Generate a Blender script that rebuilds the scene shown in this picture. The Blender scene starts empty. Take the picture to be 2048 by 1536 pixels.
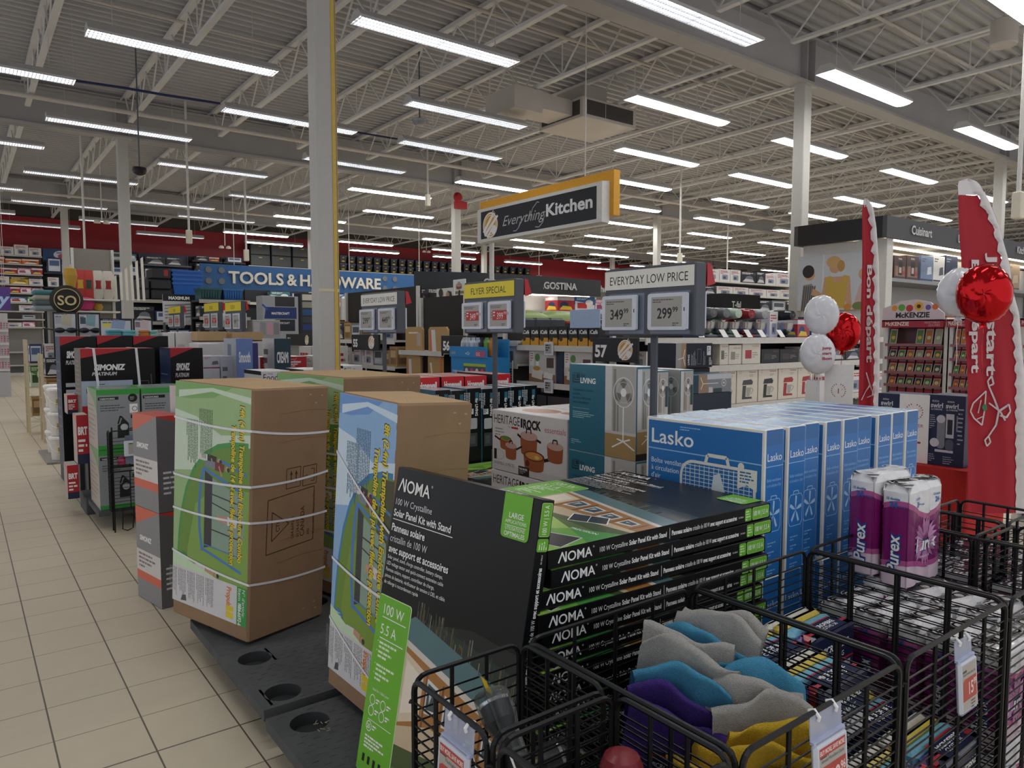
import bpy, math, random
from mathutils import Vector, Matrix

# ---------------------------------------------------------------- camera, world, exposure
S = bpy.context.scene
COL = S.collection
PI = math.pi
FPX, YAW, PITCH, ROLL, EYE = 1455.1, math.radians(37.236), math.radians(3.949), math.radians(0.078), 1.6
FWD = Vector((math.sin(YAW)*math.cos(PITCH), math.cos(YAW)*math.cos(PITCH), -math.sin(PITCH)))
_r = Vector((math.cos(YAW), -math.sin(YAW), 0)); _u = _r.cross(FWD)
RGT = math.cos(ROLL)*_r + math.sin(ROLL)*_u
UPV = -math.sin(ROLL)*_r + math.cos(ROLL)*_u
cam = bpy.data.cameras.new('camera'); cam.sensor_width = 36; cam.sensor_fit = 'HORIZONTAL'
cam.lens = FPX*36/2048; cam.clip_start = .05; cam.clip_end = 300
co = bpy.data.objects.new('camera', cam); COL.objects.link(co)
co.matrix_world = Matrix(((RGT.x, UPV.x, -FWD.x, 0), (RGT.y, UPV.y, -FWD.y, 0), (RGT.z, UPV.z, -FWD.z, EYE), (0, 0, 0, 1)))
S.camera = co
S.view_settings.view_transform = 'Standard'; S.view_settings.look = 'None'
S.view_settings.exposure = 1.05; S.view_settings.gamma = 1; S.view_settings.use_curve_mapping = False
LAMP = 9.0            # strength of a ceiling fixture's diffuser
W = bpy.data.worlds.new('world'); S.world = W; W.use_nodes = True
W.node_tree.nodes['Background'].inputs[0].default_value = (.9, .93, 1, 1)
W.node_tree.nodes['Background'].inputs[1].default_value = .42
try:
    S.cycles.max_bounces = 6; S.cycles.diffuse_bounces = 4; S.cycles.glossy_bounces = 3
    S.cycles.transparent_max_bounces = 8; S.cycles.caustics_reflective = False; S.cycles.caustics_refractive = False
except Exception: pass

def at(px, py, x=None, y=None, z=None):
    "where the sight line through pixel (px,py) of the photograph meets a plane of constant x, y or z"
    d = FWD + RGT*((px-1024)/FPX) - UPV*((py-768)/FPX)
    t = (z-EYE)/d.z if z is not None else (x/d.x if x is not None else y/d.y)
    return Vector((0, 0, EYE)) + d*t

# ---------------------------------------------------------------- materials
def lin(h):
    h = h.lstrip('#')
    if len(h) == 3: h = ''.join(c*2 for c in h)
    o = []
    for i in (0, 2, 4):
        c = int(h[i:i+2], 16)/255
        o.append(c/12.92 if c <= .04045 else ((c+.055)/1.055)**2.4)
    return (o[0], o[1], o[2], 1)
MATS = {}
def mt(name, col, r=.5, me=0, var=.05, sc=25, bump=0, bsc=None, em=0, tr=0, al=1, coat=0, st=None, ior=1.45):
    if name in MATS: return MATS[name]
    m = bpy.data.materials.new(name); m.use_nodes = True
    N = m.node_tree.nodes; L = m.node_tree.links; b = N['Principled BSDF']
    c = lin(col) if isinstance(col, str) else col
    tc = N.new('ShaderNodeTexCoord'); no = N.new('ShaderNodeTexNoise'); no.inputs['Scale'].default_value = sc; no.inputs['Detail'].default_value = 3
    if st:
        mp = N.new('ShaderNodeMapping'); mp.inputs['Scale'].default_value = st
        L.new(tc.outputs['Object'], mp.inputs[0]); L.new(mp.outputs[0], no.inputs['Vector'])
    else: L.new(tc.outputs['Object'], no.inputs['Vector'])
    mr = N.new('ShaderNodeMapRange'); mr.inputs[1].default_value = .25; mr.inputs[2].default_value = .75
    mr.inputs[3].default_value = 1-var; mr.inputs[4].default_value = 1+var
    L.new(no.outputs['Fac'], mr.inputs[0])
    mx = N.new('ShaderNodeMix'); mx.data_type = 'RGBA'; mx.blend_type = 'MULTIPLY'; mx.inputs[0].default_value = 1
    mx.inputs[6].default_value = c; L.new(mr.outputs[0], mx.inputs[7]); L.new(mx.outputs[2], b.inputs['Base Color'])
    b.inputs['Roughness'].default_value = r; b.inputs['Metallic'].default_value = me; b.inputs['IOR'].default_value = ior
    if coat: b.inputs['Coat Weight'].default_value = coat; b.inputs['Coat Roughness'].default_value = .12
    if tr: b.inputs['Transmission Weight'].default_value = tr
    if al < 1: b.inputs['Alpha'].default_value = al
    if em:
        b.inputs['Emission Color'].default_value = c; b.inputs['Emission Strength'].default_value = em
    if bump:
        nb = N.new('ShaderNodeTexNoise'); nb.inputs['Scale'].default_value = bsc or sc*4; nb.inputs['Detail'].default_value = 4
        L.new(tc.outputs['Object'], nb.inputs['Vector'])
        bp = N.new('ShaderNodeBump'); bp.inputs['Strength'].default_value = bump; bp.inputs['Distance'].default_value = .01
        L.new(nb.outputs['Fac'], bp.inputs['Height']); L.new(bp.outputs[0], b.inputs['Normal'])
    MATS[name] = m; return m
def p(h, r=.42): return mt('print_'+h+('' if r == .42 else '_%d' % (r*100)), h, r=r, var=.03)
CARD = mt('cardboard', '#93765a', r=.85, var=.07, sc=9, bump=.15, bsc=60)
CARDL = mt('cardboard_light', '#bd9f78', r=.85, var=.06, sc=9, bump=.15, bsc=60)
BLKM = mt('black_metal', '#26282b', r=.45, me=.3)
WIRE = mt('black_wire', '#1b1c1e', r=.38, me=.4)
GREYM = mt('grey_metal', '#5b6068', r=.5, me=.2)
WHTM = mt('white_metal', '#d8d6d0', r=.45)
WHT = p('#f1f0ee'); BLK = p('#151617'); GRN = p('#6cb52d'); RED = p('#b3222b'); NAVY = p('#1f2744')
GLOSSB = mt('gloss_black_card', '#0f1011', r=.3, var=.1, sc=6, ior=1.35)
STRAPM = mt('white_strap', '#e6e6ea', r=.35)
CLEAR = mt('clear_plastic', '#ffffff', r=.08, tr=1, ior=1.15, var=0)
STEEL = mt('brushed_steel', '#b9bcc0', r=.25, me=1)

# ---------------------------------------------------------------- mesh builder
TXT = {}
def glyphs(s, bold=0, shear=0):
    k = (s, bold, shear)
    if k in TXT: return TXT[k]
    cu = bpy.data.curves.new('t', 'FONT'); cu.body = s; cu.size = 1; cu.resolution_u = 3; cu.offset = bold; cu.shear = shear; cu.fill_mode = 'FRONT'
    ob = bpy.data.objects.new('t', cu); me = ob.to_mesh()
    v = [(q.co.x, q.co.y) for q in me.vertices]; f = [tuple(q.vertices) for q in me.polygons]
    ob.to_mesh_clear(); bpy.data.objects.remove(ob); bpy.data.curves.remove(cu)
    if v:
        x0 = min(a[0] for a in v); x1 = max(a[0] for a in v)
        v = [(a[0]-x0, a[1]) for a in v]; w = x1-x0
    else: w = .1
    TXT[k] = (v, f, w); return TXT[k]
CAP = .73
class Face:
    "a flat printed face: u to the right, v up, each new layer a hair above the last"
    def __init__(s, mb, O, U, V, w, h, e=.00002):
        s.mb = mb; s.O = Vector(O); s.U = Vector(U).normalized(); s.V = Vector(V).normalized(); s.N = s.U.cross(s.V); s.w = w; s.h = h; s.k = 1; s.e = e
    def pt(s, u, v): return s.O + s.U*u + s.V*v + s.N*(s.e*s.k)
    def up(s): s.k += 1; return s
    def poly(s, pts, m): s.up(); s.mb.poly([s.pt(*q) for q in pts], m); return s
    def rect(s, a, b, c, d, m): return s.poly([(a, b), (c, b), (c, d), (a, d)], m)
    def rrect(s, a, b, c, d, r, m):
        q = []
        for cx, cy, t in ((c-r, d-r, 0), (a+r, d-r, 90), (a+r, b+r, 180), (c-r, b+r, 270)):
            for i in range(4):
                t2 = math.radians(t+i*30); q.append((cx+r*math.cos(t2), cy+r*math.sin(t2)))
        return s.poly(q, m)
    def disc(s, u, v, ru, m, rv=None, n=20, a0=0, a1=360):
        rv = rv or ru
        return s.poly([(u+ru*math.cos(math.radians(a0+(a1-a0)*i/n)), v+rv*math.sin(math.radians(a0+(a1-a0)*i/n))) for i in range(n+(a1-a0 < 360))], m)
    def ring(s, u, v, r, t, m, n=24, rv=None):
        s.up(); rv = rv or r; k = 1-t/r
        for i in range(n):
            a, b = 2*PI*i/n, 2*PI*(i+1)/n
            s.mb.poly([s.pt(u+r*math.cos(a), v+rv*math.sin(a)), s.pt(u+r*math.cos(b), v+rv*math.sin(b)), s.pt(u+r*k*math.cos(b), v+rv*k*math.sin(b)), s.pt(u+r*k*math.cos(a), v+rv*k*math.sin(a))], m)
        return s
    def line(s, pts, t, m):
        s.up()
        for (a, b), (c, d) in zip(pts, pts[1:]):
            L = math.hypot(c-a, d-b) or 1; nx, ny = -(d-b)/L*t/2, (c-a)/L*t/2
            s.mb.poly([s.pt(a-nx, b-ny), s.pt(c-nx, d-ny), s.pt(c+nx, d+ny), s.pt(a+nx, b+ny)], m)
        return s
    def text(s, u, v, t, h, m, al='l', w=None, bold=0, rot=0, shear=0, max=None):
        V, F, tw = glyphs(t, bold, shear); k = h/CAP; kx = k
        if w: kx = w/tw
        if max and tw*kx > max: kx = max/tw
        off = {'l': 0, 'c': -tw*kx/2, 'r': -tw*kx}[al]
        cs, sn = math.cos(math.radians(rot)), math.sin(math.radians(rot)); s.up(); q = []
        for x, y in V:
            x = x*kx+off; y *= k; q.append(s.pt(u+x*cs-y*sn, v+x*sn+y*cs))
        s.mb.raw(q, F, m); return s
    def lines(s, u, v, w, n, dv, h, m, seed=1, rot=0):
        "rows of print too small to read"
        R = random.Random(seed); s.up(); cs, sn = math.cos(math.radians(rot)), math.sin(math.radians(rot))
        for i in range(n):
            x = 0; end = w*R.uniform(.7, 1) if i < n-1 else w*R.uniform(.3, .7); y = -i*dv
            while x < end:
                l = h*R.uniform(1.2, 4.5)
                q = [(x, y), (min(x+l, end), y), (min(x+l, end), y+h), (x, y+h)]
                s.mb.poly([s.pt(u+a*cs-b*sn, v+a*sn+b*cs) for a, b in q], m); x += l+h*.5
        return s
class MB:
    def __init__(s): s.v = []; s.f = []; s.mi = []; s.ms = []; s.sm = []; s._smooth = False
    def slot(s, m):
        if m not in s.ms: s.ms.append(m)
        return s.ms.index(m)
    def raw(s, V, F, m):
        b = len(s.v); s.v += [tuple(q) for q in V]; k = s.slot(m)
        for f in F: s.f.append(tuple(b+i for i in f)); s.mi.append(k); s.sm.append(s._smooth)
    def poly(s, pts, m): s.raw(pts, [tuple(range(len(pts)))], m)
    def box(s, a, b, c, d, e, f, m, top=None):
        V = [(a, b, c), (d, b, c), (d, e, c), (a, e, c), (a, b, f), (d, b, f), (d, e, f), (a, e, f)]
        s.raw(V, [(0, 3, 2, 1), (0, 1, 5, 4), (1, 2, 6, 5), (2, 3, 7, 6), (3, 0, 4, 7)], m); s.raw(V[4:], [(0, 1, 2, 3)], top or m); return s
    def cbox(s, a, b, c, d, e, f, m, k=.004, top=None):
        "box with its edges eased"
        def ring(i, z): return [(a+i+k, b+i, z), (d-i-k, b+i, z), (d-i, b+i+k, z), (d-i, e-i-k, z), (d-i-k, e-i, z), (a+i+k, e-i, z), (a+i, e-i-k, z), (a+i, b+i+k, z)]
        s.rings([ring(k, c), ring(0, c+k), ring(0, f-k), ring(k, f)], m, cap=True, topm=top); return s
    def rings(s, R, m, cap=False, closed=True, topm=None, ms=None):
        n = len(R[0])
        for i, (A, B) in enumerate(zip(R, R[1:])):
            V = list(A)+list(B); F = [(j, (j+1) % n, n+(j+1) % n, n+j) for j in range(n if closed else n-1)]
            s.raw(V, F, ms[i] if ms else m)
        if cap:
            s.raw(R[0], [tuple(range(n-1, -1, -1))], ms[0] if ms else m); s.raw(R[-1], [tuple(range(n))], topm or (ms[-1] if ms else m))
        return s
    def tube(s, A, B, r, m, n=5, r2=None): return s.path([A, B], r, m, n, r2=r2)
    def path(s, pts, r, m, n=5, closed=False, r2=None):
        P = [Vector(q) for q in pts]; R = []; up = None; N = len(P)
        for i, q in enumerate(P):
            if closed: t = P[(i+1) % N]-P[i-1]
            else: t = P[min(i+1, N-1)]-P[max(i-1, 0)]
            t.normalize()
            if up is None: up = Vector((0, 0, 1)) if abs(t.z) < .9 else Vector((1, 0, 0))
            a = t.cross(up)
            if a.length < 1e-6: a = t.cross(Vector((0, 1, 0)))
            a.normalize(); b = a.cross(t); up = b
            rr = r if r2 is None else r+(r2-r)*i/max(1, N-1)
            R.append([q+a*(rr*math.cos(2*PI*k/n+PI/n))-b*(rr*math.sin(2*PI*k/n+PI/n)) for k in range(n)])
        if closed: R.append(R[0])
        s.rings(R, m, cap=not closed); return s
    def lathe(s, prof, c, m, n=16, ms=None, cap=True):
        cx, cy, cz = c
        s.rings([[(cx+r*math.cos(2*PI*k/n), cy+r*math.sin(2*PI*k/n), cz+z) for k in range(n)] for r, z in prof], m, cap=cap, ms=ms); return s
    def grid(s, fn, nu, nv, m, closed_u=False):
        V = [fn(i/nu, j/nv) for j in range(nv+1) for i in range(nu+(0 if closed_u else 1))]
        k = nu if closed_u else nu+1; F = []
        for j in range(nv):
            for i in range(nu): F.append((j*k+i, j*k+(i+1) % k, (j+1)*k+(i+1) % k, (j+1)*k+i))
        s.raw(V, F, m); return s
    def smooth(s, on=True): s._smooth = on; return s
    # faces of the box -w/2..w/2, -d/2..d/2, 0..h
    def front(s, w, d, h, z=0): return Face(s, (-w/2, -d/2, z), (1, 0, 0), (0, 0, 1), w, h)
    def left(s, w, d, h, z=0): return Face(s, (-w/2, d/2, z), (0, -1, 0), (0, 0, 1), d, h)
    def right(s, w, d, h, z=0): return Face(s, (w/2, -d/2, z), (0, 1, 0), (0, 0, 1), d, h)
    def top(s, w, d, h): return Face(s, (-w/2, -d/2, h), (1, 0, 0), (0, 1, 0), w, d)
    def obj(s, name, parent=None, loc=(0, 0, 0), rz=0, smooth=False):
        me = bpy.data.meshes.new(name); me.from_pydata(s.v, [], s.f)
        for m in s.ms: me.materials.append(m)
        me.polygons.foreach_set('material_index', s.mi)
        me.polygons.foreach_set('use_smooth', [smooth or q for q in s.sm])
        me.update(); o = bpy.data.objects.new(name, me); COL.objects.link(o)
        o.location = loc; o.rotation_euler = (0, 0, rz)
        if parent: o.parent = parent
        return o
def short(s):
    'trim a label to at most sixteen words'
    for a, b in ((' from the left', ' from left'), (' from the bottom', ' from bottom'), (' from the top', ' from top'), (' on the ', ' on '), (' of the ', ' of '), (' in the ', ' in '), (' at the ', ' at '), (' the ', ' ')):
        if len(s.split()) <= 16: break
        s = s.replace(a, b)
    return s
def tag(o, label, cat, group=None, kind=None):
    label = short(label)
    o['label'] = label; o['category'] = cat
    if group: o['group'] = group
    if kind: o['kind'] = kind
    return o
def struct(o): o['kind'] = 'structure'; return o
def thing(name, label, cat, loc=(0, 0, 0), rz=0, group=None):
    o = bpy.data.objects.new(name, None); o.empty_display_size = .1; COL.objects.link(o)
    o.location = loc; o.rotation_euler = (0, 0, rz); return tag(o, label, cat, group)
def dup(o, label=None, loc=None, rz=None, group=None):
    c = o.copy(); COL.objects.link(c)
    if label: c['label'] = short(label)
    if group: c['group'] = group
    if loc is not None: c.location = loc
    if rz is not None: c.rotation_euler = (0, 0, rz)
    for ch in list(o.children):
        d = ch.copy(); COL.objects.link(d); d.parent = c
        for g in list(ch.children):
            e = g.copy(); COL.objects.link(e); e.parent = d
    return c
ORD = 'first second third fourth fifth sixth seventh eighth ninth tenth eleventh twelfth thirteenth fourteenth fifteenth sixteenth seventeenth eighteenth nineteenth twentieth'.split()
ORD += ['twenty-'+q for q in ORD[:9]] + ['thirtieth'] + ['thirty-'+q for q in ORD[:9]] + ['fortieth'] + ['forty-'+q for q in ORD[:9]]
def rot2(x, y, a): return (x*math.cos(a)-y*math.sin(a), x*math.sin(a)+y*math.cos(a))
# ================================================================ the building
def floor_mat():
    m = bpy.data.materials.new('beige_floor_tile'); m.use_nodes = True; N = m.node_tree.nodes; L = m.node_tree.links; b = N['Principled BSDF']
    tc = N.new('ShaderNodeTexCoord'); sp = N.new('ShaderNodeSeparateXYZ'); L.new(tc.outputs['Object'], sp.inputs[0])
    def M(op, a, c=None, d=None):
        n = N.new('ShaderNodeMath'); n.operation = op
        for i, q in enumerate((a, c, d)):
            if q is None: continue
            if isinstance(q, (int, float)): n.inputs[i].default_value = q
            else: L.new(q, n.inputs[i])
        return n.outputs[0]
    ds, cells = [], []
    for ax, c0, w, t in (('X', .2354, .3092, .0032), ('Y', 4.535, .3143, .0021)):
        g = M('DIVIDE', M('SUBTRACT', sp.outputs[ax], c0), w); fr = M('FRACT', g); cells.append(M('FLOOR', g))
        dd = M('MULTIPLY', M('MINIMUM', fr, M('SUBTRACT', 1, fr)), w); ds.append(M('LESS_THAN', dd, t))
    g = M('DIVIDE', M('SUBTRACT', sp.outputs['Y'], 2.963), .3143*7); fr = M('FRACT', g)   # wider movement joints
    ds.append(M('LESS_THAN', M('MULTIPLY', M('MINIMUM', fr, M('SUBTRACT', 1, fr)), .3143*7), .0042))
    gr = M('MAXIMUM', M('MAXIMUM', ds[0], ds[1]), ds[2])
    cv = N.new('ShaderNodeCombineXYZ'); L.new(cells[0], cv.inputs[0]); L.new(cells[1], cv.inputs[1])
    wn = N.new('ShaderNodeTexWhiteNoise'); L.new(cv.outputs[0], wn.inputs[0])
    no = N.new('ShaderNodeTexNoise'); no.inputs['Scale'].default_value = 9; no.inputs['Detail'].default_value = 6; L.new(tc.outputs['Object'], no.inputs['Vector'])
    v = M('ADD', M('MULTIPLY', wn.outputs['Value'], .05), M('MULTIPLY', no.outputs['Fac'], .10)); v = M('ADD', v, .90)
    mx = N.new('ShaderNodeMix'); mx.data_type = 'RGBA'; mx.blend_type = 'MULTIPLY'; mx.inputs[0].default_value = 1
    mx.inputs[6].default_value = lin('#cfc2ab'); L.new(v, mx.inputs[7])
    m2 = N.new('ShaderNodeMix'); m2.data_type = 'RGBA'; L.new(gr, m2.inputs[0]); L.new(mx.outputs[2], m2.inputs[6]); m2.inputs[7].default_value = lin('#5f564c')
    L.new(m2.outputs[2], b.inputs['Base Color']); b.inputs['Roughness'].default_value = .42
    return m
mb = MB(); mb.poly([(-8, -5, 0), (52, -5, 0), (52, 36, 0), (-8, 36, 0)], floor_mat()); struct(mb.obj('floor'))

DECK = mt('ceiling_deck_paint', '#b3b2b3', r=.6, var=.05, sc=.7)
JST = mt('joist_paint', '#d6d5d4', r=.55, var=.05, sc=2)
BEAMP = mt('beam_paint', '#aaa8a7', r=.55, var=.05, sc=2)
# corrugated roof deck, ribs running across the aisle
prof = []; y = -5.0
while y < 36:
    prof += [(y, 6.72), (y+.07, 6.72), (y+.09, 6.78), (y+.19, 6.78)]; y += .21
mb = MB(); mb.rings([[(-8, a, z) for a, z in prof], [(52, a, z) for a, z in prof]], DECK, closed=False)
struct(mb.obj('ceiling'))
# open-web steel joists running along the aisle, one bay long
BEAMY = (-3.75, 7.1, 17.95, 28.8)
def joist(L):
    m = MB(); m.box(-.05, 0, .60, .05, L, .67, JST); m.box(-.045, .55, 0, .045, L-.55, .05, JST)
    n = int((L-1.1)/1.0); st = (L-1.1)/n
    for i in range(n):
        a = .55+i*st; m.tube((0, a, .05), (0, a+st/2, .60), .016, JST, 4); m.tube((0, a+st/2, .60), (0, a+st, .05), .016, JST, 4)
        if i % 2 == 0: m.tube((0, a, .05), (0, a, .60), .012, JST, 4)
    m.tube((0, .55, .05), (0, .1, .6), .018, JST, 4); m.tube((0, L-.55, .05), (0, L-.1, .6), .018, JST, 4)
    return m
jobs = {}
for b, y0 in enumerate(BEAMY):
    L = 10.85 if b < 3 else 5.2
    if L not in jobs: jobs[L] = joist(L).obj('ceiling_joist'); struct(jobs[L]); first = True
    for k in range(-4, 28):
        x = 1.27+1.82*k
        if first: o = jobs[L]; first = False
        else: o = jobs[L].copy(); COL.objects.link(o)
        o.location = (x, y0, 6.04)
# girders on the column lines
for i, y0 in enumerate(BEAMY):
    m = MB()
    for a, c, d, e in ((-.02, .02, 5.84, 6.56), (-.15, .15, 5.80, 5.845), (-.15, .15, 6.54, 6.58)):
        m.box(-8, y0+a, d, 52, y0+c, e, BEAMP)
    for k in range(-1, 6):
        for dx in (-.12, .12): m.box(3+8.6*k+dx-.008, y0-.14, 5.845, 3+8.6*k+dx+.008, y0+.14, 6.54, BEAMP)
    struct(m.obj('ceiling_beam'))
COLP = mt('column_paint', '#bdbbb6', r=.4, var=.03)
YEL = mt('yellow_strip', '#d9b545', r=.5)
for iy, y0 in enumerate(BEAMY[1:]):
    for k in range(-1, 6):
        m = MB(); h = .105; m.cbox(-h, -h, 0, h, h, 5.80, COLP, .012); m.box(-.18, -.18, 0, .18, .18, .02, COLP); m.box(-.17, -.15, 5.77, .17, .15, 5.80, COLP)
        o = struct(m.obj('column', loc=(3+8.6*k, y0, 0)))
        if iy == 0 and k == 0:
            m = MB(); m.box(.055, -.112, .3, .085, -.106, 5.7, YEL); m.box(.106, -.1, .3, .112, -.06, 5.7, YEL)
            m.box(-.108, -.1085, 2.02, .108, -.1062, 2.05, p('#d8cfae')); m.obj('yellow_tape', o)
# walls
RWALL = mt('red_wall_paint', '#97202a', r=.5, var=.05, sc=.4)
LWALL = mt('pale_wall_paint', '#8d8a86', r=.7)
m = MB(); m.box(-8, 34.2, 0, 52, 34.4, 5.0, LWALL); m.box(-8, 34.1, 4.6, 52, 34.4, 6.1, RWALL); m.box(-8, 34.2, 6.1, 52, 34.4, 6.76, mt('dark_soffit', '#4a4744'))
struct(m.obj('wall_back'))
m = MB(); m.box(48, -5, 0, 48.2, 34.2, 4.6, LWALL); m.box(47.9, -5, 4.6, 48.2, 34.2, 6.1, RWALL); m.box(48, -5, 6.1, 48.2, 34.2, 6.76, LWALL)
struct(m.obj('wall_right'))
# sprinkler mains and conduits across the bays
PIPE = mt('pipe_paint', '#c9c2ba', r=.45)
for i, (yy, zz, r, name, lab, pm) in enumerate((
    (16.4, 5.98, .045, 'sprinkler_pipe', 'pale sprinkler pipe crossing under the joists just before the second beam', PIPE),
    (9.6, 6.62, .03, 'sprinkler_pipe', 'thin pale sprinkler pipe near the deck behind the first beam', PIPE),
    (12.9, 6.62, .025, 'sprinkler_pipe', 'thin pale sprinkler pipe near the deck mid bay', PIPE),
    (27.4, 5.98, .045, 'sprinkler_pipe', 'pale sprinkler pipe crossing just before the farthest beam', PIPE),
    (5.9, 6.55, .03, 'sprinkler_pipe', 'pale pipe near the deck in front of the first beam', PIPE),
    (2.4, 6.1, .025, 'sprinkler_pipe', 'pale pipe under the joists nearest the camera at right', PIPE))):
    m = MB(); m.tube((-8, yy, zz), (50, yy, zz), r, pm, 8); tag(m.obj(name, smooth=True), lab, 'pipe')
m = MB(); pts = [at(150, 160, z=6.0)+Vector((0, 0, 0))]
c0 = [(148, 161), (250, 176), (330, 190), (440, 207)]
P = [at(a, b, y=13.6) for a, b in c0]; m.path(P, .022, p('#1d2c5c'), 6)
for q in P[::3]: m.tube(q, (q.x, q.y, 6.72), .004, PIPE, 4)
tag(m.obj('cable'), 'dark blue cable sagging between two ceiling lights at upper left', 'cable')
m = MB(); P = [at(a, b, y=16.0) for a, b in ((705, 263), (740, 269), (800, 279))]; m.path(P, .022, p('#1d2c5c'), 6); m.tube(P[1], (P[1].x, 16, 6.72), .004, PIPE, 4)
tag(m.obj('cable'), 'dark blue cable right of the big column near the ceiling', 'cable')

# ---------------------------------------------------------------- ceiling lights
LENS = mt('fixture_diffuser', '#ffffff', var=0, em=LAMP)
MATS['fixture_diffuser'].node_tree.nodes['Principled BSDF'].inputs['Emission Color'].default_value = (1, .985, .955, 1)
HOUS = mt('fixture_housing', '#b9b8b6', r=.4)
LOUV = mt('fixture_louver', '#6d7075', r=.5)
def light_meshes(louver):
    P = [(-.15, 0), (-.155, .03), (-.075, .12), (.075, .12), (.155, .03), (.15, 0)]
    m = MB(); m.rings([[(x, a, z) for a, z in P] for x in (0, 2.42)], HOUS, closed=False)
    for x, o in ((0, 1), (2.42, -1)): m.poly([(x, a, z) for a, z in (P if o > 0 else P[::-1])], HOUS)
    h = m; m = MB()
    if louver:
        for a, b in ((.02, 1.2), (1.22, 2.40)):
            m.poly([(a, -.14, .03), (a, .14, .03), (b, .14, .03), (b, -.14, .03)], LENS)
        l = MB()
        for i in range(52):
            x = .03+i*.0462; l.box(x, -.14, 0, x+.004, .14, .024, LOUV)
        for yy in (-.14, -.047, .043, .136): l.box(.01, yy, 0, 2.41, yy+.004, .026, LOUV)
        return h, m, l
    for a, b in ((.015, 1.205), (1.215, 2.405)):
        Q = [(-.145, .0), (-.1, -.022), (0, -.034), (.1, -.022), (.145, 0)]
        m.rings([[(x, yy, z) for yy, z in Q[::-1]] for x in (a, b)], LENS, closed=False)
        for x in (a, b): m.poly([(x, yy, z) for yy, z in Q], LENS)
    return h, m, None
LPROTO = {}
def ceiling_light(x, y, label, louver):
    if louver not in LPROTO:
        t = thing('ceiling_light', label, 'ceiling light', (x, y, 5.4), 0, 'ceiling lights')
        h, d, l = light_meshes(louver); h.obj('housing', t); d.obj('diffuser', t)
        if l: l.obj('louver', t)
        for xx in (.3, 2.1):
            w = MB(); w.tube((xx, 0, .12), (xx, 0, 1.32), .004, PIPE, 4); w.obj('hanger', t)
        LPROTO[louver] = t; return t
    return dup(LPROTO[louver], label, (x, y, 5.4))
rowsx = {0: 1.5, 1: -.75}
meas = {(0, 5.9): [6.05, 10.2, 14.9, 19.4], (1, 8.42): [-.6, 4.0, 8.79, 12.9, 17.25, 21.8], (2, 10.85): [-3.1, 1.45, 6.07, 11.0, 14.85, 19.6, 24.2],
        (3, 13.08): [-.85, 3.75, 7.15, 12.7, 17.1, 20.95, 25.6], (4, 15.55): [-3.1, 1.4, 6.15, 10.1, 15.1, 19.4, 23.9],
        (5, 18.03): [-.85, 3.73, 8.34, 13.0, 17.5, 22.1, 26.6], (6, 20.9): [1.39, 6.1, 10.15, 14.9, 19.5, 24.1, 28.7, 33.2], (7, 23.6): [-.9, 4.0, 8.3, 12.6, 17.1, 21.3, 26.0, 32.1],
        (8, 25.6): [1.38, 5.85, 9.1, 15, 19.6, 24.2, 28.8, 38.1], (9, 28.5): [-.8, 3.4, 8.1, 12.7, 17.2, 25.1, 30, 40.1], (10, 31.1): [1.3, 5.6, 9.7, 14.4, 18.8, 23.2, 29.2]}
for (r, y), xs in meas.items():
    for i, x in enumerate(xs):
        ceiling_light(x, y, '%s ceiling light, %s from left in %s row from the camera' % ('louvered fluorescent' if x < 8 else 'white-lensed fluorescent', ORD[i], ORD[r]), x < 8)
for r, (y, xs) in enumerate(((3.4, (-.8, 3.7, 8.2, 12.8)), (.9, (1.4, 6.0, 10.6)), (-1.6, (-.8, 3.7, 8.2)))):
    for i, x in enumerate(xs): ceiling_light(x, y, 'ceiling light over the near bins, %s from left in %s row toward viewer' % (ORD[i], ORD[r]), x < 8)
# hanging poles: white conduits dropping from the joists
DROP = mt('conduit_white', '#d6d4cf', r=.4)
def drop(px, py0, py1, d, name, label, cat, box=True, r=.024):
    q = at(px, py0, y=d); z1 = at(px, py1, y=d).z
    t = thing(name, label, cat, (q.x, q.y, z1)); m = MB(); m.tube((0, 0, .02), (0, 0, 6.72-z1), r, DROP, 8); m.obj('pole', t, smooth=True)
    if box: m = MB(); m.cbox(-.06, -.05, 0, .06, .05, .3, p('#d9d3c0'), .01); m.obj('outlet_box', t)
for a in ((374, 330, 487, 17.5, 'power_drop', 'white power pole drop with cream box above the left shelving', 'power pole'),
          (490, 400, 522, 19.5, 'power_drop', 'white power pole drop just above the blue department sign', 'power pole'),
          (163, 330, 560, 19.0, 'power_drop', 'white power pole drop between the two left columns', 'power pole'),
          (1362, 380, 530, 12.5, 'power_drop', 'white power pole drop right of the kitchen sign', 'power pole'),
          (1456, 460, 560, 17.0, 'power_drop', 'thin white power pole drop in the distance right of the tall pole', 'power pole'),
          (855, 300, 412, 16.5, 'power_drop', 'white power pole drop with box left of the red bell', 'power pole'),
          (2043, 270, 440, 3.2, 'power_drop', 'white power pole drop at the right edge beyond the big flag', 'power pole')): drop(*a)
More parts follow.
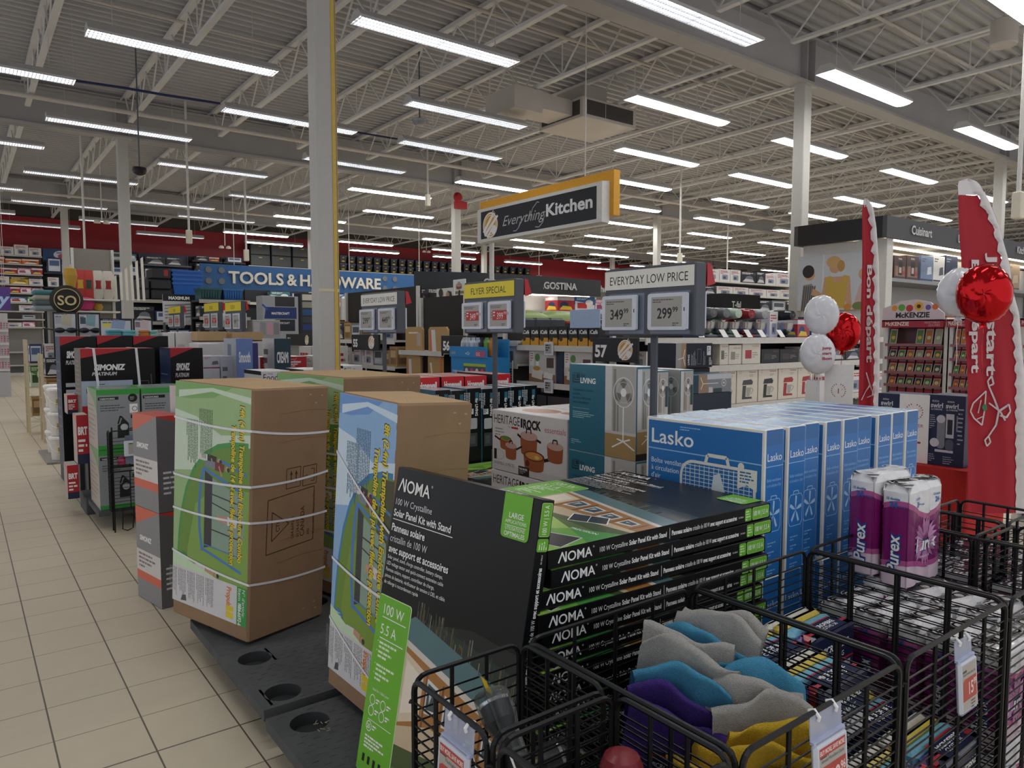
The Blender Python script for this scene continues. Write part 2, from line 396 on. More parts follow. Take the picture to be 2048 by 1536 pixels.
# pendant camera dome on a stem
q = at(279, 341, y=14.5); t = thing('dome_camera', 'black dome camera hanging on a thin stem at upper left', 'security camera', q)
m = MB(); m.tube((0, 0, .02), (0, 0, 6.72-q.z), .012, GREYM, 6); m.obj('stem', t)
m = MB(); m.lathe([(.02, .06), (.11, .05), (.12, 0), (.1, -.05), (.05, -.08), (.005, -.09)][::-1], (0, 0, 0), BLK, 16); m.obj('dome', t, smooth=True)
q = at(839, 243, y=11.8); t = thing('dome_camera', 'pale dome camera hanging under the joists right of the big column', 'security camera', q)
m = MB(); m.tube((0, 0, .05), (0, 0, 6.72-q.z), .015, GREYM, 6); m.obj('stem', t)
m = MB(); m.lathe([(.005, -.09), (.08, -.07), (.13, -.01), (.14, .03), (.05, .07)], (0, 0, 0), mt('smoke_dome', '#8d8d90', r=.1), 16); m.obj('dome', t, smooth=True)
q = at(912, 396, y=17.8); t = thing('fire_bell', 'red fire alarm bell on the far column left of the kitchen sign', 'fire bell', q)
m = MB(); m.smooth(); P = [(.0, .08), (.08, .075), (.13, .04), (.15, 0)]
m.rings([[(math.cos(a*PI/8)*r, -z-.1, math.sin(a*PI/8)*r) for a in range(16)] for r, z in P[1:][::-1]], p('#a3161d'), cap=True); m.obj('gong', t)
m = MB(); m.box(-.06, -.12, -.3, .3, .02, -.1, p('#a3161d')); m.obj('backbox', t)
# emergency twin heads
for i, (px, py, d) in enumerate(((204, 447, 24), (450, 497, 27), (1078, 555, 29), (853, 505, 30))):
    q = at(px, py, y=d); t = thing('emergency_light', 'small white twin-head emergency light on a drop, %s from the left' % ORD[i], 'emergency light', q)
    m = MB(); m.tube((0, 0, .1), (0, 0, 6.72-q.z), .015, DROP, 6); m.obj('stem', t)
    for sx in (-.12, .12):
        m = MB(); m.lathe([(.04, .1), (.09, .05), (.09, 0)][::-1], (sx, 0, 0), p('#d8d2c6'), 10); m.obj('lamp_head', t)
# ---------------------------------------------------------------- air diffuser box and ducts
q0 = Vector((9.45, 10.25, 5.65)); AW = mt('duct_paint', '#bdb6ae', r=.5, var=.04, sc=2)
t = thing('air_diffuser', 'large square air diffuser box with dark louvers hung under the ceiling', 'air diffuser', q0)
m = MB(); m.cbox(0, 0, 0, 1.42, 1.3, .38, AW, .01); m.obj('box', t)
GRILL = mt('grille_dark', '#3d3a38', r=.6)
for nm, O, U, w in (('front', (0, 0, 0), (1, 0, 0), 1.42), ('side', (0, 1.3, 0), (0, -1, 0), 1.3)):
    m = MB(); f = Face(m, O, U, (0, 0, 1), w, .42, .0005); f.k = 6; f.rect(.09, .06, w-.09, .33, GRILL)
    f.k = 14
    for i in range(9): f.rect(.09, .075+i*.029, w-.09, .080+i*.029, mt('grille_slat', '#5a5653')); f.k -= 1
    f.k = 18; f.rect(w*.4, .06, w*.4+.012, .33, AW)
    m.obj('grille', t)
m = MB(); m.box(.25, .25, .38, .85, 1.05, .7, AW); m.box(-.75, .3, .08, 0, 1.0, .36, AW); m.obj('duct_neck', t)
q = at(915, 262, z=5.6); t2 = MB(); t2.box(0, 0, 0, 8.68-q.x, .9, .4, AW)
for a in (.3, 8.4-q.x): t2.tube((a, .45, .4), (a, .45, 1.12), .008, PIPE, 5)
tag(t2.obj('duct', loc=(q.x, 10.5, 5.62)), 'pale rectangular air duct left of the diffuser box', 'duct')
t2 = MB(); t2.lathe([(.16, 0), (.17, .02), (.17, .34), (.14, .36)], (0, 0, 0), AW, 20); t2.tube((0, 0, .3), (0, 0, 6.72-at(2007, 92, y=4.2).z), .02, PIPE, 6); tag(t2.obj('speaker', loc=at(2007, 92, y=4.2), smooth=True), 'beige cylinder speaker under the joists at upper right', 'speaker')
# ================================================================ goods on the near pallets
# ---- plastic pallets with cup holes
PAL = mt('pallet_plastic', '#4d4f51', r=.7, var=.18, sc=7, bump=.25, bsc=40)
PALD = mt('pallet_cup', '#2f3133', r=.75, var=.15, sc=9)
def pallet(name, label, x0, y0, w, d, holes):
    t = thing(name, label, 'pallet', (x0, y0, 0)); m = MB(); H = .15; r = .075
    xs = sorted({0, w}|{h[0]-r for h in holes}|{h[0]+r for h in holes}); ys = sorted({0, d}|{h[1]-r for h in holes}|{h[1]+r for h in holes})
    for i in range(len(xs)-1):
        for j in range(len(ys)-1):
            cx, cy = (xs[i]+xs[i+1])/2, (ys[j]+ys[j+1])/2
            hh = [h for h in holes if abs(h[0]-cx) < r*.9 and abs(h[1]-cy) < r*.9]
            if not hh: m.poly([(xs[i], ys[j], H), (xs[i+1], ys[j], H), (xs[i+1], ys[j+1], H), (xs[i], ys[j+1], H)], PAL); continue
            hx, hy = hh[0][:2]; n = 24; R = [(hx+r*.97*math.cos(2*PI*k/n+PI/4), hy+r*.97*math.sin(2*PI*k/n+PI/4)) for k in range(n)]
            Q = []
            for k in range(n):
                a = 2*PI*k/n+PI/4; s = r/max(abs(math.cos(a)), abs(math.sin(a))); Q.append((hx+s*math.cos(a), hy+s*math.sin(a)))
            for k in range(n):
                b = (k+1) % n; m.poly([(*R[k], H), (*Q[k], H), (*Q[b], H), (*R[b], H)], PAL)
    rd = .02
    def ol(i): return [(i, i), (w-i, i), (w-i, d-i), (i, d-i)]
    m.rings([[(a, b, z) for a, b in ol(0)] for z in (.105, H)], PAL)
    m.rings([[(a, b, z) for a, b in ol(.03)] for z in (.10, .105)], PALD, cap=True)
    f = Face(m, (0, 0, H), (1, 0, 0), (0, 1, 0), w, d); R = random.Random(3)
    for i in range(int(w/.06)):
        for j in range(int(d/.035)):
            u, v = .03+i*.06+(j % 2)*.03, .02+j*.035
            if any(math.hypot(u+.012-h[0], v-h[1]) < r+.02 for h in holes) or u+.03 > w: continue
            f.k = 1; f.rect(u, v, u+.026, v+.003, BLK)
    m.obj('deck', t)
    for hx, hy in holes:
        c = MB(); c.lathe([(r*.66, .0), (r*.7, .006), (r*.97, H)], (hx, hy, 0), PALD, 24, cap=False); c.lathe([(.001, .006), (r*.7, .006)], (hx, hy, 0), BLK, 24, cap=False)
        c.obj('cup', t, smooth=True)
    return t
hol = [(.14, .13), (.6, .13), (1.06, .13), (.14, .58), (.6, .58), (1.06, .58), (.14, 1.0), (.6, 1.0), (1.06, 1.0)]
h2 = [(a, b) for a, b in hol]
pallet('pallet', 'grey plastic pallet with round cup holes under the front trampoline carton', .88, 2.735, 1.22, 1.12, [(.11, .10), (.12, .48), (.12, .98), (.6, .1), (.6, .98), (1.1, .1), (1.1, .98)])
pallet('pallet', 'grey plastic pallet with round cup hole nearest the camera, under the black cartons', .865, 1.50, 1.35, 1.17, [(.125, 1.05), (.125, .56), (.125, .12), (.68, 1.05), (.68, .12), (1.22, 1.05), (1.22, .12)])
m = MB(); R = random.Random(5)
for i in range(9):
    u, v = at(640+R.uniform(-10, 22), 1455+R.uniform(-12, 10), z=.152)[:2]; a = R.uniform(0, 3); l = R.uniform(.008, .02)
    m.tube((u, v, .154), (u+l*math.cos(a), v+l*math.sin(a), .155), .0015, p('#a8977c'), 4)
tag(m.obj('wood_chip'), 'tiny wood splinters scattered on the nearest pallet deck', 'splinters', kind='stuff')

# ---- trampoline cartons
def strap_loop(w, d, vs, o=.0035, h=.011):
    "band round the carton at heights vs = left-far, near, right, far-right"
    m = MB(); x, y = w/2+o, d/2+o
    C = [(-x, y, vs[0]), (-x, -y, vs[1]), (x, -y, vs[2]), (x, y, vs[3])]
    for i in range(4):
        A, B = C[i], C[(i+1) % 4]; sag = .012; Q = []
        for k in range(9):
            t = k/8; Q.append((A[0]+(B[0]-A[0])*t, A[1]+(B[1]-A[1])*t, A[2]+(B[2]-A[2])*t-sag*4*t*(1-t)))
        for a, b in zip(Q, Q[1:]): m.poly([(a[0], a[1], a[2]-h/2), (b[0], b[1], b[2]-h/2), (b[0], b[1], b[2]+h/2), (a[0], a[1], a[2]+h/2)], STRAPM)
    return m
def tramp_print(f, green):
    W_, H_ = f.w, f.h; X = lambda q: q*W_; Y = lambda q: q*H_
    A = ['#9fbf86', '#7fae64', '#cfdfc8', '#6f9440', '#4f9a4f', '#86a952'] if green else ['#8fb6df', '#6c97d6', '#cfe2f0', '#6f8f35', '#3f83ad', '#7c9a3a']
    A = [p(q) for q in A]; P = lambda pts, m: f.poly([(X(a), Y(b)) for a, b in pts], m)
    f.rect(0, Y(.06), W_-.012, H_-.004, A[0])
    P([(.0, .93), (.45, .93), (.75, .995), (0, .995)], A[1]); P([(0, .84), (.3, .88), (.98, .86), (.98, .92), (.6, .95), (.2, .93), (0, .9)], A[0])
    P([(0, .62), (.0, .88), (.3, .86), (.62, .8), (.98, .82), (.98, .74), (.6, .74), (.3, .64)], A[2]); P([(.05, .93), (.5, .97), (.98, .94), (.98, .965), (.5, .985), (.05, .96)], A[2])
    arc = [(.98, .77), (.8, .765), (.6, .745), (.42, .70), (.28, .63), (.18, .54), (.12, .44), (.09, .34), (.07, .2), (.98, .2)]
    P([(a-.02, b+.018) for a, b in arc[:-2]]+[(.05, .2), (.98, .2)], A[4]); P(arc, A[3]); P([(.98, .60), (.55, .58), (.3, .5), (.2, .3), (.2, .2), (.98, .2)], A[5])
    if not green: P([(.98, .765), (.8, .76), (.74, .6), (.76, .4), (.98, .42)], p('#4c4f33'))
    # net, mat, frame: the picture lies on its side
    P([(.52, .62), (.9, .57), (.93, .44), (.88, .32), (.52, .345)], p('#8fa694')); P([(.42, .645), (.52, .625), (.52, .34), (.42, .325)], p('#3a3c41'))
    bl = p('#4e80bf')
    for l, t in (([(.41, .66), (.37, .6), (.35, .5), (.36, .40), (.40, .31)], .02), ([(.40, .655), (.92, .585)], .014), ([(.40, .32), (.9, .27)], .014), ([(.42, .34), (.88, .33)], .006), ([(.62, .70), (.95, .66)], .012)):
        f.line([(X(a), Y(b)) for a, b in l], t, bl)
    for l in ([(.52, .52), (.86, .49)], [(.52, .555), (.84, .54)], [(.52, .41), (.86, .40)]): f.line([(X(a), Y(b)) for a, b in l], .006, p('#33363b'))
    sk, wh, dk = p('#c79a7f'), p('#dcd8d6'), p('#33302f')
    for u, v, a, c in ((.45, .70, dk, wh), (.55, .675, p('#7d3b36'), p('#7f8894')), (.72, .465, wh, sk), (.44, .235, sk, wh), (.45, .165, p('#a8adb0'), p('#2b2d3a'))):
        f.poly([(X(u-.13), Y(v-.012)), (X(u), Y(v-.016)), (X(u), Y(v+.014)), (X(u-.13), Y(v+.012))], c)
        f.poly([(X(u), Y(v-.02)), (X(u+.11), Y(v-.022)), (X(u+.12), Y(v+.01)), (X(u), Y(v+.016))], a); f.disc(X(u+.155), Y(v-.006), .014, sk, n=10); f.disc(X(u+.17), Y(v-.008), .011, dk, n=10)
        f.line([(X(u+.05), Y(v)), (X(u+.09), Y(v-.04))], .008, sk)
    f.disc(X(.15), Y(.25), .038, p('#3f8f4e') if green else A[4], n=20); f.lines(X(.15)-.026, Y(.25)+.018, .052, 5, .010, .004, p('#cfe6b5'), 4)
    for k, (u, v, n) in enumerate(((.33, .9, 9), (.14, .85, 8))): f.lines(X(u)+.1, Y(v)-.005, .25, n, .012, .005, p('#5f7a58' if green else '#56708c'), 7+k, -90)
    f.rect(0, Y(.06), W_-.012, Y(.215), p('#d5d4d6')); f.rect(W_-.085, Y(.06), W_-.012, Y(.215), p('#3d9a4c') if green else p('#3f83ad'))
    f.poly([(0, Y(.215)), (W_*.6, Y(.215)), (W_*.25, Y(.25)), (0, Y(.28))], p('#cbe3bf'))
    for k in range(5): f.lines(.03+k*.075, Y(.205), .15, 6, .011, .0045, p('#77777c'), 20+k, -90)
    f.poly([(X(.12), Y(.07)), (X(.2), Y(.075)), (X(.19), Y(.1)), (X(.14), Y(.095))], p('#55565a'))
    f.text(W_-.16, Y(.2), 'Propulsé', .035, p('#d8731f'), rot=-90, bold=.03, max=.11); f.rect(W_-.165, Y(.075), W_-.11, Y(.10), p('#e3c938')); f.rect(W_-.165, Y(.103), W_-.11, Y(.125), p('#e3c938'))
    f.text(W_-.075, Y(.208), 'Item No:', .024, WHT, rot=-90); f.text(W_-.045, Y(.208), "N° d'article:", .02, WHT, rot=-90); f.text(W_-.075, Y(.145), '084-6692-6' if green else '084-6691-8', .026, WHT, rot=-90, bold=.02, max=.1)
    yl, ol = p('#e6cc2e'), p('#3b3a1c')
    a, b = ('14ft (4.3m) Trampoline with Enclosure Combo', 'Trampoline de 14 pi avec filet de protection') if green else ('8ft (2.4m) Trampoline with Enclosure Combo', 'Trampoline de 8 pi avec filet de protection')
    for tx, u, v, L in ((a, W_-.085, .93, .62), (b, W_-.145, .85, .56)):
        f.text(u-.004, Y(v)+.004, tx, .036, ol, rot=-90, bold=.03, shear=.15, w=L*H_, max=L*H_); f.text(u, Y(v), tx, .034, yl, rot=-90, bold=.035, shear=.15, w=L*H_, max=L*H_)
def tramp(label, N, yaw, w, d, h, green, lean, straps, mark):
    t = thing('trampoline_carton', label, 'carton')
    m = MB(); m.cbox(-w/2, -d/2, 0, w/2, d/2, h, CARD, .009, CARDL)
    tramp_print(m.left(w, d, h), green)
    f = m.front(w, d, h); ink = p('#4b3520')
    if mark:
        u0, v0 = w*.20, h*.335
        f.line([(u0, v0), (w*.82, v0+.02), (w*.82, v0+.29), (u0+.005, v0+.26), (u0, v0)], .005, ink)
        f.line([(u0+.03, v0+.06), (u0+.03, v0+.2), (u0+.13, v0+.13), (u0+.03, v0+.06)], .005, ink); f.text(u0+.075, v0+.10, 'CTC', .022, ink, rot=90, bold=.02)
        for k, (tx, hh) in enumerate((('084-6692-0', .017), ('0124-6155', .017), ('CANADA', .026), ('380', .015), ('Made in CHINA Fabriqué en Chine', .014))): f.text(u0+.16+k*.032, v0+.05, tx, hh, ink, rot=90, bold=.015, max=.22)
        for k in (0, 1):
            uu = w*.44+k*.10; vv = v0+.30; f.line([(uu, vv), (uu+.085, vv+.004), (uu+.085, vv+.10), (uu, vv+.096), (uu, vv)], .004, ink)
            if k == 0:
                for q in (.025, .055): f.rect(uu+q, vv+.025, uu+q+.006, vv+.07, ink); f.poly([(uu+q-.006, vv+.065), (uu+q+.012, vv+.065), (uu+q+.003, vv+.085)], ink)
            else: f.text(uu+.03, vv+.04, '6', .025, ink, rot=90); f.line([(uu+.05, vv+.02), (uu+.07, vv+.02), (uu+.07, vv+.08), (uu+.05, vv+.08)], .004, ink)
    for u, v in ((.72, .965), (.88, .96), (.8, .93), (.7, .06), (.85, .075), (.87, .045)):
        f.rect(w*u, h*v, w*u+.012, h*v+.006, p('#b59a78')); 
    for v in (.895, .78, .38, .29): f.line([(w*.35, h*v), (w*.7, h*v+.012), (w*.97, h*v+.006)], .003, p('#8a6440'))
    f = m.top(w, d, h); ik = p('#96744c')
    f.line([(w*.2, .05), (w*.5, .22), (w*.85, .06)], .004, ik); f.line([(w*.5, .22), (w*.5, d*.9)], .004, ik); f.line([(w*.15, d*.5), (w*.85, d*.55)], .003, ik); f.line([(w*.5, 0), (w*.5, d)], .002, ik)
    m.obj('carton', t)
    for s in straps: strap_loop(w, d, [q*h for q in s]).obj('strap', t)
    off = Vector((*rot2(w/2, d/2, yaw), 0)); base = Vector((N[0], N[1], .15))
    M = Matrix.Translation(base) @ Matrix.Rotation(math.radians(lean), 4, Vector((.605, .796, 0))) @ Matrix.Translation(off) @ Matrix.Rotation(yaw, 4, 'Z')
    lo = min((M @ Vector((sx*w/2, sy*d/2, 0))).z for sx in (-1, 1) for sy in (-1, 1)); t.matrix_world = Matrix.Translation((0, 0, .153-lo)) @ M; return t
tramp('tall brown carton with green trampoline picture, front of its pallet, white strapping', (1.01, 3.35), math.radians(19.5), .455, .60, 1.185, True, 2.6,
      [(.845, .838, .806, .82), (.603, .621, .635, .62), (.46, .48, .46, .46), (.277, .235, .215, .23)], True)
tramp('tall brown carton with blue-sky trampoline picture behind the leaning black carton', (1.165, 2.30), math.radians(4), .33, .43, 1.19, False, 3.4,
      [(.80, .60, .64, .7), (.44, .40, .40, .44), (.235, .10, .10, .22)], False)
tramp('brown trampoline carton with green side tucked between the two front trampoline cartons', (1.60, 3.62), math.radians(14), .56, .62, 1.205, True, 1.5,
      [(.66, .655, .65, .66), (.5, .5, .5, .5), (.3, .3, .3, .3)], False)
# thin carton with a white picture side and torn flap, left of the trampolines
t = thing('flat_carton', 'narrow brown carton with torn open top edge and white picture side by aisle', 'carton', (1.165, 4.58, .003), math.radians(11))
w, d, h = .20, .5, 1.28
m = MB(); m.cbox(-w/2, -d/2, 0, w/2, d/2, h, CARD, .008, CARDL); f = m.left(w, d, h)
f.rect(0, 0, d, h, p('#cfc6c2')); f.poly([(0, 0), (d, 0), (d, h*.4), (d*.5, h*.46), (0, h*.36)], p('#a7a978')); f.poly([(0, h*.4), (d*.5, h*.5), (d, h*.42), (d, h*.62), (0, h*.6)], p('#c3b0b5'))
f.poly([(d*.3, h*.3), (d*.6, h*.28), (d*.7, h*.4), (d*.4, h*.44)], p('#8d7a80'))
f = m.front(w, d, h); f.rect(.0, .02, .022, h-.05, BLK); f.line([(0, h-.03), (w, h-.028)], .012, p('#5a4330'))
for v in (.33, .5, .72): f.line([(.03, h*v), (w, h*v+.004)], .003, p('#7d5a38'))
m.obj('carton', t)
for s in ((.73, .68, .69, .7), (.55, .50, .505, .55), (.35, .25, .255, .3), (.18, .075, .085, .15)): strap_loop(w, d, [q*h for q in s]).obj('strap', t)
# two grey boxes with an orange corner
GB = mt('grey_carton', '#77787a', r=.5, var=.08)
for k in range(2):
    m = MB(); w, d, h = .16, .34, .56; m.cbox(-w/2, -d/2, 0, w/2, d/2, h, GB, .004, p('#c4453c'))
    f = m.left(w, d, h); f.rect(0, 0, d, h, p('#8b8b8d')); f.poly([(0, h), (d, h), (0, h-.11)], p('#d86a50')); f.text(.05, h-.2, 'SIMONIZ', .03, WHT, bold=.04, shear=.2, max=.2); f.lines(.05, h-.3, .2, 3, .03, .012, p('#c8c8c8'))
    f.rect(0, .17, d, .3, p('#d9d3cf')); f.lines(.03, .27, .26, 4, .025, .012, p('#7c7370')); f.rect(0, .12, d, .17, p('#d86a50'))
    f = m.front(w, d, h); f.rect(0, 0, w*.9, h, p('#5f6063')); f.poly([(0, h), (w, h), (w, h-.05), (0, h-.005)], p('#b83a35')); f.lines(.03, h*.4, .1, 5, .03, .012, p('#c8ccd0'))
    tag(m.obj('pressure_washer_box', loc=(.925, 4.69, .003+k*.563), rz=math.radians(11)), 'slim grey box with orange corner by the aisle, %s of its stack' % ('lower', 'upper')[k], 'box', 'grey orange-cornered boxes')

# ---- black solar panel cartons
def noma_mesh(kv=1.0):
    m = MB(); L, Wd, T = 1.0, .74, .0525
    m.cbox(-L/2, -Wd/2, 0, L/2, Wd/2, T, GLOSSB, .0018)
    f = Face(m, (-L/2, Wd/2, T), (0, -1, 0), (1, 0, 0), Wd, L); V = lambda q: L*max(0, 1-q*kv/1.15); U = lambda q: q*Wd
    PP = lambda pts, c: f.poly([(U(a), V(b*1.15)) for a, b in pts], p(c, .25))
    PP([(.25, .41), (.7, .36), (1, .37), (1, 1), (.25, 1)], '#181d1c'); PP([(.25, .41), (.5, .385), (1, .42), (1, .56), (.25, .5)], '#26332f')
    R = random.Random(4); k0 = f.k
    for i in range(70):
        u = R.uniform(.3, .98); b = .41+(u-.26)*.1; l = R.uniform(.03, .075); f.k = k0; PP([(u, b), (u+.006, b), (u+.008, b-l), (u+.002, b-l)], R.choice(['#3d4136', '#5d5745', '#343f34', '#6b5f35', '#7d7a70']))
    PP([(.26, .405), (.30, .39), (1, .475), (1, .555), (.26, .465)], '#56777c'); PP([(.25, .455), (1, .55), (1, .57), (.25, .475)], '#d3cdc2')
    PP([(.27, .475), (1, .57), (1, .665), (.27, .70)], '#a8753f'); PP([(.27, .49), (.42, .515), (.42, .645), (.27, .68)], '#dccbb0'); PP([(.285, .51), (.39, .53), (.385, .63), (.28, .655)], '#ebe0cd')
    for u in (.45, .58, .71, .84): PP([(u, .527+(u-.45)*.13), (u+.09, .539+(u-.45)*.13), (u+.09, .61+(u-.45)*.06), (u, .618+(u-.45)*.06)], '#d9dcd8'); PP([(u+.01, .538+(u-.45)*.13), (u+.08, .547+(u-.45)*.13), (u+.08, .60+(u-.45)*.06), (u+.01, .606+(u-.45)*.06)], '#47525a'); PP([(u+.02, .55+(u-.45)*.13), (u+.05, .553+(u-.45)*.13), (u+.03, .59+(u-.45)*.06)], '#b9c4ca')
    for u in (.44, .56, .69, .82, .95): PP([(u, .51+(u-.45)*.13), (u+.012, .51+(u-.45)*.13), (u+.012, .66), (u, .66)], '#7d5128')
    PP([(.27, .69), (.5, .645), (1, .665), (1, .69), (.27, .75)], '#cdb898'); PP([(.27, .74), (1, .685), (1, .80), (.27, .90)], '#47592f'); PP([(.27, .80), (.7, .75), (1, .77), (1, .86), (.27, .92)], '#5c7538')
    Q = [(.62, .67), (.78, .62), (.85, .68), (.69, .74)]; PP(Q, '#2c3138'); f.line([(U(a), V(b*1.15)) for a, b in Q+Q[:1]], .004, WHT); f.line([(U(.70), V(.645*1.15)), (U(.77), V(.71*1.15))], .002, WHT)
    PP([(.27, .88), (.6, .75), (.8, .8), (1, .72), (1, 1), (.27, 1)], '#6faf45'); PP([(.6, .75), (.8, .8), (.72, .88)], '#a3cf62'); PP([(.8, .8), (1, .72), (1, .86)], '#4c9a48'); PP([(.27, .88), (.6, .75), (.5, .9)], '#8cc152'); PP([(.27, .95), (.6, .88), (1, .92), (1, 1), (.27, 1)], '#93c557')
    PP([(.73, .90), (.94, .84), (.99, .95), (.80, .995)], '#2d2f35'); f.line([(U(a), V(b*1.15)) for a, b in ((.73, .9), (.94, .84), (.99, .95), (.8, .995), (.73, .9))], .005, p('#c9ccd0')); f.text(U(.8), V(.8*1.15), 'PRECISION', .016, WHT, rot=8)
    g0 = max(.0, V(1.14)); f.rrect(-.0, g0, U(.27), V(.425), .012, p('#cfe8b5')); f.rrect(-.0, g0+.002, U(.265), V(.428), .012, GRN); f.rect(0, g0+.002, U(.1), V(.428), GRN)
    f.text(U(.05), V(.485), '100 W', .034, WHT, max=U(.17)); f.rect(U(.045), V(.497), U(.24), V(.494), WHT); f.text(U(.045), V(.55), '5.5 A', .034, WHT, max=U(.13)); f.rect(U(.045), V(.565), U(.24), V(.562), WHT)
    for k, v in enumerate((.582, .612, .655, .685)): f.text(U(.035), V(v), '•', .012, WHT); f.lines(U(.05), V(v), U(.15), 2, .014, .007, p('#dff0cf'), k)
    f.text(U(.05), V(.735), 'Ideal for / Idéal pour :', .009, WHT, max=U(.17))
    for a, b in ((.06, .765), (.15, .765), (.06, .80), (.15, .80), (.06, .85)): f.ring(U(a), V(b), .017, .003, WHT); f.lines(U(a)+.022, V(b)+.004, U(.045), 2, .009, .005, WHT)
    f.text(U(.045), V(.857), '25', .014, WHT, bold=.03); f.rect(U(.045), V(.83), U(.24), V(.828), WHT); f.lines(U(.04), V(.885), U(.18), 4, .011, .006, WHT, 9)
    for k in range(4): f.rect(U(.04+k*.045), V(.965), U(.06+k*.045), V(.94), BLK)
    f.rrect(U(.79), V(.125), U(.955), V(-.0), .014, GRN); f.rect(U(.79), V(.05), U(.955), V(0), GRN)
    f.text(U(.8725), V(.068), 'LARGE', .016, WHT, 'c', bold=.01); f.text(U(.8725), V(.083), 'APPLICATIONS', .010, WHT, 'c', max=U(.13)); f.rect(U(.81), V(.0905), U(.935), V(.089), WHT)
    f.text(U(.8725), V(.102), 'UTILISATIONS', .010, WHT, 'c', max=U(.13)); f.text(U(.8725), V(.119), 'OPTIMALES', .013, WHT, 'c', bold=.01, max=U(.14))
    logo(f, U(.03), V(.078), .042, U(.255))
    f.text(U(.025), V(.125), '100 W Crystalline', .022, p('#d9d9dc'), max=U(.30)); f.text(U(.02), V(.163), 'Solar Panel Kit with Stand', .024, WHT, bold=.02, w=U(.45)); f.rect(U(.02), V(.175), U(.49), V(.1725), WHT)
    f.text(U(.02), V(.212), 'Panneau solaire', .025, WHT, bold=.02, max=U(.27)); f.text(U(.02), V(.248), 'cristallin de 100 W', .024, p('#d9d9dc'), max=U(.30)); f.text(U(.02), V(.283), 'avec support et accessoires', .025, WHT, bold=.02, w=U(.47))
    for k, s in enumerate(('Solar panel, stand, charge controller, battery clamps,', 'LED voltage tester and quick-connect extension cable', 'Panneau solaire, support, contrôleur de charge,', 'pinces de batterie, vérificateur de tension à DEL et câble', 'de rallonge à raccordement rapide')): f.text(U(.02), V(.305+k*.0205), s, .0125, WHT, max=U((.44, .45, .39, .475, .28)[k]))
    # long narrow side
    f = m.front(L, Wd, T); logo(f, .036, .012, .029, .125)
    f.text(.19, .017, '100 W Crystalline', .0155, WHT, max=.112); f.text(.308, .017, 'Solar Panel Kit with Stand', .0155, WHT, bold=.03, w=.162); f.rect(.483, .008, .4845, .042, WHT)
    f.text(.493, .017, 'Panneau solaire', .0155, WHT, bold=.03, w=.093); f.text(.591, .017, 'cristallin de 100 W', .0155, WHT, w=.082); f.text(.677, .017, 'avec support et accessoires', .0155, WHT, bold=.03, w=.137)
    f.text(.824, .020, '031-0566-8', .006, WHT, max=.025)
    f.rrect(.858, .005, .894, .048, .006, GRN); f.lines(.863, .036, .026, 4, .009, .004, p('#d9efc6')); f.rrect(.899, .005, .992, .048, .006, p('#bfe39a')); f.rrect(.9005, .0063, .9905, .0467, .005, GRN); f.text(.9455, .018, '100 W | 5.5 A', .018, WHT, 'c', max=.08, bold=.01)
    f = m.left(L, Wd, T); f.text(.3, .016, '100 W', .02, p('#3a5a2a')); f.rect(.05, .004, .2, .03, p('#1d3a16'))
    f = m.right(L, Wd, T); logo(f, .1, .013, .028, .115)
    return m
def logo(f, u, v, h, w):
    "wordmark with a slanted first stroke"
    a = w*.27; t = h*.17
    for l in ([(u, v), (u+a*.42, v+h)], [(u+a*.38, v+h), (u+a*.75, v)], [(u+a*.8, v), (u+a*.8, v+h)]): f.line(l, t, WHT)
    f.text(u+a*.98, v, 'OMA', h, WHT, w=w-a*.98, bold=.012); f.text(u+w+h*.08, v+h*.8, '®', h*.2, WHT)
pro = noma_mesh().obj('solar_panel_carton')
R = random.Random(2); zt = 1.01; n = 15
offs = [(0, 0), (.012, .0), (-.03, .0), (-.034, -.015)]
for i in range(n):
    o = pro if i == 0 else pro.copy()
    if i: COL.objects.link(o)
    dx, dy = offs[i] if i < 4 else (R.uniform(-.045, -.005), R.uniform(-.012, .012))
    o.location = (1.275+.5+dx, 1.482+.37+dy, zt-.0568*(i+1)); o.rotation_euler = (0, 0, math.radians(-2.2+R.uniform(-.5, .5)))
    tag(o, 'flat black solar panel carton with green end label, %s from the top of the stack' % ORD[i], 'carton', 'black solar panel cartons in the stack')
o = noma_mesh(1.15).obj('solar_panel_carton')
th = math.radians(10.4); M = Matrix.Translation((1.03, 1.82, .167)) @ Matrix.Rotation(math.radians(5.9), 4, 'Z') @ Matrix.Rotation(math.radians(-90)+th, 4, 'Y') @ Matrix.Scale(.92, 4, (0, 1, 0)) @ Matrix.Translation((.5, 0, -.05))
l, q, s = M.decompose(); o.location = l; o.rotation_euler = q.to_euler(); o.scale = s
tag(o, 'black solar panel carton standing on edge, leaning against the stack facing the aisle', 'carton')
# two more lying farther back
for k in range(11):
    o = pro.copy(); COL.objects.link(o); o.location = (2.99, 3.92, .03+.0568*k); o.rotation_euler = (0, 0, math.radians(-90+R.uniform(-2, 2))); o.scale = (.9, .9, 1)
    tag(o, 'black solar panel carton of the low far stack behind the cookware cartons, %s from the bottom' % ORD[k], 'carton', 'black solar panel cartons in the far low stack')

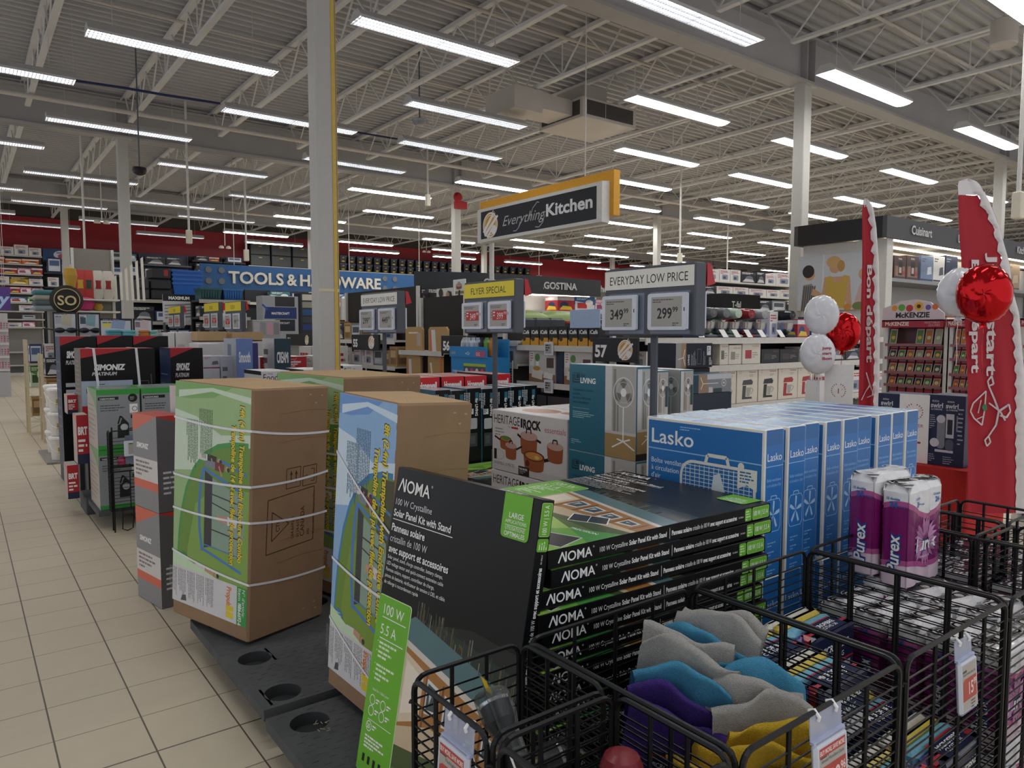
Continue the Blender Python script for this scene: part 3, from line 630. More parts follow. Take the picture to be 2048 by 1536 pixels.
# ---- blue box-fan cartons
BLU = mt('fan_blue', '#2a72b8', r=.3, var=.04, sc=5); BLU2 = mt('fan_blue_dark', '#2467a6', r=.3, var=.04); LB = p('#8fc1ea'); EDG = p('#e9e6df'); LW = p('#dbe9f6', .3)
def fan_icon(f, u, v, w, h, m=LW, fill=True):
    f.line([(u+w*.12, v), (u+w*.88, v), (u+w, v+h*.12), (u+w, v+h*.8), (u+w*.88, v+h*.9), (u+w*.12, v+h*.9), (u, v+h*.8), (u, v+h*.12), (u+w*.12, v)], .0022, m)
    f.line([(u+w*.3, v+h*.9), (u+w*.34, v+h), (u+w*.68, v+h), (u+w*.72, v+h*.9)], .003, m)
    if fill:
        for k in range(5):
            a = math.radians(90+72*k); cx, cy = u+w/2, v+h*.46; r = min(w, h)*.46
            f.poly([(cx, cy)]+[(cx+r*q*math.cos(a+d_), cy+r*q*math.sin(a+d_)*h/w*.9) for q, d_ in ((.55, -.28), (.95, -.2), (1, .05), (.5, .2))], m)
def lasko():
    m = MB(); w, d, h = .122, .575, .56
    m.cbox(-w/2, -d/2, 0, w/2, d/2, h, EDG, .003)
    f = m.left(w, d, h); f.rect(.012, .012, d-.012, h-.012, BLU); f.text(.03, h-.105, 'Lasko', .062, p('#f4f4f4'), w=.22, bold=.01); f.rect(.012, h-.133, d-.012, h-.128, LB); f.lines(.18, h-.03, .14, 2, .01, .004, p('#9fc4e6'))
    for k, s in enumerate(('Boîte ventilateur', 'à circulation', "d'air")): f.text(.03, h-.19-k*.032, s, .022, p('#e4eef7'))
    f.text(.03, h-.31, 'Plus de flux', .014, LB)
    x0, y0, ww, hh = .19, .03, .345, .37
    O = []
    for cx, cy, t0 in ((x0+ww-.06, y0+hh-.06, 0), (x0+.06, y0+hh-.06, 90), (x0+.06, y0+.06, 180), (x0+ww-.06, y0+.06, 270)):
        for i in range(6): a = math.radians(t0+i*18); O.append((cx+.06*math.cos(a), cy+.06*math.sin(a)))
    f.poly(O, p('#2d6fae')); f.up(); f.line(O+[O[0]], .012, EDG)
    for k in range(1, 15): f.line([(x0+ww*k/15, y0+.01), (x0+ww*k/15, y0+hh-.01)], .003, p('#d6e3ec'))
    f.up()
    for k in range(1, 24): f.k -= 1; f.line([(x0+.01, y0+hh*k/24), (x0+ww-.01, y0+hh*k/24)], .003, p('#d6e3ec'))
    f.up(); f.poly([(x0+.14, y0+.2), (x0+.16, y0+.33), (x0+.19, y0+.34), (x0+.24, y0+.2)], p('#d9e4ea')); f.poly([(x0+.2, y0+.03), (x0+.1, y0+.06), (x0+.16, y0+.2), (x0+.24, y0+.2)], p('#d9e4ea'))
    f.line([(x0+.12, y0+hh), (x0+.13, y0+hh+.035), (x0+.22, y0+hh+.035), (x0+.23, y0+hh)], .014, EDG); f.disc(x0+.285, y0+hh+.012, .014, EDG)
    f.poly([(d-.115, h-.155), (d-.03, h-.155), (d-.03, h-.235), (d-.0725, h-.215), (d-.115, h-.235)], EDG); f.lines(d-.105, h-.172, .065, 4, .012, .006, p('#3b6f9f'))
    f = m.front(w, d, h); f.rect(.008, .004, w-.004, h-.004, BLU); f.text(w*.52, h-.118, 'Lasko', .03, p('#f4f4f4'), 'c', max=w*.78); f.rect(.008, h-.14, w-.004, h-.137, LB); f.rect(.008, h-.06, w*.9, h-.002, BLU2)
    f.text(w*.52, h-.195, 'Boîte ventilateur', .012, LB, 'c', max=w*.75); f.text(w*.52, h-.215, "à circulation d'air", .012, LB, 'c', max=w*.75); fan_icon(f, .016, h-.385, w-.03, .135, p('#a9cdee'))
    for k in range(4): f.lines(.03, h-.43-k*.035, .06, 2, .011, .005, p('#7fb2df'), 30+k)
    f = m.top(w, d, h); f.rect(.01, .012, w-.006, d-.01, p('#7fb0dc', .25)); f.rect(.01, .2, w-.006, .36, p('#3f7fc0', .25)); f.text(w*.3, .42, 'Lasko', .03, p('#2a6db4'), rot=90); f.text(w*.4, .04, 'Lasko', .03, p('#2a6db4'), rot=90)
    return m
pro = lasko().obj('box_fan_carton')
xs = [2.391, 2.535, 2.66, 2.80, 2.938, 3.078, 3.218, 3.358, 3.487]
first = True
for tier, zz in ((1, .69), (0, .13)):
    for i, x in enumerate(xs):
        o = pro if first else pro.copy()
        if not first: COL.objects.link(o)
        first = False
        o.location = (x+R.uniform(-.002, .002), 1.535+.29+R.uniform(-.004, .004)+(.012 if i in (2, 5) else 0), zz); o.rotation_euler = (0, 0, math.radians(R.uniform(-.6, .6)))
        tag(o, 'blue box fan carton standing on edge, %s from the left in the %s row' % (ORD[i], ('lower', 'upper')[tier]), 'carton', 'blue box fan cartons')
pallet('pallet', 'grey pallet under the row of blue box fan cartons', 2.31, 1.50, 1.3, .66, [(.12, .12), (.6, .12), (1.08, .12), (.12, .54), (.6, .54), (1.08, .54)]).scale = (1, 1, .85)

# ---- teal pedestal fan cartons, cookware cartons
TEAL = mt('teal_card', '#2c6b80', r=.35, var=.04, sc=5)
def fan_photo(f, u, v, w, h, floor=.26):
    f.rect(u, v, u+w, v+h, p('#b5b2ac', .3)); f.rect(u, v+h*floor, u+w*.22, v+h, p('#d5d3d0', .3)); f.rect(u+w*.27, v+h*floor, u+w*.36, v+h*.97, p('#8f8a83', .3)); f.rect(u+w*.4, v+h*floor, u+w*.44, v+h*.6, p('#857d74', .3))
    f.rect(u, v, u+w, v+h*floor, p('#a98a5c', .3)); f.rect(u, v+h*floor, u+w, v+h*(floor+.03), p('#c9c6c0', .3))
    cx, cy, r = u+w*.6, v+h*.72, w*.33; rv = h*.165
    f.ring(cx, cy, r, r*.06, p('#e6e6e6'), rv=rv)
    for k in range(3):
        a = math.radians(90+120*k); f.poly([(cx+r*q*math.cos(a+d_), cy+rv*q*math.sin(a+d_)) for q, d_ in ((.2, 0), (.75, -.5), (.92, 0), (.75, .55))], p('#77736d'))
    f.ring(cx, cy, r*.7, r*.03, p('#d9d9d9'), rv=rv*.7); f.disc(cx, cy, r*.28, p('#efefef'), rv=rv*.28)
    f.rect(cx-w*.018, v+h*.18, cx+w*.018, cy-rv, p('#efefef'))
    for dx, dy in ((-.36, -.08), (.36, -.08), (-.2, .02), (.22, .03)): f.line([(cx, v+h*.19), (cx+w*dx, v+h*(.19+dy))], w*.035, p('#ececec'))
def living():
    m = MB(); w, d, h = .14, .46, .425; m.cbox(-w/2, -d/2, 0, w/2, d/2, h, TEAL, .003, p('#d9dee0'))
    f = m.left(w, d, h); c = d*.565; fan_photo(f, c, 0, d-c, h)
    k_ = p('#163848'); f.line([(.03, h-.05), (.03, h-.088), (.075, h-.088)], .007, k_); f.line([(.042, h-.05), (.042, h-.076), (.075, h-.076)], .006, k_); f.rect(.054, h-.068, .076, h-.048, k_); f.line([(.03, h-.043), (.08, h-.043), (.08, h-.09)], .003, k_)
    f.text(.088, h-.062, 'for', .02, k_, shear=.3); f.text(.085, h-.09, 'LIVING', .026, WHT, bold=.03, max=.125)
    for k, s in enumerate(('Ventilateur à colonne', 'oscillant', 'de 16 po (40,6 cm)', 'avec base pliante')): f.text(.03, h-.13-k*.02, s, .0125, k_, max=.15)
    f.rect(.03, h-.215, .15, h-.2135, p('#9cc1c9')); f.lines(.03, h-.235, .16, 4, .009, .004, p('#9cc1c9')); f.lines(.02, .05, .08, 3, .009, .004, p('#9cc1c9'))
    f = m.front(w, d, h); fan_photo(f, .008, .03, w-.016, h-.04); f.rect(0, 0, w, .03, BLK); f.rect(w*.75, h*.35, w-.01, h*.75, p('#3d5552')); f.rect(w*.7, h*.3, w-.01, h*.42, p('#cfcac2'))
    return m
pro = living().obj('pedestal_fan_carton')
for i, (x, y, z) in enumerate(((2.48, 2.475, 1.027), (2.475, 2.47, .60), (2.48, 2.475, .173))):
    o = pro if i == 0 else pro.copy()
    if i: COL.objects.link(o)
    o.location = (x, y, z); o.rotation_euler = (0, 0, math.radians(-1)); tag(o, 'teal carton with white pedestal fan photo, %s of its stack' % ('top', 'middle', 'bottom')[i], 'carton', 'teal pedestal fan cartons by the price sign')
# pedestal fan cartons deeper in, narrow photo end to the aisle
fx = [at(1321, 735, y=3.4).x, at(1372, 735, y=3.4).x]
for i, px in enumerate((1321, 1372)):
    for k in range(3):
        q = at(px, 737, y=3.25); o = pro.copy(); COL.objects.link(o); o.location = (q.x+.03, 3.49, 1.357-.425*(k+1)-.0*i); o.scale = (1.02, 1, .995)
        tag(o, 'carton with pedestal fan photo on its narrow end, %s column, %s from the top' % (('left', 'right')[i], ORD[k]), 'carton', 'fan cartons with narrow ends showing')
platform_pal = MB(); platform_pal.cbox(fx[0]-.1, 3.26, 0, fx[1]+.14, 3.74, .08, PAL, .01); tag(platform_pal.obj('pallet'), 'dark pallet under the narrow-ended fan cartons', 'pallet')
def fan_side_box(flip):
    m = MB(); w, d, h = .46, .3, .14 if not flip else .2; m.cbox(-w/2, -d/2, 0, w/2, d/2, h, p('#1b2230') if flip else p('#24465a'), .003)
    f = m.front(w, d, h)
    if flip:
        f.rect(0, 0, w*.14, h, p('#a5a29c')); f.rect(w*.14, 0, w*.27, h, p('#a88a6a')); f.line([(w*.05, h*.35), (w*.2, h*.42), (w*.25, h*.1)], .006, WHT); f.line([(w*.2, h*.42), (w*.235, h*.75)], .006, WHT)
        f.text(w*.36, h*.12, 'LIVING', .02, WHT, rot=90, bold=.03); f.lines(w*.42, h*.1, h*.6, 5, .014, .006, p('#9da5b0'), 3, 90); f.line([(w*.58, h*.15), (w*.58, h*.75), (w*.68, h*.75), (w*.68, h*.15), (w*.58, h*.15)], .002, p('#9da5b0'))
        f.rect(w*.84, h*.5, w*.95, h*.88, p('#dfe5ea')); f.lines(w*.86, h*.8, w*.07, 4, .012, .005, BLK); f.lines(w*.92, h*.1, h*.35, 3, .014, .006, WHT, 5, 90); f.lines(w*.76, h*.1, h*.6, 2, .014, .006, p('#9da5b0'), 6, 90)
    else:
        f.rect(w*.14, 0, w*.36, h, p('#a0876f')); f.rect(w*.36, 0, w, h*.72, p('#8e959c')); f.rect(w*.36, h*.72, w, h, p('#cdd3da')); f.line([(w*.25, h*.5), (w*.65, h*.5)], .005, WHT); f.line([(w*.19, h*.85), (w*.25, h*.5), (w*.2, h*.2)], .006, WHT)
        f.ring(w*.8, h*.5, h*.2, .004, WHT); f.disc(w*.8, h*.5, h*.06, WHT); f.rect(w*.52, 0, w*.75, h*.22, p('#3a5350')); f.rect(w*.4, 0, w*.5, h*.3, p('#d5d2cc'))
    return m
q = at(1434, 686, y=3.75); tag(fan_side_box(True).obj('pedestal_fan_carton', loc=(q.x-.22, 3.95, q.z-.2)), 'dark navy fan carton lying on its side above the narrow photo cartons', 'carton')
q = at(1436, 748, y=3.4); m = fan_side_box(False); tag(m.obj('pedestal_fan_carton', loc=(q.x+.03, 3.62, q.z-.145)), 'blue-grey fan carton lying sideways, photo turned on its side', 'carton')
q2 = Vector((q.x+.03, 3.62, 0))
m = MB(); m.cbox(-.24, -.15, .03, .24, .15, q.z-.147, p('#2a3a48'), .004); tag(m.obj('carton', loc=q2), 'tall plain dark carton under the sideways blue-grey fan carton', 'carton')
m = MB(); m.cbox(-.24, -.12, .03, .24, .12, at(1434, 686, y=3.75).z-.202, p('#20242c'), .004); tag(m.obj('carton', loc=(at(1434, 686, y=3.75).x-.22, 3.95, 0)), 'tall dark carton under the navy fan carton', 'carton')
def pot(f, x, y, w, h, lid=True, side=1):
    C = p('#9b5637', .3); D = p('#743d27', .3)
    f.poly([(x-w/2, y+h), (x+w/2, y+h), (x+w*.45, y), (x-w*.45, y)], C); f.disc(x, y, w*.45, C, rv=w*.12, n=16); f.disc(x, y+h, w/2, D, rv=w*.16, n=20)
    if lid: f.disc(x, y+h+w*.03, w/2, p('#c4a095', .2), rv=w*.17, n=20); f.line([(x-w*.14, y+h+w*.12), (x-w*.12, y+h+w*.28), (x+w*.12, y+h+w*.28), (x+w*.14, y+h+w*.12)], w*.06, BLK)
    else: f.disc(x, y+h, w*.42, p('#b8763f'), rv=w*.12, n=16)
    if side: f.line([(x+side*w*.48, y+h*.8), (x+side*w*.95, y+h*1.15)], w*.1, BLK)
def heritage():
    m = MB(); w, d, h = .32, .655, .345; m.cbox(-w/2, -d/2, 0, w/2, d/2, h, p('#d4d0cd', .35), .003, p('#dcd8d6', .3))
    f = m.left(w, d, h); f.text(.02, h-.075, 'HERITAGE', .052, BLK, w=.24); f.text(.15, h-.093, 'THE ROCK', .009, p('#77706c')); f.rect(.185, h-.095, .245, h-.084, RED); f.rect(.268, h-.08, .285, h-.03, BLK); f.text(.29, h-.08, 'ROCK', .048, BLK, w=.155, bold=.05)
    f.text(.475, h-.085, 'essentials', .033, p('#b5505f')); f.lines(.03, h-.11, .1, 3, .017, .006, p('#8c8885'))
    f.rect(0, 0, d, .04, p('#c9c5c2')); f.text(.02, .032, 'ENSEMBLE 10 PIÈCES', .018, p('#58534f'), max=.19)
    pot(f, .13, .135, .11, .05, False, -1); f.disc(.13, .19, .035, p('#5d8a3a'), rv=.012); pot(f, .34, .13, .15, .09, True, 0); f.line([(.24, .225), (.27, .21)], .014, BLK); f.line([(.41, .21), (.445, .2)], .014, BLK)
    pot(f, .18, .085, .105, .065, True, 1); pot(f, .385, .055, .18, .065, False, 1); f.disc(.39, .12, .07, p('#d08a4a'), rv=.02); f.disc(.41, .115, .02, p('#d9c06a'), rv=.01); pot(f, .56, .12, .13, .07, True, 0); f.ring(.07, .09, .045, .004, p('#b9b2ad'), rv=.03)
    f.rect(.25, .0, .345, .05, p('#23201f')); f.text(.255, .03, 'THE ROCK', .011, WHT, bold=.03, max=.08); f.lines(.26, .02, .07, 2, .01, .004, p('#aaa')); f.disc(.33, .075, .018, p('#5b2a22')); f.rect(.02, .06, .045, .12, BLK)
    f = m.front(w, d, h); pot(f, .16, .1, .17, .1, True, 0); f.text(.16, h-.06, 'HERITAGE', .03, BLK, 'c')
    f = m.top(w, d, h); f.disc(.16, .4, .09, p('#b9836a', .25), rv=.14); f.disc(.2, .18, .05, p('#b9836a', .25), rv=.09)
    return m
pro = heritage().obj('cookware_carton')
for i in range(3):
    o = pro if i == 0 else pro.copy()
    if i: COL.objects.link(o)
    o.location = (2.61, 3.085+.01*i, 1.17-.35*(i+1)); tag(o, 'white cookware carton picturing copper-coloured pots, %s of the left column' % ('top', 'middle', 'bottom')[i], 'carton', 'white cookware cartons')
for i in range(3):
    o = pro.copy(); COL.objects.link(o); o.location = (2.955, 3.07, 1.168-.35*(i+1)); tag(o, 'white cookware carton behind the front cookware column, %s of its stack' % ('top', 'middle', 'bottom')[i], 'carton', 'white cookware cartons')
m = MB(); m.cbox(2.37, 2.2, .0, 3.2, 3.42, .118, PAL, .01); tag(m.obj('pallet'), 'dark pallet under the cookware and teal fan cartons', 'pallet')
# ================================================================ price sign stands and hanging price tags
FRM = mt('tag_frame', '#cfd3de', r=.35); EINK = mt('eink_grey', '#a6a29d', r=.5, var=.02); SGN = mt('sign_grey_plastic', '#4a4e55', r=.45); CLR = mt('blue_clear_plastic', '#6d7688', r=.2)
def etag(f, u, v, w, h, kind, price):
    "an electronic shelf tag: frame and screen"
    f.rrect(u, v, u+w, v+h, .012, FRM); f.k += 9; f.rrect(u+.002, v+.002, u+w-.002, v+h-.002, .012, FRM); a, b = u+w*.1, v+h*.09; c, d = u+w*.88, v+h*.9; f.rect(a, b, c, d, EINK)
    f.lines(a+.008, d-.014, (c-a)*.9, 2, .009, .004, p('#4a4745')); f.rect(u+w*.92, v+h*.5, u+w*.945, v+h*.6, BLK)
    big, cents = price
    if kind == 'r':
        f.rect(a+(c-a)*.16, b+(d-b)*.28, c, b+(d-b)*.72, p('#b02a2a')); f.text(a+(c-a)*.42, b+(d-b)*.33, big, (d-b)*.3, p('#e7dcd8'), max=(c-a)*.36); f.text(a+(c-a)*.82, b+(d-b)*.52, cents, (d-b)*.14, p('#e7dcd8'))
        f.lines(a+.01, b+(d-b)*.6, (c-a)*.1, 3, .014, .006, p('#8a3030')); f.lines(a+(c-a)*.2, b+(d-b)*.6, (c-a)*.16, 2, .018, .008, p('#e7dcd8'))
    else:
        f.text(a+(c-a)*.2, b+(d-b)*.28, big, (d-b)*.36, BLK, max=(c-a)*.48, bold=.02); f.text(a+(c-a)*.70, b+(d-b)*.49, cents, (d-b)*.17, BLK, max=(c-a)*.2, bold=.02)
    f.lines(c-(c-a)*.3, b+.012, (c-a)*.28, 2, .008, .004, p('#4a4745')); f.k -= 9
def price_stand(label, x, y, ztop, zb, w, head, htxt, tags, zbase=0):
    t = thing('price_sign_stand', label, 'price sign', (x, y, zbase)); h = ztop-zb; z0 = zb-zbase
    m = MB(); m.tube((.05, 0, 0), (.05, 0, z0+.02), .017, SGN, 8); m.tube((.05, 0, 0), (.05, 0, (z0)*.55), .022, SGN, 8); m.obj('pole', t)
    m = MB(); m.cbox(0, -.05, 0, .1, .05, .012, SGN, .004); m.obj('base', t)
    m = MB(); m.cbox(0, -w/2, z0, .07, w/2, z0+h, SGN, .006); f = Face(m, (0, w/2, z0), (0, -1, 0), (0, 0, 1), w, h)
    for u in (.02, w*.52): f.rect(u+.01, .01, u+w*.43, h*.62, CLR)
    m.obj('board', t)
    m = MB(); f = Face(m, (-.003, w/2, z0), (0, -1, 0), (0, 0, 1), w, h); f.k = 4; hm = {'y': p('#e3cf2a'), 'w': p('#e4e1d8')}[head]; f.rect(.004, h*.685, w-.004, h-.012, hm); f.text(w/2, h*.755, htxt, h*.13, BLK, 'c', max=w*.86); m.obj('header', t)
    m = MB(); tw = w*.41; f = Face(m, (-.006, w/2, z0), (0, -1, 0), (0, 0, 1), w, h)
    for i, (k, pr) in enumerate(tags):
        u = .004+i*w*.535; m2 = MB(); m2.cbox(-.02, w/2-u-tw, z0+h*.085, -.004, w/2-u, z0+h*.085+h*.51, FRM, .005)
        f = Face(m2, (-.0206, w/2, z0), (0, -1, 0), (0, 0, 1), w, h); etag(f, u, h*.085, tw, h*.51, k, pr); m2.obj('price_tag', t)
    m = MB(); fr = Face(m, (.073, -w/2, z0), (0, 1, 0), (0, 0, 1), w, h); fr.k = 4; m.poly([(.072, -w/2, z0+h*.7), (.072, w/2, z0+h*.7), (.10, w/2, z0+h*.98), (.10, -w/2, z0+h*.98)], RED); m.poly([(.072, -w/2-.001, z0+h*.68), (.125, -w/2-.001, z0+h*.72), (.095, -w/2-.001, z0+h*.98), (.072, -w/2-.001, z0+h)], RED); m.cbox(.072, -w/2+.01, z0+h*.1, .088, -w/2+.2, z0+h*.6, FRM, .004)
    m.obj('rear_card', t); return t
a = at(1210, 540, x=2.36); b = at(1392, 522, x=2.36)
price_stand('grey price sign stand reading EVERYDAY LOW PRICE with 349 and 299 tags', 2.36, (a.y+b.y)/2, a.z, at(1285, 672, x=2.36).z, a.y-b.y, 'w', 'EVERYDAY LOW PRICE', (('k', ('349', '99')), ('k', ('299', '99'))), .12)
a = at(928, 566, x=2.5); b = at(1030, 555, x=2.5)
price_stand('grey price sign stand with yellow FLYER SPECIAL header behind the cookware cartons', 2.58, (a.y+b.y)/2*2.58/2.5, 1.6+(a.z-1.6)*2.58/2.5, 1.602, (a.y-b.y)*2.58/2.5, 'y', 'FLYER SPECIAL', (('r', ('349', '99')), ('r', ('399', '99'))))
a = at(722, 588, x=2.75); b = at(795, 580, x=2.75)
price_stand('grey price sign stand reading EVERYDAY LOW PRICE with 299 and 449 tags, beside the big column', 2.75, (a.y+b.y)/2, a.z, 1.602, a.y-b.y, 'w', 'EVERYDAY LOW PRICE', (('k', ('299', '99')), ('k', ('449', '99'))))
for i, (p0, p1, yt, yb, xx) in enumerate(((337, 361, 614, 657, 3.9), (408, 437, 607, 660, 3.9), (450, 482, 605, 663, 3.6))):
    a = at(p0, yt, x=xx); b = at(p1, yt-2, x=xx)
    price_stand('small far price sign stand with yellow header, %s of three at left' % ('leftmost', 'middle', 'rightmost')[i], xx, (a.y+b.y)/2, a.z, at(p0, yb, x=xx).z, a.y-b.y, 'y', 'ESSEX', (('r', ('69', '99')), ('r', ('89', '99')) if i < 2 else ('k', ('99', '99'))))
# ================================================================ goods on the pallets farther along the aisle
def FB(px0, px1, py0, py1, y):
    "extent of a box whose front lies in plane y and shows between those pixels"
    pm = (px0+px1)/2; return at(px0, py0, y=y).x, at(px1, py0, y=y).x, at(pm, py1, y=y).z, at(pm, py0, y=y).z
def carton(label, x0, x1, y0, d, z0, z1, body, art=None, name='carton', group=None, topm=None, cat='carton', k=.004, rz=0):
    m = MB(); w, h = x1-x0, z1-z0; m.cbox(-w/2, -d/2, 0, w/2, d/2, h, body, k, topm)
    if art: art(m, w, d, h)
    return tag(m.obj(name, loc=((x0+x1)/2, y0+d/2, z0), rz=rz), label, cat, group)
def platform(label, x0, x1, y0, y1, z1, mm=None, name='display_platform'):
    m = MB(); m.cbox(0, 0, 0, x1-x0, y1-y0, z1, mm or p('#2c2e31'), .005); return tag(m.obj(name, loc=(x0, y0, 0)), label, 'platform')
UNIT = {}; SHELVES = []
def proto(name, body, acc, words=None, style=0, seed=1, rgh=.4):
    "unit-size retail box with its own printed front; copied and scaled on to shelves"
    m = MB(); m.box(-.5, -.5, 0, .5, .5, 1, p(body, rgh)); R = random.Random(seed)
    for f in (m.front(1, 1, 1), m.left(1, 1, 1)):
        if style == 0:
            f.rect(.0, .72, 1, .95, p(acc[0])); f.disc(R.uniform(.3, .7), .38, .26, p(acc[1]), n=12); f.poly([(.1, .08), (.9, .08), (.8, .3), (.3, .36)], p(acc[-1])); f.lines(.08, .86, .8, 2, .09, .045, WHT, seed)
        elif style == 1:
            f.poly([(0, 0), (1, 0), (1, .45), (0, .7)], p(acc[0])); f.rect(.12, .2, .6, .58, p(acc[1])); f.disc(.72, .6, .2, p(acc[-1]), n=12); f.lines(.08, .88, .7, 2, .09, .05, p(acc[-1]), seed)
        elif style == 2:
            f.lines(.1, .82, .75, 3, .1, .05, p(acc[0]), seed); f.rrect(.25, .12, .8, .55, .08, p(acc[1])); f.rect(.35, .2, .6, .4, p(acc[-1]))
        elif style == 3:
            f.rect(.08, .1, .92, .9, p(acc[0])); f.rect(.15, .45, .85, .8, p(acc[1])); f.lines(.2, .34, .6, 3, .08, .04, p(acc[-1]), seed)
        if words: f.rect(.08, .78, .92, .97, p(acc[0])); f.text(.5, .82, words, .1, p(acc[-1]), 'c', bold=.02, max=.8)
    UNIT[name] = m
def place(kind, name, label, cat, group, loc, w, d, h, rz=0):
    u = UNIT[kind]
    if isinstance(u, MB):
        o = u.obj(name); UNIT[kind] = o; me = o
    else:
        o = u.copy(); COL.objects.link(o); o.name = name
    o.location = loc; o.rotation_euler = (0, 0, rz); o.scale = (w, d, h)
    return tag(o, label, cat, group)
for nm, b, a, wd, st in (('red', '#b5333b', ('#d9d4d2', '#2f3b6b', '#e6c93b'), None, 0), ('blue', '#3b6aa8', ('#d8dde4', '#c23a36', '#e9e4d8'), None, 1), ('white', '#d9d6d4', ('#a8333f', '#8f93a3', '#3e4a63'), None, 2),
        ('pink', '#c98aa0', ('#e5dadd', '#a14f73', '#efe6e6'), None, 1), ('navy', '#27335a', ('#c9ced8', '#53688f', '#d9dbe0'), None, 3), ('black', '#1c1d20', ('#3b3d44', '#6f7480', '#c9c9cc'), None, 0),
        ('grey', '#7b7f86', ('#b5b9bf', '#4a4e57', '#dcdfe2'), None, 3), ('teal', '#3c7480', ('#bcd3d6', '#274a54', '#e1e9e9'), None, 1), ('yellow', '#c9a531', ('#3b382e', '#8f7422', '#efe3b0'), None, 0),
        ('green', '#5c8a4b', ('#cfdcc4', '#38592e', '#eaf0dd'), None, 1), ('tan', '#b08d5f', ('#8a6b45', '#c8aa7e', '#6e5436'), None, 3), ('orange', '#cc6a35', ('#e9d9c8', '#7b3f20', '#f1e8dc'), None, 0), ('purple', '#6a4d8c', ('#c9bfd8', '#432f63', '#e3dde9'), None, 1)):
    proto(nm, b, a, wd, st, seed=len(nm))
def fill(axis, a0, a1, plane, z, hmax, depth, kinds, desc, where, group, wmin, wmax, seed, name='product_box', cat='box', gap=.015, full=.9):
    "a row of boxes on one shelf: along x facing -y (axis 'x') or along y facing -x (axis 'y', first is the far end)"
    R = random.Random(seed); a = a0+gap; i = 0
    for fc, X0, X1, Y0, Y1, zz, th, zt_ in SHELVES[::-1]:
        if fc == ('y' if axis == 'x' else 'x') and abs((Y0 if axis == 'x' else X0)-plane) < .05:
            up = [q for q in zz if q > z+.02]
            if up: hmax = min(hmax, (min(up)-z-th-.045)/.94)
            break
    while a < a1-wmin:
        w = min(R.uniform(wmin, wmax), a1-a)
        if R.random() < full:
            h = hmax*R.uniform(.66, .94); k = R.choice(kinds); d = depth*R.uniform(.7, .9)
            lab = '%s %s, %s from the left on the %s' % (k, desc, ORD[min(i, len(ORD)-1)], where)
            if axis == 'x': place(k, name, lab, cat, group, (a+w/2, plane+d/2+.02, z), w*.96, d, h)
            else: place(k, name, lab, cat, group, (plane+d/2+.02, a1-(a-a0)-w/2, z), d, w*.96, h)
            i += 1
        a += w
def shelving(label, x0, x1, y0, y1, zs, ztop, face, mm, back=None, thick=.03, lip=None, name='shelving', ends=True, bz=0):
    "run of shelves; face 'x' is open towards -x, face 'y' is open towards -y"
    SHELVES.append((face, x0, x1, y0, y1, zs, thick, ztop)); t = thing(name, label, 'shelving', ((x0+x1)/2, (y0+y1)/2, 0)); cx, cy = (x0+x1)/2, (y0+y1)/2; w, d = x1-x0, y1-y0; m = MB()
    if face == 'y': m.box(-w/2, d/2-.03, bz, w/2, d/2, ztop, back or mm)
    else: m.box(w/2-.03, -d/2, bz, w/2, d/2, ztop, back or mm)
    m.obj('back_panel', t)
    m = MB()
    pts = ((-w/2, d/2-.07), (w/2-.05, d/2-.07)) if face == 'y' else ((w/2-.07, -d/2), (w/2-.07, d/2-.05))
    for a, b in pts: m.box(a, b, 0, a+.05, b+.05, ztop, mm)
    if ends:
        for s in (0, 1):
            if face == 'y': e = (-w/2 if s == 0 else w/2-.02); m.box(e, -d/2, 0, e+.02, d/2-.03, .12, mm)
    m.box(-w/2, -d/2, 0, w/2, d/2-.03, .10, mm); m.obj('upright', t)
    for z in zs:
        s = MB(); s.box(-w/2, -d/2, z-thick, w/2, d/2-.03, z, mm)
        if lip:
            if face == 'y': s.box(-w/2, -d/2-.012, z-thick-.03, w/2, -d/2, z+.005, lip)
            else: s.box(-w/2-.012, -d/2, z-thick-.03, -w/2, d/2, z+.005, lip)
        s.obj('shelf', t)
    return t
# ---- grey and green pressure washer boxes
PWG = mt('washer_grey', '#8f9497', r=.4, var=.05, sc=4)
def washer(m, w, d, h):
    f = m.front(w, d, h); f.rect(0, h-.045, w, h, p('#3f9a45')); f.rect(0, 0, w, .035, p('#3f9a45')); f.rect(.01, h-.085, w*.5, h-.06, BLK); f.text(.02, h-.081, 'YARDWORKS', .013, WHT, bold=.02, max=w*.44); f.disc(w*.83, h-.075, .035, BLK); f.lines(w*.83-.02, h-.07, .04, 3, .01, .004, p('#bbb'))
    f.lines(.025, h-.135, w*.6, 3, .02, .007, p('#3d4043')); f.rect(w*.75, h-.2, w*.94, h-.125, WHT); f.ring(w*.87, h-.165, .02, .004, BLK); f.rect(w*.77, h-.245, w*.94, h-.215, BLK)
    f.poly([(w*.45, h*.18), (w*.72, h*.18), (w*.72, h*.42), (w*.62, h*.5), (w*.56, h*.5), (w*.52, h*.42), (w*.46, h*.4)], p('#232427')); f.line([(w*.47, h*.42), (w*.53, h*.55), (w*.6, h*.5)], .012, p('#232427')); f.disc(w*.61, h*.36, .028, p('#b9bdbd')); f.line([(w*.72, h*.33), (w*.86, h*.335)], .008, p('#232427'))
    f = m.left(w, d, h); f.rect(0, 0, d, h, p('#b9b1a8')); f.poly([(d, h), (d, h*.6), (d*.7, h*.8), (0, h)], p('#7fa678')); f.lines(.03, h*.7, d*.8, 8, .04, .012, p('#958b82'))
    f = m.top(w, d, h); f.rect(w*.12, .06, w*.88, d-.05, p('#a3a6aa', .2))
x0, x1, z0, z1 = FB(192, 279, 777, 899, 6.72); x2 = FB(280, 375, 773, 899, 6.72)[1]; hh = (z1-.16)/2
k = 0
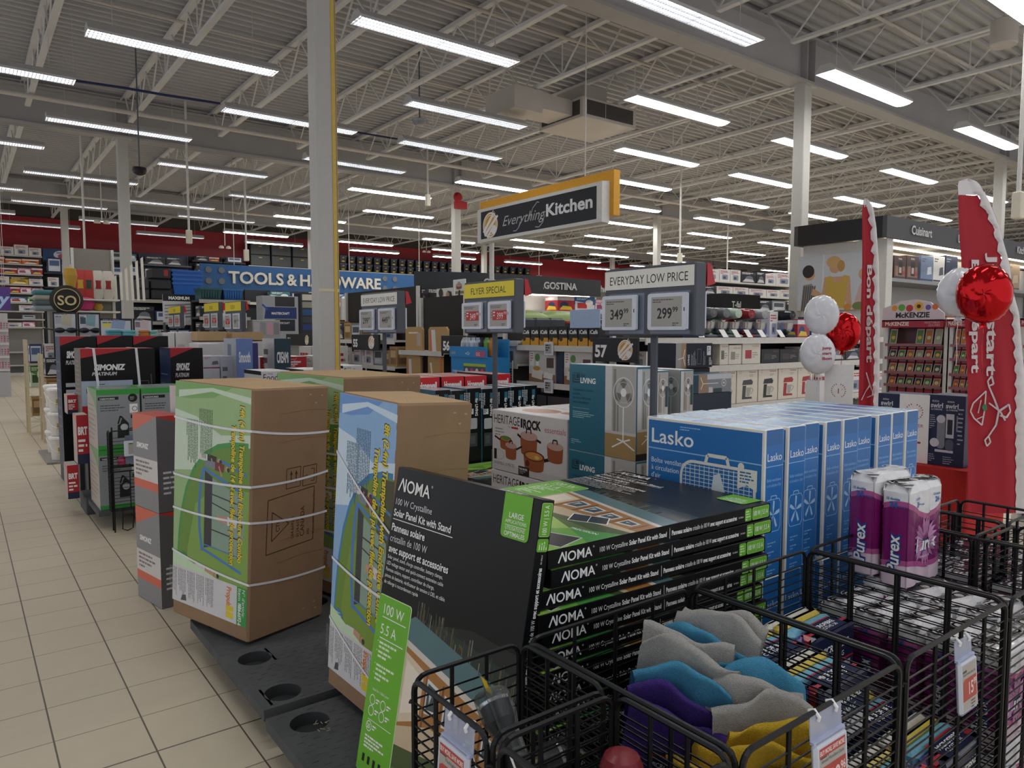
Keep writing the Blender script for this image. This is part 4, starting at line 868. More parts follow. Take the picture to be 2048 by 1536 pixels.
for col, (a, b) in enumerate(((x0, x1), (x1+.012, x2), (x2+.012, x2+.35))):
    for tier in (1, 0): carton('grey pressure washer box with green top band, %s, %s column from the aisle' % (('lower', 'upper')[tier], ORD[col]), a, b, 6.72, .52, .15+tier*(hh+.003), .15+tier*(hh+.003)+hh, PWG, washer, 'pressure_washer_box', 'grey and green pressure washer boxes', p('#4b9d4f', .3), 'box')
pallet('pallet', 'dark pallet under the grey and green pressure washer boxes', x0-.02, 6.68, 1.15, .59, [(.6, .12), (.6, .47)])
# ---- wire stand with a price tag in front of them
def wire_panel(m, A, U, w, h, r1=.006, r2=.0025, step=.026, nv=3, mm=WIRE, corner=.03, gap=.0):
    "a rectangular wire panel standing up: rounded rim, uprights, close-set cross wires"
    A = Vector(A); U = Vector(U).normalized(); Z = Vector((0, 0, 1)); c = corner; P = []
    P = [A, A+Z*(h-c)]
    for i in range(1, 4): a = PI/2*i/4; P.append(A+U*(c-c*math.cos(a))+Z*(h-c+c*math.sin(a)))
    P.append(A+U*c+Z*h); P.append(A+U*(w-c)+Z*h)
    for i in range(1, 4): a = PI/2*i/4; P.append(A+U*(w-c+c*math.sin(a))+Z*(h-c+c*math.cos(a)))
    P += [A+U*w+Z*(h-c), A+U*w]
    m.path(P, r1, mm, 6)
    for i in range(1, nv+1): m.tube(A+U*(w*i/(nv+1)), A+U*(w*i/(nv+1))+Z*h, r1*.9, mm, 5)
    n = int((h-.03)/step)
    for i in range(n): z = .02+i*step; m.tube(A+U*.0+Z*z, A+U*w+Z*z, r2, mm, 4)
q = at(225, 1066, z=0); ww = at(292, 1062, z=0).x-q.x
t = thing('wire_stand', 'small black wire basket stand with electronic tag before the pressure washers', 'stand', (q.x, q.y, 0))
m = MB(); wire_panel(m, (0, 0, .17), (1, 0, 0), .42, .32, .005, .0025, .028, 2); wire_panel(m, (0, 0, .52), (1, 0, 0), .42, .3, .005, .0025, .028, 2)
wire_panel(m, (0, .01, .17), (0, 1, 0), .07, .65, .005, .0025, .03, 1); wire_panel(m, (.42, .01, .17), (0, 1, 0), .07, .65, .005, .0025, .03, 1); m.obj('basket', t)
m = MB()
for x in (.02, .40):
    m.tube((x, 0, 0), (x, 0, .85), .006, WIRE, 6); m.path([(x+.06, 0, .18), (x+.055, 0, .02), (x+.09, 0, .003), (x+.13, 0, .02), (x+.14, 0, .18)] if x < .2 else [(x-.1, 0, .18), (x-.04, 0, .02), (x, -.01, .006)], .005, WIRE, 5)
    m.tube((x, .08, .0), (x, .08, .8), .006, WIRE, 6)
m.obj('legs', t)
m = MB(); m.box(0, 0, .17, .42, .09, .175, WIRE); m.box(0, 0, .52, .42, .09, .525, WIRE); m.obj('shelf', t)
t = thing('price_tag', 'white electronic price tag on dark clip, hung on the small wire stand', 'price tag', (q.x+.11, q.y-.012, .55))
m = MB(); m.box(-.0, -.004, .0, .18, .0, .23, CLR); m.obj('holder', t); m = MB(); m.cbox(-.01, -.02, .06, .2, -.005, .19, FRM, .006); f = Face(m, (-.01, -.021, .06), (1, 0, 0), (0, 0, 1), .21, .13); f.rect(.03, .02, .18, .11, EINK); f.lines(.035, .1, .13, 1, .01, .006, BLK); f.text(.115, .05, '6', .03, BLK, bold=.03); f.text(.14, .065, '99', .014, BLK, bold=.03); m.obj('screen', t)
for i, (dx, dz, c) in enumerate(((.1, .53, '#b8456a'), (.2, .53, '#7da443'), (.3, .53, '#b8456a'), (.15, .61, '#7da443'))):
    m = MB(); m.smooth(); m.lathe([(.002, 0), (.035, .012), (.045, .04), (.035, .068), (.002, .08)], (0, 0, 0), p(c), 12); tag(m.obj('toy_ball', loc=(q.x+dx, q.y+.045, dz)), '%s ball in the wire stand basket, %s from the left' % (('pink', 'lime green')[c == '#7da443'], ORD[i]), 'ball', 'balls in the wire stand')
# ---- black engine-washer boxes
def simo(big):
    def art(m, w, d, h):
        f = m.front(w, d, h); f.rect(0, 0, w, h, GLOSSB); f.poly([(0, h), (w*.72, h), (0, h*(.86 if big else .93))], RED)
        f.text(w*.17, h*(.68 if big else .84), 'SIMONIZ', h*(.085 if big else .05), WHT, bold=.05, shear=.15, max=w*.42); f.text(w*.14, h*(.60 if big else .79), 'PLATINUM', h*(.05 if big else .03), p('#c9c9cc'), bold=.04, shear=.2, max=w*.42)
        if big:
            f.rect(0, h*.06, w*.68, h*.52, p('#a9b7c9')); f.rect(0, h*.0, w*.68, h*.15, RED); f.lines(w*.2, h*.46, w*.3, 1, .02, .008, p('#4a5563')); f.text(w*.34, h*.34, 'LAVEUSE À PRESSION', h*.07, p('#222832'), 'c', bold=.015, max=w*.56); f.text(w*.34, h*.23, 'À ESSENCE', h*.07, p('#222832'), 'c', bold=.015); f.lines(w*.2, h*.1, w*.4, 2, .025, .009, WHT)
            f.line([(w*.78, h*.5), (w*.9, h*.5), (w*.92, h*.25), (w*.78, h*.25), (w*.78, h*.5)], .008, p('#4a4a4d')); f.line([(w*.94, h*.6), (w*.95, h*.2)], .01, p('#4a4a4d'))
        else:
            f.lines(w*.12, h*.62, w*.7, 2, h*.05, h*.03, p('#b9bdc4')); f.line([(w*.6, h*.32), (w*.85, h*.2)], .01, p('#c9c9cc')); f.rect(w*.5, h*.18, w*.58, h*.3, p('#c9c9cc'))
        f = m.left(w, d, h); f.rect(0, 0, d, h, p('#6b645c') if big else p('#1f2f52')); f.lines(.05, h*.8, d*.8, 9, h*.07, .012, p('#8d867c') if big else p('#5f78a8'))
    return art
x0, x1, z0, z1 = FB(160, 309, 697, 829, 7.72)
o = carton('large black gas pressure washer box with red corner and pale blue panel, white straps', x0, x1, 7.72, .45, z0, z1, GLOSSB, simo(True), 'pressure_washer_box', None, p('#b9483f'), 'box')
w, h = x1-x0, z1-z0; m = MB(); f = Face(m, (-w/2, -.232, 0), (1, 0, 0), (0, 0, 1), w, h); f.k = 9
for a, b in ((.17, .25), (.74, .80)): f.line([(w*a, h+.004), (w*b, 0)], .022, STRAPM); m.box(-w/2+w*a-.011, -.23, h+.001, -w/2+w*a+.011, .23, h+.004, STRAPM)
m.obj('strap', o)
platform('dark base under the large black pressure washer box', x0+.03, x1, 7.75, 8.15, z0-.002)
for i, (a, b, yt, yb, yy) in enumerate(((120, 193, 673, 832, 8.9), (195, 266, 671, 800, 8.9), (268, 338, 672, 800, 8.9))):
    x0, x1, z0, z1 = FB(a, b, yt, yb, yy); carton('black pressure washer box in the back row, %s from the aisle' % ORD[i], x0, x1, yy+.05, .45, .16, z1, GLOSSB, simo(False), 'pressure_washer_box', 'black pressure washer boxes', p('#b04f58'), 'box')
x0, x1, z0, z1 = FB(340, 405, 696, 800, 8.2); carton('black pressure washer box by the grey carton tower, set lower and right', x0, x1, 8.2, .5, .003, z1, GLOSSB, simo(False), 'pressure_washer_box', 'black pressure washer boxes', p('#b04f58'), 'box')
platform('low dark pallet under the back row of black pressure washer boxes', .85, 2.3, 8.95, 9.4, .155, PAL, 'pallet')
def redtoy(m, w, d, h):
    f = m.front(w, d, h); f.rect(0, 0, w, h, RED); f.text(w/2, h*.6, 'BRT', h*.16, WHT, 'c', bold=.05, max=w*.8); f.rect(0, 0, w, h*.2, NAVY); f.lines(w*.1, h*.45, w*.8, 3, h*.1, h*.05, WHT)
    f = m.left(w, d, h); f.rect(0, 0, d, h, p('#b9aaa2')); f.poly([(0, h), (d, h), (d, h*.85), (0, h*.93)], p('#d08a80'))
for i, (a, b, yt, yb, yy) in enumerate(((134, 154, 790, 828, 8.05), (133, 156, 913, 962, 7.33), (152, 176, 830, 905, 7.32))):
    x0, x1, z0, z1 = FB(a, b, yt, yb, yy); carton('small red and white box at the aisle edge, %s from top' % ORD[(0, 2, 1)[i]], x0, x1, yy, .25, (.86, .153, .455)[i] if i else z0, (z1, .45, z1)[i], p('#c8beb8'), redtoy, 'retail_box', 'red and white aisle boxes', None, 'box')
platform('pallet under the red and white aisle boxes', .84, 1.3, 7.3, 7.7, .15, PAL, 'pallet')
platform('dark stacked base behind the red boxes', .88, 1.2, 8.02, 8.14, at(144, 828, y=8.05).z-.003)
# ---- tower fan cartons: black spines, teal sides
def tower(m, w, d, h):
    f = m.left(w, d, h); f.rect(0, 0, d, h, TEAL); f.rect(d*.1, h*.5, d*.9, h*.95, p('#3a7a8d'))
    f = m.front(w, d, h); f.rect(.008, 0, w, h, GLOSSB); f.rect(w*.62, h-.1, w*.85, h-.03, p('#2c6b80')); f.text(w*.62, h-.075, 'for LIVING', .024, WHT, rot=-90, bold=.03, max=.13); f.lines(w*.2, h-.03, .12, 4, .014, .007, p('#c9cfd4'), 8, -90)
    f.rect(w*.15, h-.19, w*.5, h-.15, p('#d9dcdf')); f.lines(w*.17, h-.16, w*.3, 3, .01, .005, BLK); f.rrect(w*.2, h-.3, w*.75, h-.22, .01, p('#b9bcc0')); f.rect(w*.2, h-.43, w*.75, h-.33, p('#3f4347')); f.rect(w*.28, h-.41, w*.6, h-.35, p('#55595e'))
    f = m.top(w, d, h); f.rect(.004, .004, w-.004, d-.004, p('#b9bec2', .2))
x0, x1, z0, z1 = FB(868, 1074, 777, 800, 4.42); n = 7; pw = (x1-x0)/n
for i in range(n): carton('tall black-spined teal tower fan carton, %s from the left in its row' % ORD[i], x0+pw*i+.004, x0+pw*(i+1), 4.42, .34, .14, z1+random.Random(i).uniform(-.006, .006), TEAL, tower, 'tower_fan_carton', 'tower fan cartons', p('#c5cacd', .2))
platform('pallet under the tower fan cartons', x0-.02, x1+.1, 4.41, 5.44, .138, PAL, 'pallet')
# ---- red heater cartons behind them
def heater(m, w, d, h):
    f = m.front(w, d, h); f.rect(0, 0, w, h, RED if 0 else p('#c4232b', .35)); f.text(w/2, h-.085, 'Honeywell', .05, WHT, 'c', bold=.04, max=w*.76)
    f = m.left(w, d, h); f.rect(0, 0, d, h, BLK); f = m.top(w, d, h); f.rect(0, 0, w, d, p('#cf6b66', .3)); f.rect(w*.05, d*.1, w*.5, d*.9, p('#b9a9a5', .3))
hb = [(770, 832, 752, 4.78), (833, 879, 755, 4.78), (883, 928, 753, 4.80), (930, 973, 752, 4.81), (986, 1021, 748, 4.90)]
for i, (a, b, yt, yy) in enumerate(hb):
    x0, x1, z0, z1 = FB(a, b, yt, 800, yy); carton('red heater carton behind the tower fans, %s from the left' % ORD[i], x0, x1, yy, .55, .14, z1, p('#c4232b', .35), heater, 'heater_carton', 'red heater cartons', None)
# ---- white cooker cartons
def foodi(m, w, d, h):
    f = m.front(w, d, h); f.text(w*.35, h-.10, 'Foodi', .075, BLK, 'c', max=w*.55); f.text(w*.32, h-.035, 'Ninja', .018, BLK, 'c'); f.rrect(w*.62, h-.26, w*.95, h-.13, .03, p('#7a828c')); f.rect(w*.1, h-.2, w*.4, h-.14, p('#cf8a6b')); f.lines(w*.1, h-.25, w*.4, 3, .03, .012, p('#999'))
    f = m.left(w, d, h); f.rect(d*.1, 0, d*.9, h*.8, p('#3a3d42')); f.line([(0, h-.02), (d, h-.02)], .04, BLK); f.rect(d*.3, h*.3, d*.6, h*.55, p('#b5654a'))
    f = m.top(w, d, h); f.poly([(w*.5, d*.2), (w*.8, d*.1), (w*.9, d*.8), (w*.6, d*.7)], p('#d9c9c2'))
WB = mt('white_card', '#d6d6da', r=.4, var=.03)
fb = [(522, 580, 742, 7.4), (607, 650, 739, 7.45), (652, 688, 738, 7.5), (686, 725, 731, 8.2)]
for i, (a, b, yt, yy) in enumerate(fb):
    x0, x1, z0, z1 = FB(a, b, yt, 780, yy); carton('white cooker carton behind the trampoline cartons, %s from the left' % ORD[i], x0, x1, yy, .55, .14, z1, WB, foodi, 'cooker_carton', 'white cooker cartons')
x0, x1, z0, z1 = FB(581, 606, 747, 780, 7.46); carton('dark carton with food photo between two white cooker cartons', x0, x1, 7.46, .45, .14, z1, p('#2a2a2c'), lambda m, w, d, h: m.front(w, d, h).disc(w*.5, h-.1, .06, p('#a0642f'), rv=.04).disc(w*.3, h-.12, .03, p('#c7b07a')), 'cooker_carton')
platform('pallet under the white cooker cartons', at(522, 742, y=7.4).x-.05, at(725, 731, y=8.2).x+.05, 7.38, 8.9, .138, PAL, 'pallet')
def redwhite(m, w, d, h):
    f = m.front(w, d, h); f.rect(0, 0, w, h, p('#b5282d')); f.text(w*.12, h*.5, 'Ventilateur', h*.2, WHT, bold=.03, max=w*.6); f.lines(w*.12, h*.35, w*.6, 2, h*.14, h*.08, WHT); f.line([(w*.12, h*.78), (w*.45, h*.78), (w*.5, h*.9)], .012, p('#d98a86'))
    f = m.left(w, d, h); f.rect(0, 0, d, h, p('#bfb9b3')); f.lines(d*.2, h*.7, d*.6, 3, h*.14, h*.08, p('#6f6a66'))
for i, (a, b, yt, yb, yy) in enumerate(((520, 572, 714, 738, 9.6), (573, 613, 713, 738, 9.65), (629, 675, 712, 738, 9.7))):
    x0, x1, z0, z1 = FB(a, b, yt, yb, yy); carton('long white carton with red front below the aisle markers, %s from the left' % ORD[i], x0, x1, yy, .5, z0, z1, p('#d4d0cc'), redwhite, 'retail_carton', 'red-fronted white cartons', p('#e2dfdb'))
platform('dark base under the red-fronted white cartons', at(518, 714, y=9.6).x, at(676, 714, y=9.7).x, 9.58, 10.2, z0-.004)
def blender(m, w, d, h):
    f = m.front(w, d, h); f.text(w*.5, h*.8, 'Smooth', h*.09, WHT, 'c', max=w*.7, bold=.03); f.poly([(w*.4, h*.1), (w*.85, h*.1), (w*.8, h*.35), (w*.45, h*.35)], p('#c07a83')); f.poly([(w*.3, h*.35), (w*.55, h*.55), (w*.8, h*.45), (w*.8, h*.35)], p('#3c4468')); f.disc(w*.2, h*.38, w*.12, p('#3c4468'))
    f = m.left(w, d, h); f.rect(0, 0, d, h, p('#a9aeb8')); f.rect(d*.3, h*.4, d*.6, h*.95, p('#6c727d')); f.lines(d*.1, h*.3, d*.8, 4, h*.07, h*.03, p('#777d88'))
x0, x1, z0, z1 = FB(472, 505, 677, 730, 8.8); carton('periwinkle blue blender box with pink fruit cup photo, by the price poles', x0, x1, 8.8, .5, .14, z1, p('#6d86c0'), blender, 'blender_box', None, None, 'box')
def cleaner(m, w, d, h):
    f = m.front(w, d, h); f.text(w*.5, h*.78, 'CREAMi', h*.1, WHT, 'c', max=w*.7, bold=.03); f.poly([(w*.5, h*.1), (w*.9, h*.1), (w*.85, h*.36), (w*.55, h*.36)], p('#c0776f')); f.lines(w*.1, h*.5, w*.35, 3, h*.08, h*.04, p('#8fb0bd')); f.rect(w*.15, h*.1, w*.3, h*.3, p('#2f6a7a'))
    f = m.left(w, d, h); f.rect(0, 0, d, h, p('#c9c4c2')); f.disc(d*.7, h*.4, d*.2, p('#8c4d4d')); f.rect(d*.2, h*.1, d*.5, h*.4, p('#5b5f66')); f.lines(d*.1, h*.85, d*.5, 2, h*.08, h*.05, p('#555'))
x0, x1, z0, z1 = FB(548, 581, 677, 712, 9.2); carton('dark teal ice-cream maker box with pink cup, left of the 54 marker', x0, x1, 9.2, .45, .14, z1, p('#1d3c48'), cleaner, 'appliance_box', None, None, 'box')
x0, x1, z0, z1 = FB(505, 516, 686, 712, 9.25); carton('small purple-blue box between blender box and ice-cream maker box', x0, x1, 9.25, .3, .14, z1, p('#3c3a78'), None, 'retail_box', None, None, 'box')
# white and grey cartons with printed fronts left of the blender box
def plainart(c, c2):
    def a(m, w, d, h):
        f = m.front(w, d, h); f.lines(w*.08, h*.85, w*.5, 2, h*.09, h*.04, p(c)); f.poly([(w*.5, h*.25), (w*.9, h*.3), (w*.85, h*.6), (w*.55, h*.55)], p(c2)); f.rect(0, h*.02, w, h*.08, p(c))
    return a
for i, (a, b, yt, yb, yy, bc, c, c2) in enumerate(((406, 440, 712, 736, 9.0, '#c9cad2', '#b0464b', '#6f7380'), (406, 440, 737, 765, 8.98, '#c9cad2', '#b0464b', '#3b3d44'), (442, 470, 712, 765, 8.95, '#b9bcc8', '#6a6f80', '#8a4a4c'))):
    x0, x1, z0, z1 = FB(a, b, yt, yb, yy); carton('pale appliance carton between black washer box and price poles, %s' % ('upper left', 'lower left', 'taller right')[i], x0, x1, yy, .4, (z0 if i == 0 else .14), z1-(.002 if i == 1 else 0), p(bc), plainart(c, c2), 'appliance_carton', 'pale appliance cartons')
for i, (a, b, yt, yb, yy) in enumerate(((397, 442, 687, 712, 10.2), (326, 349, 665, 690, 11.2), (351, 390, 664, 690, 11.2))):
    x0, x1, z0, z1 = FB(a, b, yt, yb, yy); carton('plain white carton behind the black washer boxes, %s' % ('nearest the price poles', 'leftmost of the farther two', 'rightmost of the farther two')[i], x0, x1, yy, .5, .003, z1, p('#d2d0d0'), plainart('#b9b6b6', '#b5b2b2'), 'white_carton', 'plain white cartons', k=.006)
for i, (a, b, yt, yb, yy) in enumerate(((394, 452, 663, 683, 10.9), (465, 526, 664, 682, 10.9))):
    x0, x1, z0, z1 = FB(a, b, yt, yb, yy); t = thing('cardboard_tray', 'open brown cardboard tray on the white cartons, %s of two' % ('left', 'right')[i], 'tray', ((x0+x1)/2, yy+.2, z0)); w = x1-x0; h = z1-z0; m = MB()
    for q in ((-w/2, -.2, 0, w/2, -.19, h), (-w/2, .19, 0, w/2, .2, h), (-w/2, -.19, 0, -w/2+.01, .19, h), (w/2-.01, -.19, 0, w/2, .19, h), (-w/2, -.2, 0, w/2, .2, .01)): m.box(*q, CARDL)
    m.obj('tray', t); platform('white stacked base under the %s cardboard tray' % ('left', 'right')[i], x0, x1, yy, yy+.4, z0-.003, p('#cfcdcd'))
# ================================================================ racks along the aisle edge farther on
CREAM = mt('cream_metal', '#cdbf9f', r=.45)
def cream_rack(label, x, y, h, wd, dp, stock):
    t = thing('display_rack', label, 'rack', (x, y, 0)); m = MB()
    for a in (0, wd):
        for b in (0, dp): m.box(a-.015, b-.015, .0, a+.015, b+.015, h, CREAM)
    for z in (.3, h*.5, h*.75): m.box(0, 0, z-.01, wd, dp, z, CREAM)
    m.tube((0, 0, .1), (wd, 0, .3), .006, CREAM, 5); m.tube((wd, 0, .1), (0, 0, .3), .006, CREAM, 5); m.obj('frame', t)
    i = 0
    for z, hh in ((.3, h*.19), (h*.5, h*.22), (h*.75, h*.2)):
        for s in range(2):
            k = stock[i % len(stock)]; i += 1
            place(k, 'product_box', '%s pack on the %s, %s shelf, %s' % (k, 'nearer cream rack' if y < 13 else 'farther cream rack', ('bottom', 'middle', 'top')[(z > .31)+(z > h*.6)], ('left', 'right')[s]), 'box', 'goods on the cream racks', (x+wd*(.28+.44*s), y+dp*.5, z+.003), wd*.36, dp*.7, hh)
cream_rack('cream metal display rack standing at the aisle edge, nearer of two', .95, 12.5, 1.3, .5, .45, ('white', 'navy', 'tan', 'grey', 'black', 'white'))
cream_rack('cream metal display rack standing at the aisle edge, farther of two', .84, 13.6, 1.5, .45, .45, ('tan', 'white', 'green', 'black', 'navy', 'white'))
PAIL = mt('white_pail', '#d9d4cc', r=.3)
for s, (px, yy) in enumerate(((113, 11.3), (121, 10.6))):
    x = at(px, 880, y=yy).x
    for k in range(3):
        t = thing('bucket', 'white plastic bucket in the aisle-edge stack, %s from the floor, %s stack' % (ORD[k], ('farther', 'nearer')[s]), 'bucket', (x, yy, .03+k*.30), 0, 'white buckets'); m = MB(); m.smooth(); m.lathe([(.1, 0), (.115, .24), (.125, .24), (.125, .262)], (0, 0, 0), PAIL, 18); m.obj('pail', t)
        m = MB(); m.lathe([(.13, .262), (.13, .285), (.11, .295)], (0, 0, 0), WHT, 18); m.obj('lid', t)
        m = MB(); m.path([(.12*math.cos(a), -.12*math.sin(a)-.02, .2-.10*math.sin(a)) for a in [PI*i/8 for i in range(9)]], .004, WHT, 5); m.obj('handle', t)
        m = MB(); f = Face(m, (-.05, -.118, .05), (1, 0, 0), (0, .06, 1), .1, .15); f.rect(0, 0, .1, .14, p('#e3ddd0')); f.rect(.01, .04, .06, .11, p('#b9982c')); m.obj('paper_label', t)
platform('low pale pallet under the white bucket stacks', .8, 1.4, 10.4, 11.6, .028, p('#8d8a84'), 'pallet')
# white cardboard floor display
q = at(-14, 793, y=22.3); x1 = at(23, 793, y=22.3).x
t = thing('floor_display', 'white cardboard floor display with rows of pink cards at the far end of the aisle', 'display', (q.x, 22.3, 0)); w = x1-q.x
m = MB(); m.box(0, 0, 0, w, .5, .62, p('#b9b9bf')); m.obj('base', t)
m = MB(); m.box(0, .12, .62, w, .5, 2.1, p('#c9c7ca')); f = Face(m, (0, .118, .62), (1, 0, 0), (0, 0, 1), w, 1.5)
for r in range(4):
    for c in range(6): f.rect(.03+c*w/6.2, .05+r*.33, .03+c*w/6.2+w/8, .27+r*.33, p(('#c98f9c', '#b9b3bd', '#d3a9b0')[(r+c) % 3])); f.lines(.04+c*w/6.2, .22+r*.33, w/10, 3, .05, .02, p('#7d5a68'), r*6+c)
m.obj('card_panel', t)
for r in range(4): m = MB(); m.box(0, .02, .64+r*.33, w, .1, .70+r*.33, p('#d9d8dc')); m.obj('pocket', t)
# purple banner cut by the frame edge
q = at(-30, 574, y=19); x1 = at(20, 576, y=19).x; zb = at(0, 620, y=19).z
m = MB(); m.box(q.x, 19, zb, x1, 19.04, at(0, 574, y=19).z, p('#5b3f8c')); f = Face(m, (q.x, 18.999, zb), (1, 0, 0), (0, 0, 1), x1-q.x, .6); f.text((x1-q.x)*.98, .12, 'Play', .26, p('#a9c9ef'), 'r', shear=.2, bold=.03); tag(m.obj('hanging_sign'), 'purple hanging sign with pale blue letters at the left frame edge', 'sign')
m = MB(); m.tube((q.x+.3, 19.02, zb+.5), (q.x+.3, 19.02, 6.7), .006, PIPE, 4); m.tube((x1-.1, 19.02, zb+.5), (x1-.1, 19.02, 6.7), .006, PIPE, 4); m.obj('hanger', bpy.data.objects['hanging_sign'])
# eyewear panels with goggles
for i, (a, b, yt, yb, yy, gl) in enumerate(((105, 153, 624, 676, 13.3, 1), (155, 200, 625, 676, 13.3, 1), (198, 264, 637, 676, 11.7, 0), (266, 305, 637, 676, 11.7, 0))):
    x0, x1, z0, z1 = FB(a, b, yt, yb, yy); t = thing('eyewear_display', 'white display panel framed in black, %s from the left above the black washer boxes' % ORD[i], 'display panel', ((x0+x1)/2, yy, 0)); w = x1-x0
    m = MB(); m.box(-w/2, 0, 0, w/2, .03, z1, BLKM); f = Face(m, (-w/2, 0, z0), (1, 0, 0), (0, 0, 1), w, z1-z0); h = z1-z0; f.rect(.02, 0, w-.02, h-.03, p('#bfc0ca')); f.poly([(w*.35, h*.5), (w*.75, h*.45), (w*.8, h*.9), (w*.4, h*.95)], p(('#b9b39c', '#7ea0ac', '#8f9fc0', '#c9b1b5')[i])); f.rect(w*.1, h*.55, w*.35, h*.8, p(('#a6a8b2', '#3f5660', '#d6c65a', '#8d6f75')[i])); f.lines(w*.1, h*.9, w*.5, 2, .04, .018, p('#6b6c74'), i)
    m.obj('board', t)
    if gl:
        t = thing('goggles', 'black swim goggles hung on the %s white display panel' % ('left', 'next')[i], 'goggles', ((x0+x1)/2, yy-.05, z0+.12))
        for s in (-1, 1):
            m = MB(); m.smooth(); m.lathe([(.003, -.03), (.045, -.025), (.055, 0), (.05, .025), (.003, .03)], (0, 0, 0), p('#1f2026', .15), 14); o = m.obj('lens', t, loc=(s*.08, 0, 0)); o.rotation_euler = (PI/2, 0, 0); o.scale = (1.35, .8, 1)
        m = MB(); m.path([(-.3, .04, .03), (-.14, .01, .005), (-.08, 0, 0), (.08, 0, 0), (.14, .01, .005), (.3, .04, .02)], .012, p('#1f2026'), 6); m.obj('strap', t)
    else:
        for k in range(2):
            t = thing('folded_towel', '%s folded towel below the %s display panel' % ((('turquoise', 'pale turquoise'), ('orange', 'mint striped'))[i-2][k], ('third', 'fourth')[i-2]), 'towel', (x0+w*(.3+.42*k), yy-.32, z0-.02)); m = MB()
            for j in range(3): m.cbox(-w*.2, -.12, j*.045, w*.2, .12, j*.045+.042, p((('#3d8c99', '#5fa9b2'), ('#b8742c', '#7fb5ab'))[i-2][k], .9), .012)
            m.obj('fold', t)
x0 = at(170, 672, y=11.3).x; platform('pale counter under the folded towels and goggles panels', x0, at(315, 672, y=11.3).x, 11.2, 11.69, at(240, 672, y=11.7).z-.035, p('#b9b6b2'))
# cushions and plush goods on a pale shelf
z1 = at(200, 598, y=16).z; x0 = at(152, 598, y=16).x; x1 = at(240, 598, y=16).x
t = shelving('pale open shelving with cushions and plush toys left of the far column', x0, x1, 16, 16.6, [z1, at(200, 622, y=16).z, 1.2], z1+1.0, 'y', WHTM, p('#8b857c'))
m = MB(); h = .95; m.poly([(0, 0, 0), (x1-x0-.7, 0, 0), (x1-x0-.7, .12, h), (0, .12, h*.45)], p('#aea89c')); f = Face(m, (0, -.002, 0), (1, 0, 0), (0, .12, h), 1, 1)
for i in range(6): f.k = 3; f.poly([(.05+i*.1, 0), (.1+i*.1, 0), (.1+i*.1, .5+i*.08), (.05+i*.1, .46+i*.08)], p('#d9d4c9'))
tag(m.obj('beach_mat', loc=(x0+.65, 16.3, z1)), 'striped grey and cream mat standing behind the cushions', 'mat')
def cushion(label, px, c1, c2, w=.26, h=.55):
    x = at(px, 598, y=16.05).x; t = thing('cushion', label, 'cushion', (x, 16.2, z1+.004), 0, 'cushions on the pale shelf')
    m = MB(); m.smooth(); m.grid(lambda u, v: (w/2*math.cos(2*PI*u)*(1 if abs(math.cos(2*PI*u)) < .99 else 1)*math.sin(PI*(.06+.88*v))**.35, .09*math.sin(2*PI*u)*math.sin(PI*(.04+.92*v))**.6, h*v), 16, 8, p(c1, .8), True); m.obj('body', t)
    m = MB(); m.smooth(); m.grid(lambda u, v: (w*.36*math.cos(2*PI*u), .085*math.sin(2*PI*u)*1.12, h*(.35+.3*v)), 16, 2, p(c2, .8), True); m.obj('band', t)
zc = z1+.004
for px, c1, c2, l in ((163, '#b5423e', '#c9a23a', 'red and yellow cushion, leftmost of four on the pale shelf'), (180, '#b5423e', '#2f4f3a', 'red cushion with green band, second of four on the pale shelf'), (199, '#c9c2b8', '#8f2d2c', 'white cushion with dark red band, third of four on the pale shelf'), (219, '#c9c2b8', '#8f2d2c', 'white cushion with dark red band, rightmost of four on the pale shelf')): cushion(l, px, c1, c2)
zz = at(200, 622, y=16).z
for i, (px, c, r, l) in enumerate(((175, '#c9477f', .16, 'round pink plush toy under the cushions'), (199, '#c9a24a', .09, 'small yellow plush ball right of the pink plush'), (157, '#c9a24a', .08, 'small yellow plush ball left of the pink plush'))):
    m = MB(); m.smooth(); m.lathe([(.01, 0), (r*.7, r*.15), (r, r*.8), (r*.8, r*1.5), (.01, r*1.8)], (0, 0, 0), p(c, .9), 14); tag(m.obj('plush_toy', loc=(at(px, 622, y=16.05).x, 16.22, zz+.004)), l, 'plush toy')
x = at(133, 600, y=15); m = MB(); m.smooth(); m.lathe([(.01, -.08), (.2, -.06), (.26, 0), (.2, .06), (.01, .08)], (0, 0, 0), p('#2b2824', .8), 20); o = m.obj('cushion', loc=x); o.rotation_euler = (PI/2, 0, 0); tag(o, 'round black cushion with cream lettering beside the cushion shelf', 'cushion')
m = MB(); f = Face(m, (-.2, 0, .0), (1, 0, 0), (0, 1, 0), .4, .4); m.smooth(False); f.O.z = .085; f.ring(.2, 0, .2, .012, p('#cbb98c')); f.text(.2, -.09, 'SO', .17, p('#cbb98c'), 'c', bold=.02); m.obj('emblem', o)
x = at(142, 585, y=15.1); m = MB(); m.smooth(); m.lathe([(.03, -.35), (.05, -.3), (.05, .0), (.11, .3), (.09, .42), (.01, .45)], (0, 0, 0), p('#b8923a', .8), 12); tag(m.obj('bat_cushion', loc=x), 'golden yellow bat-shaped cushion standing behind the round black cushion', 'cushion')
platform('grey plinth of folded blankets under the round cushion', at(112, 640, y=14.9).x, at(152, 640, y=14.9).x, 14.75, 15.25, x.z-.36, p('#6d6a66'))
for i in range(4):
    m = MB(); m.cbox(-.33, -.2, 0, .33, .2, .09, p(('#8d9aa0', '#5f6b70', '#a9a79f', '#4c7f88')[i], .9), .03); tag(m.obj('folded_blanket', loc=(at(108, 610, y=15.7).x, 15.7, at(108, 622, y=15.7).z+.094*i)), 'folded %s blanket in the pile left of the round cushion' % ('pale blue', 'slate grey', 'beige', 'teal')[i], 'blanket', 'folded blankets')
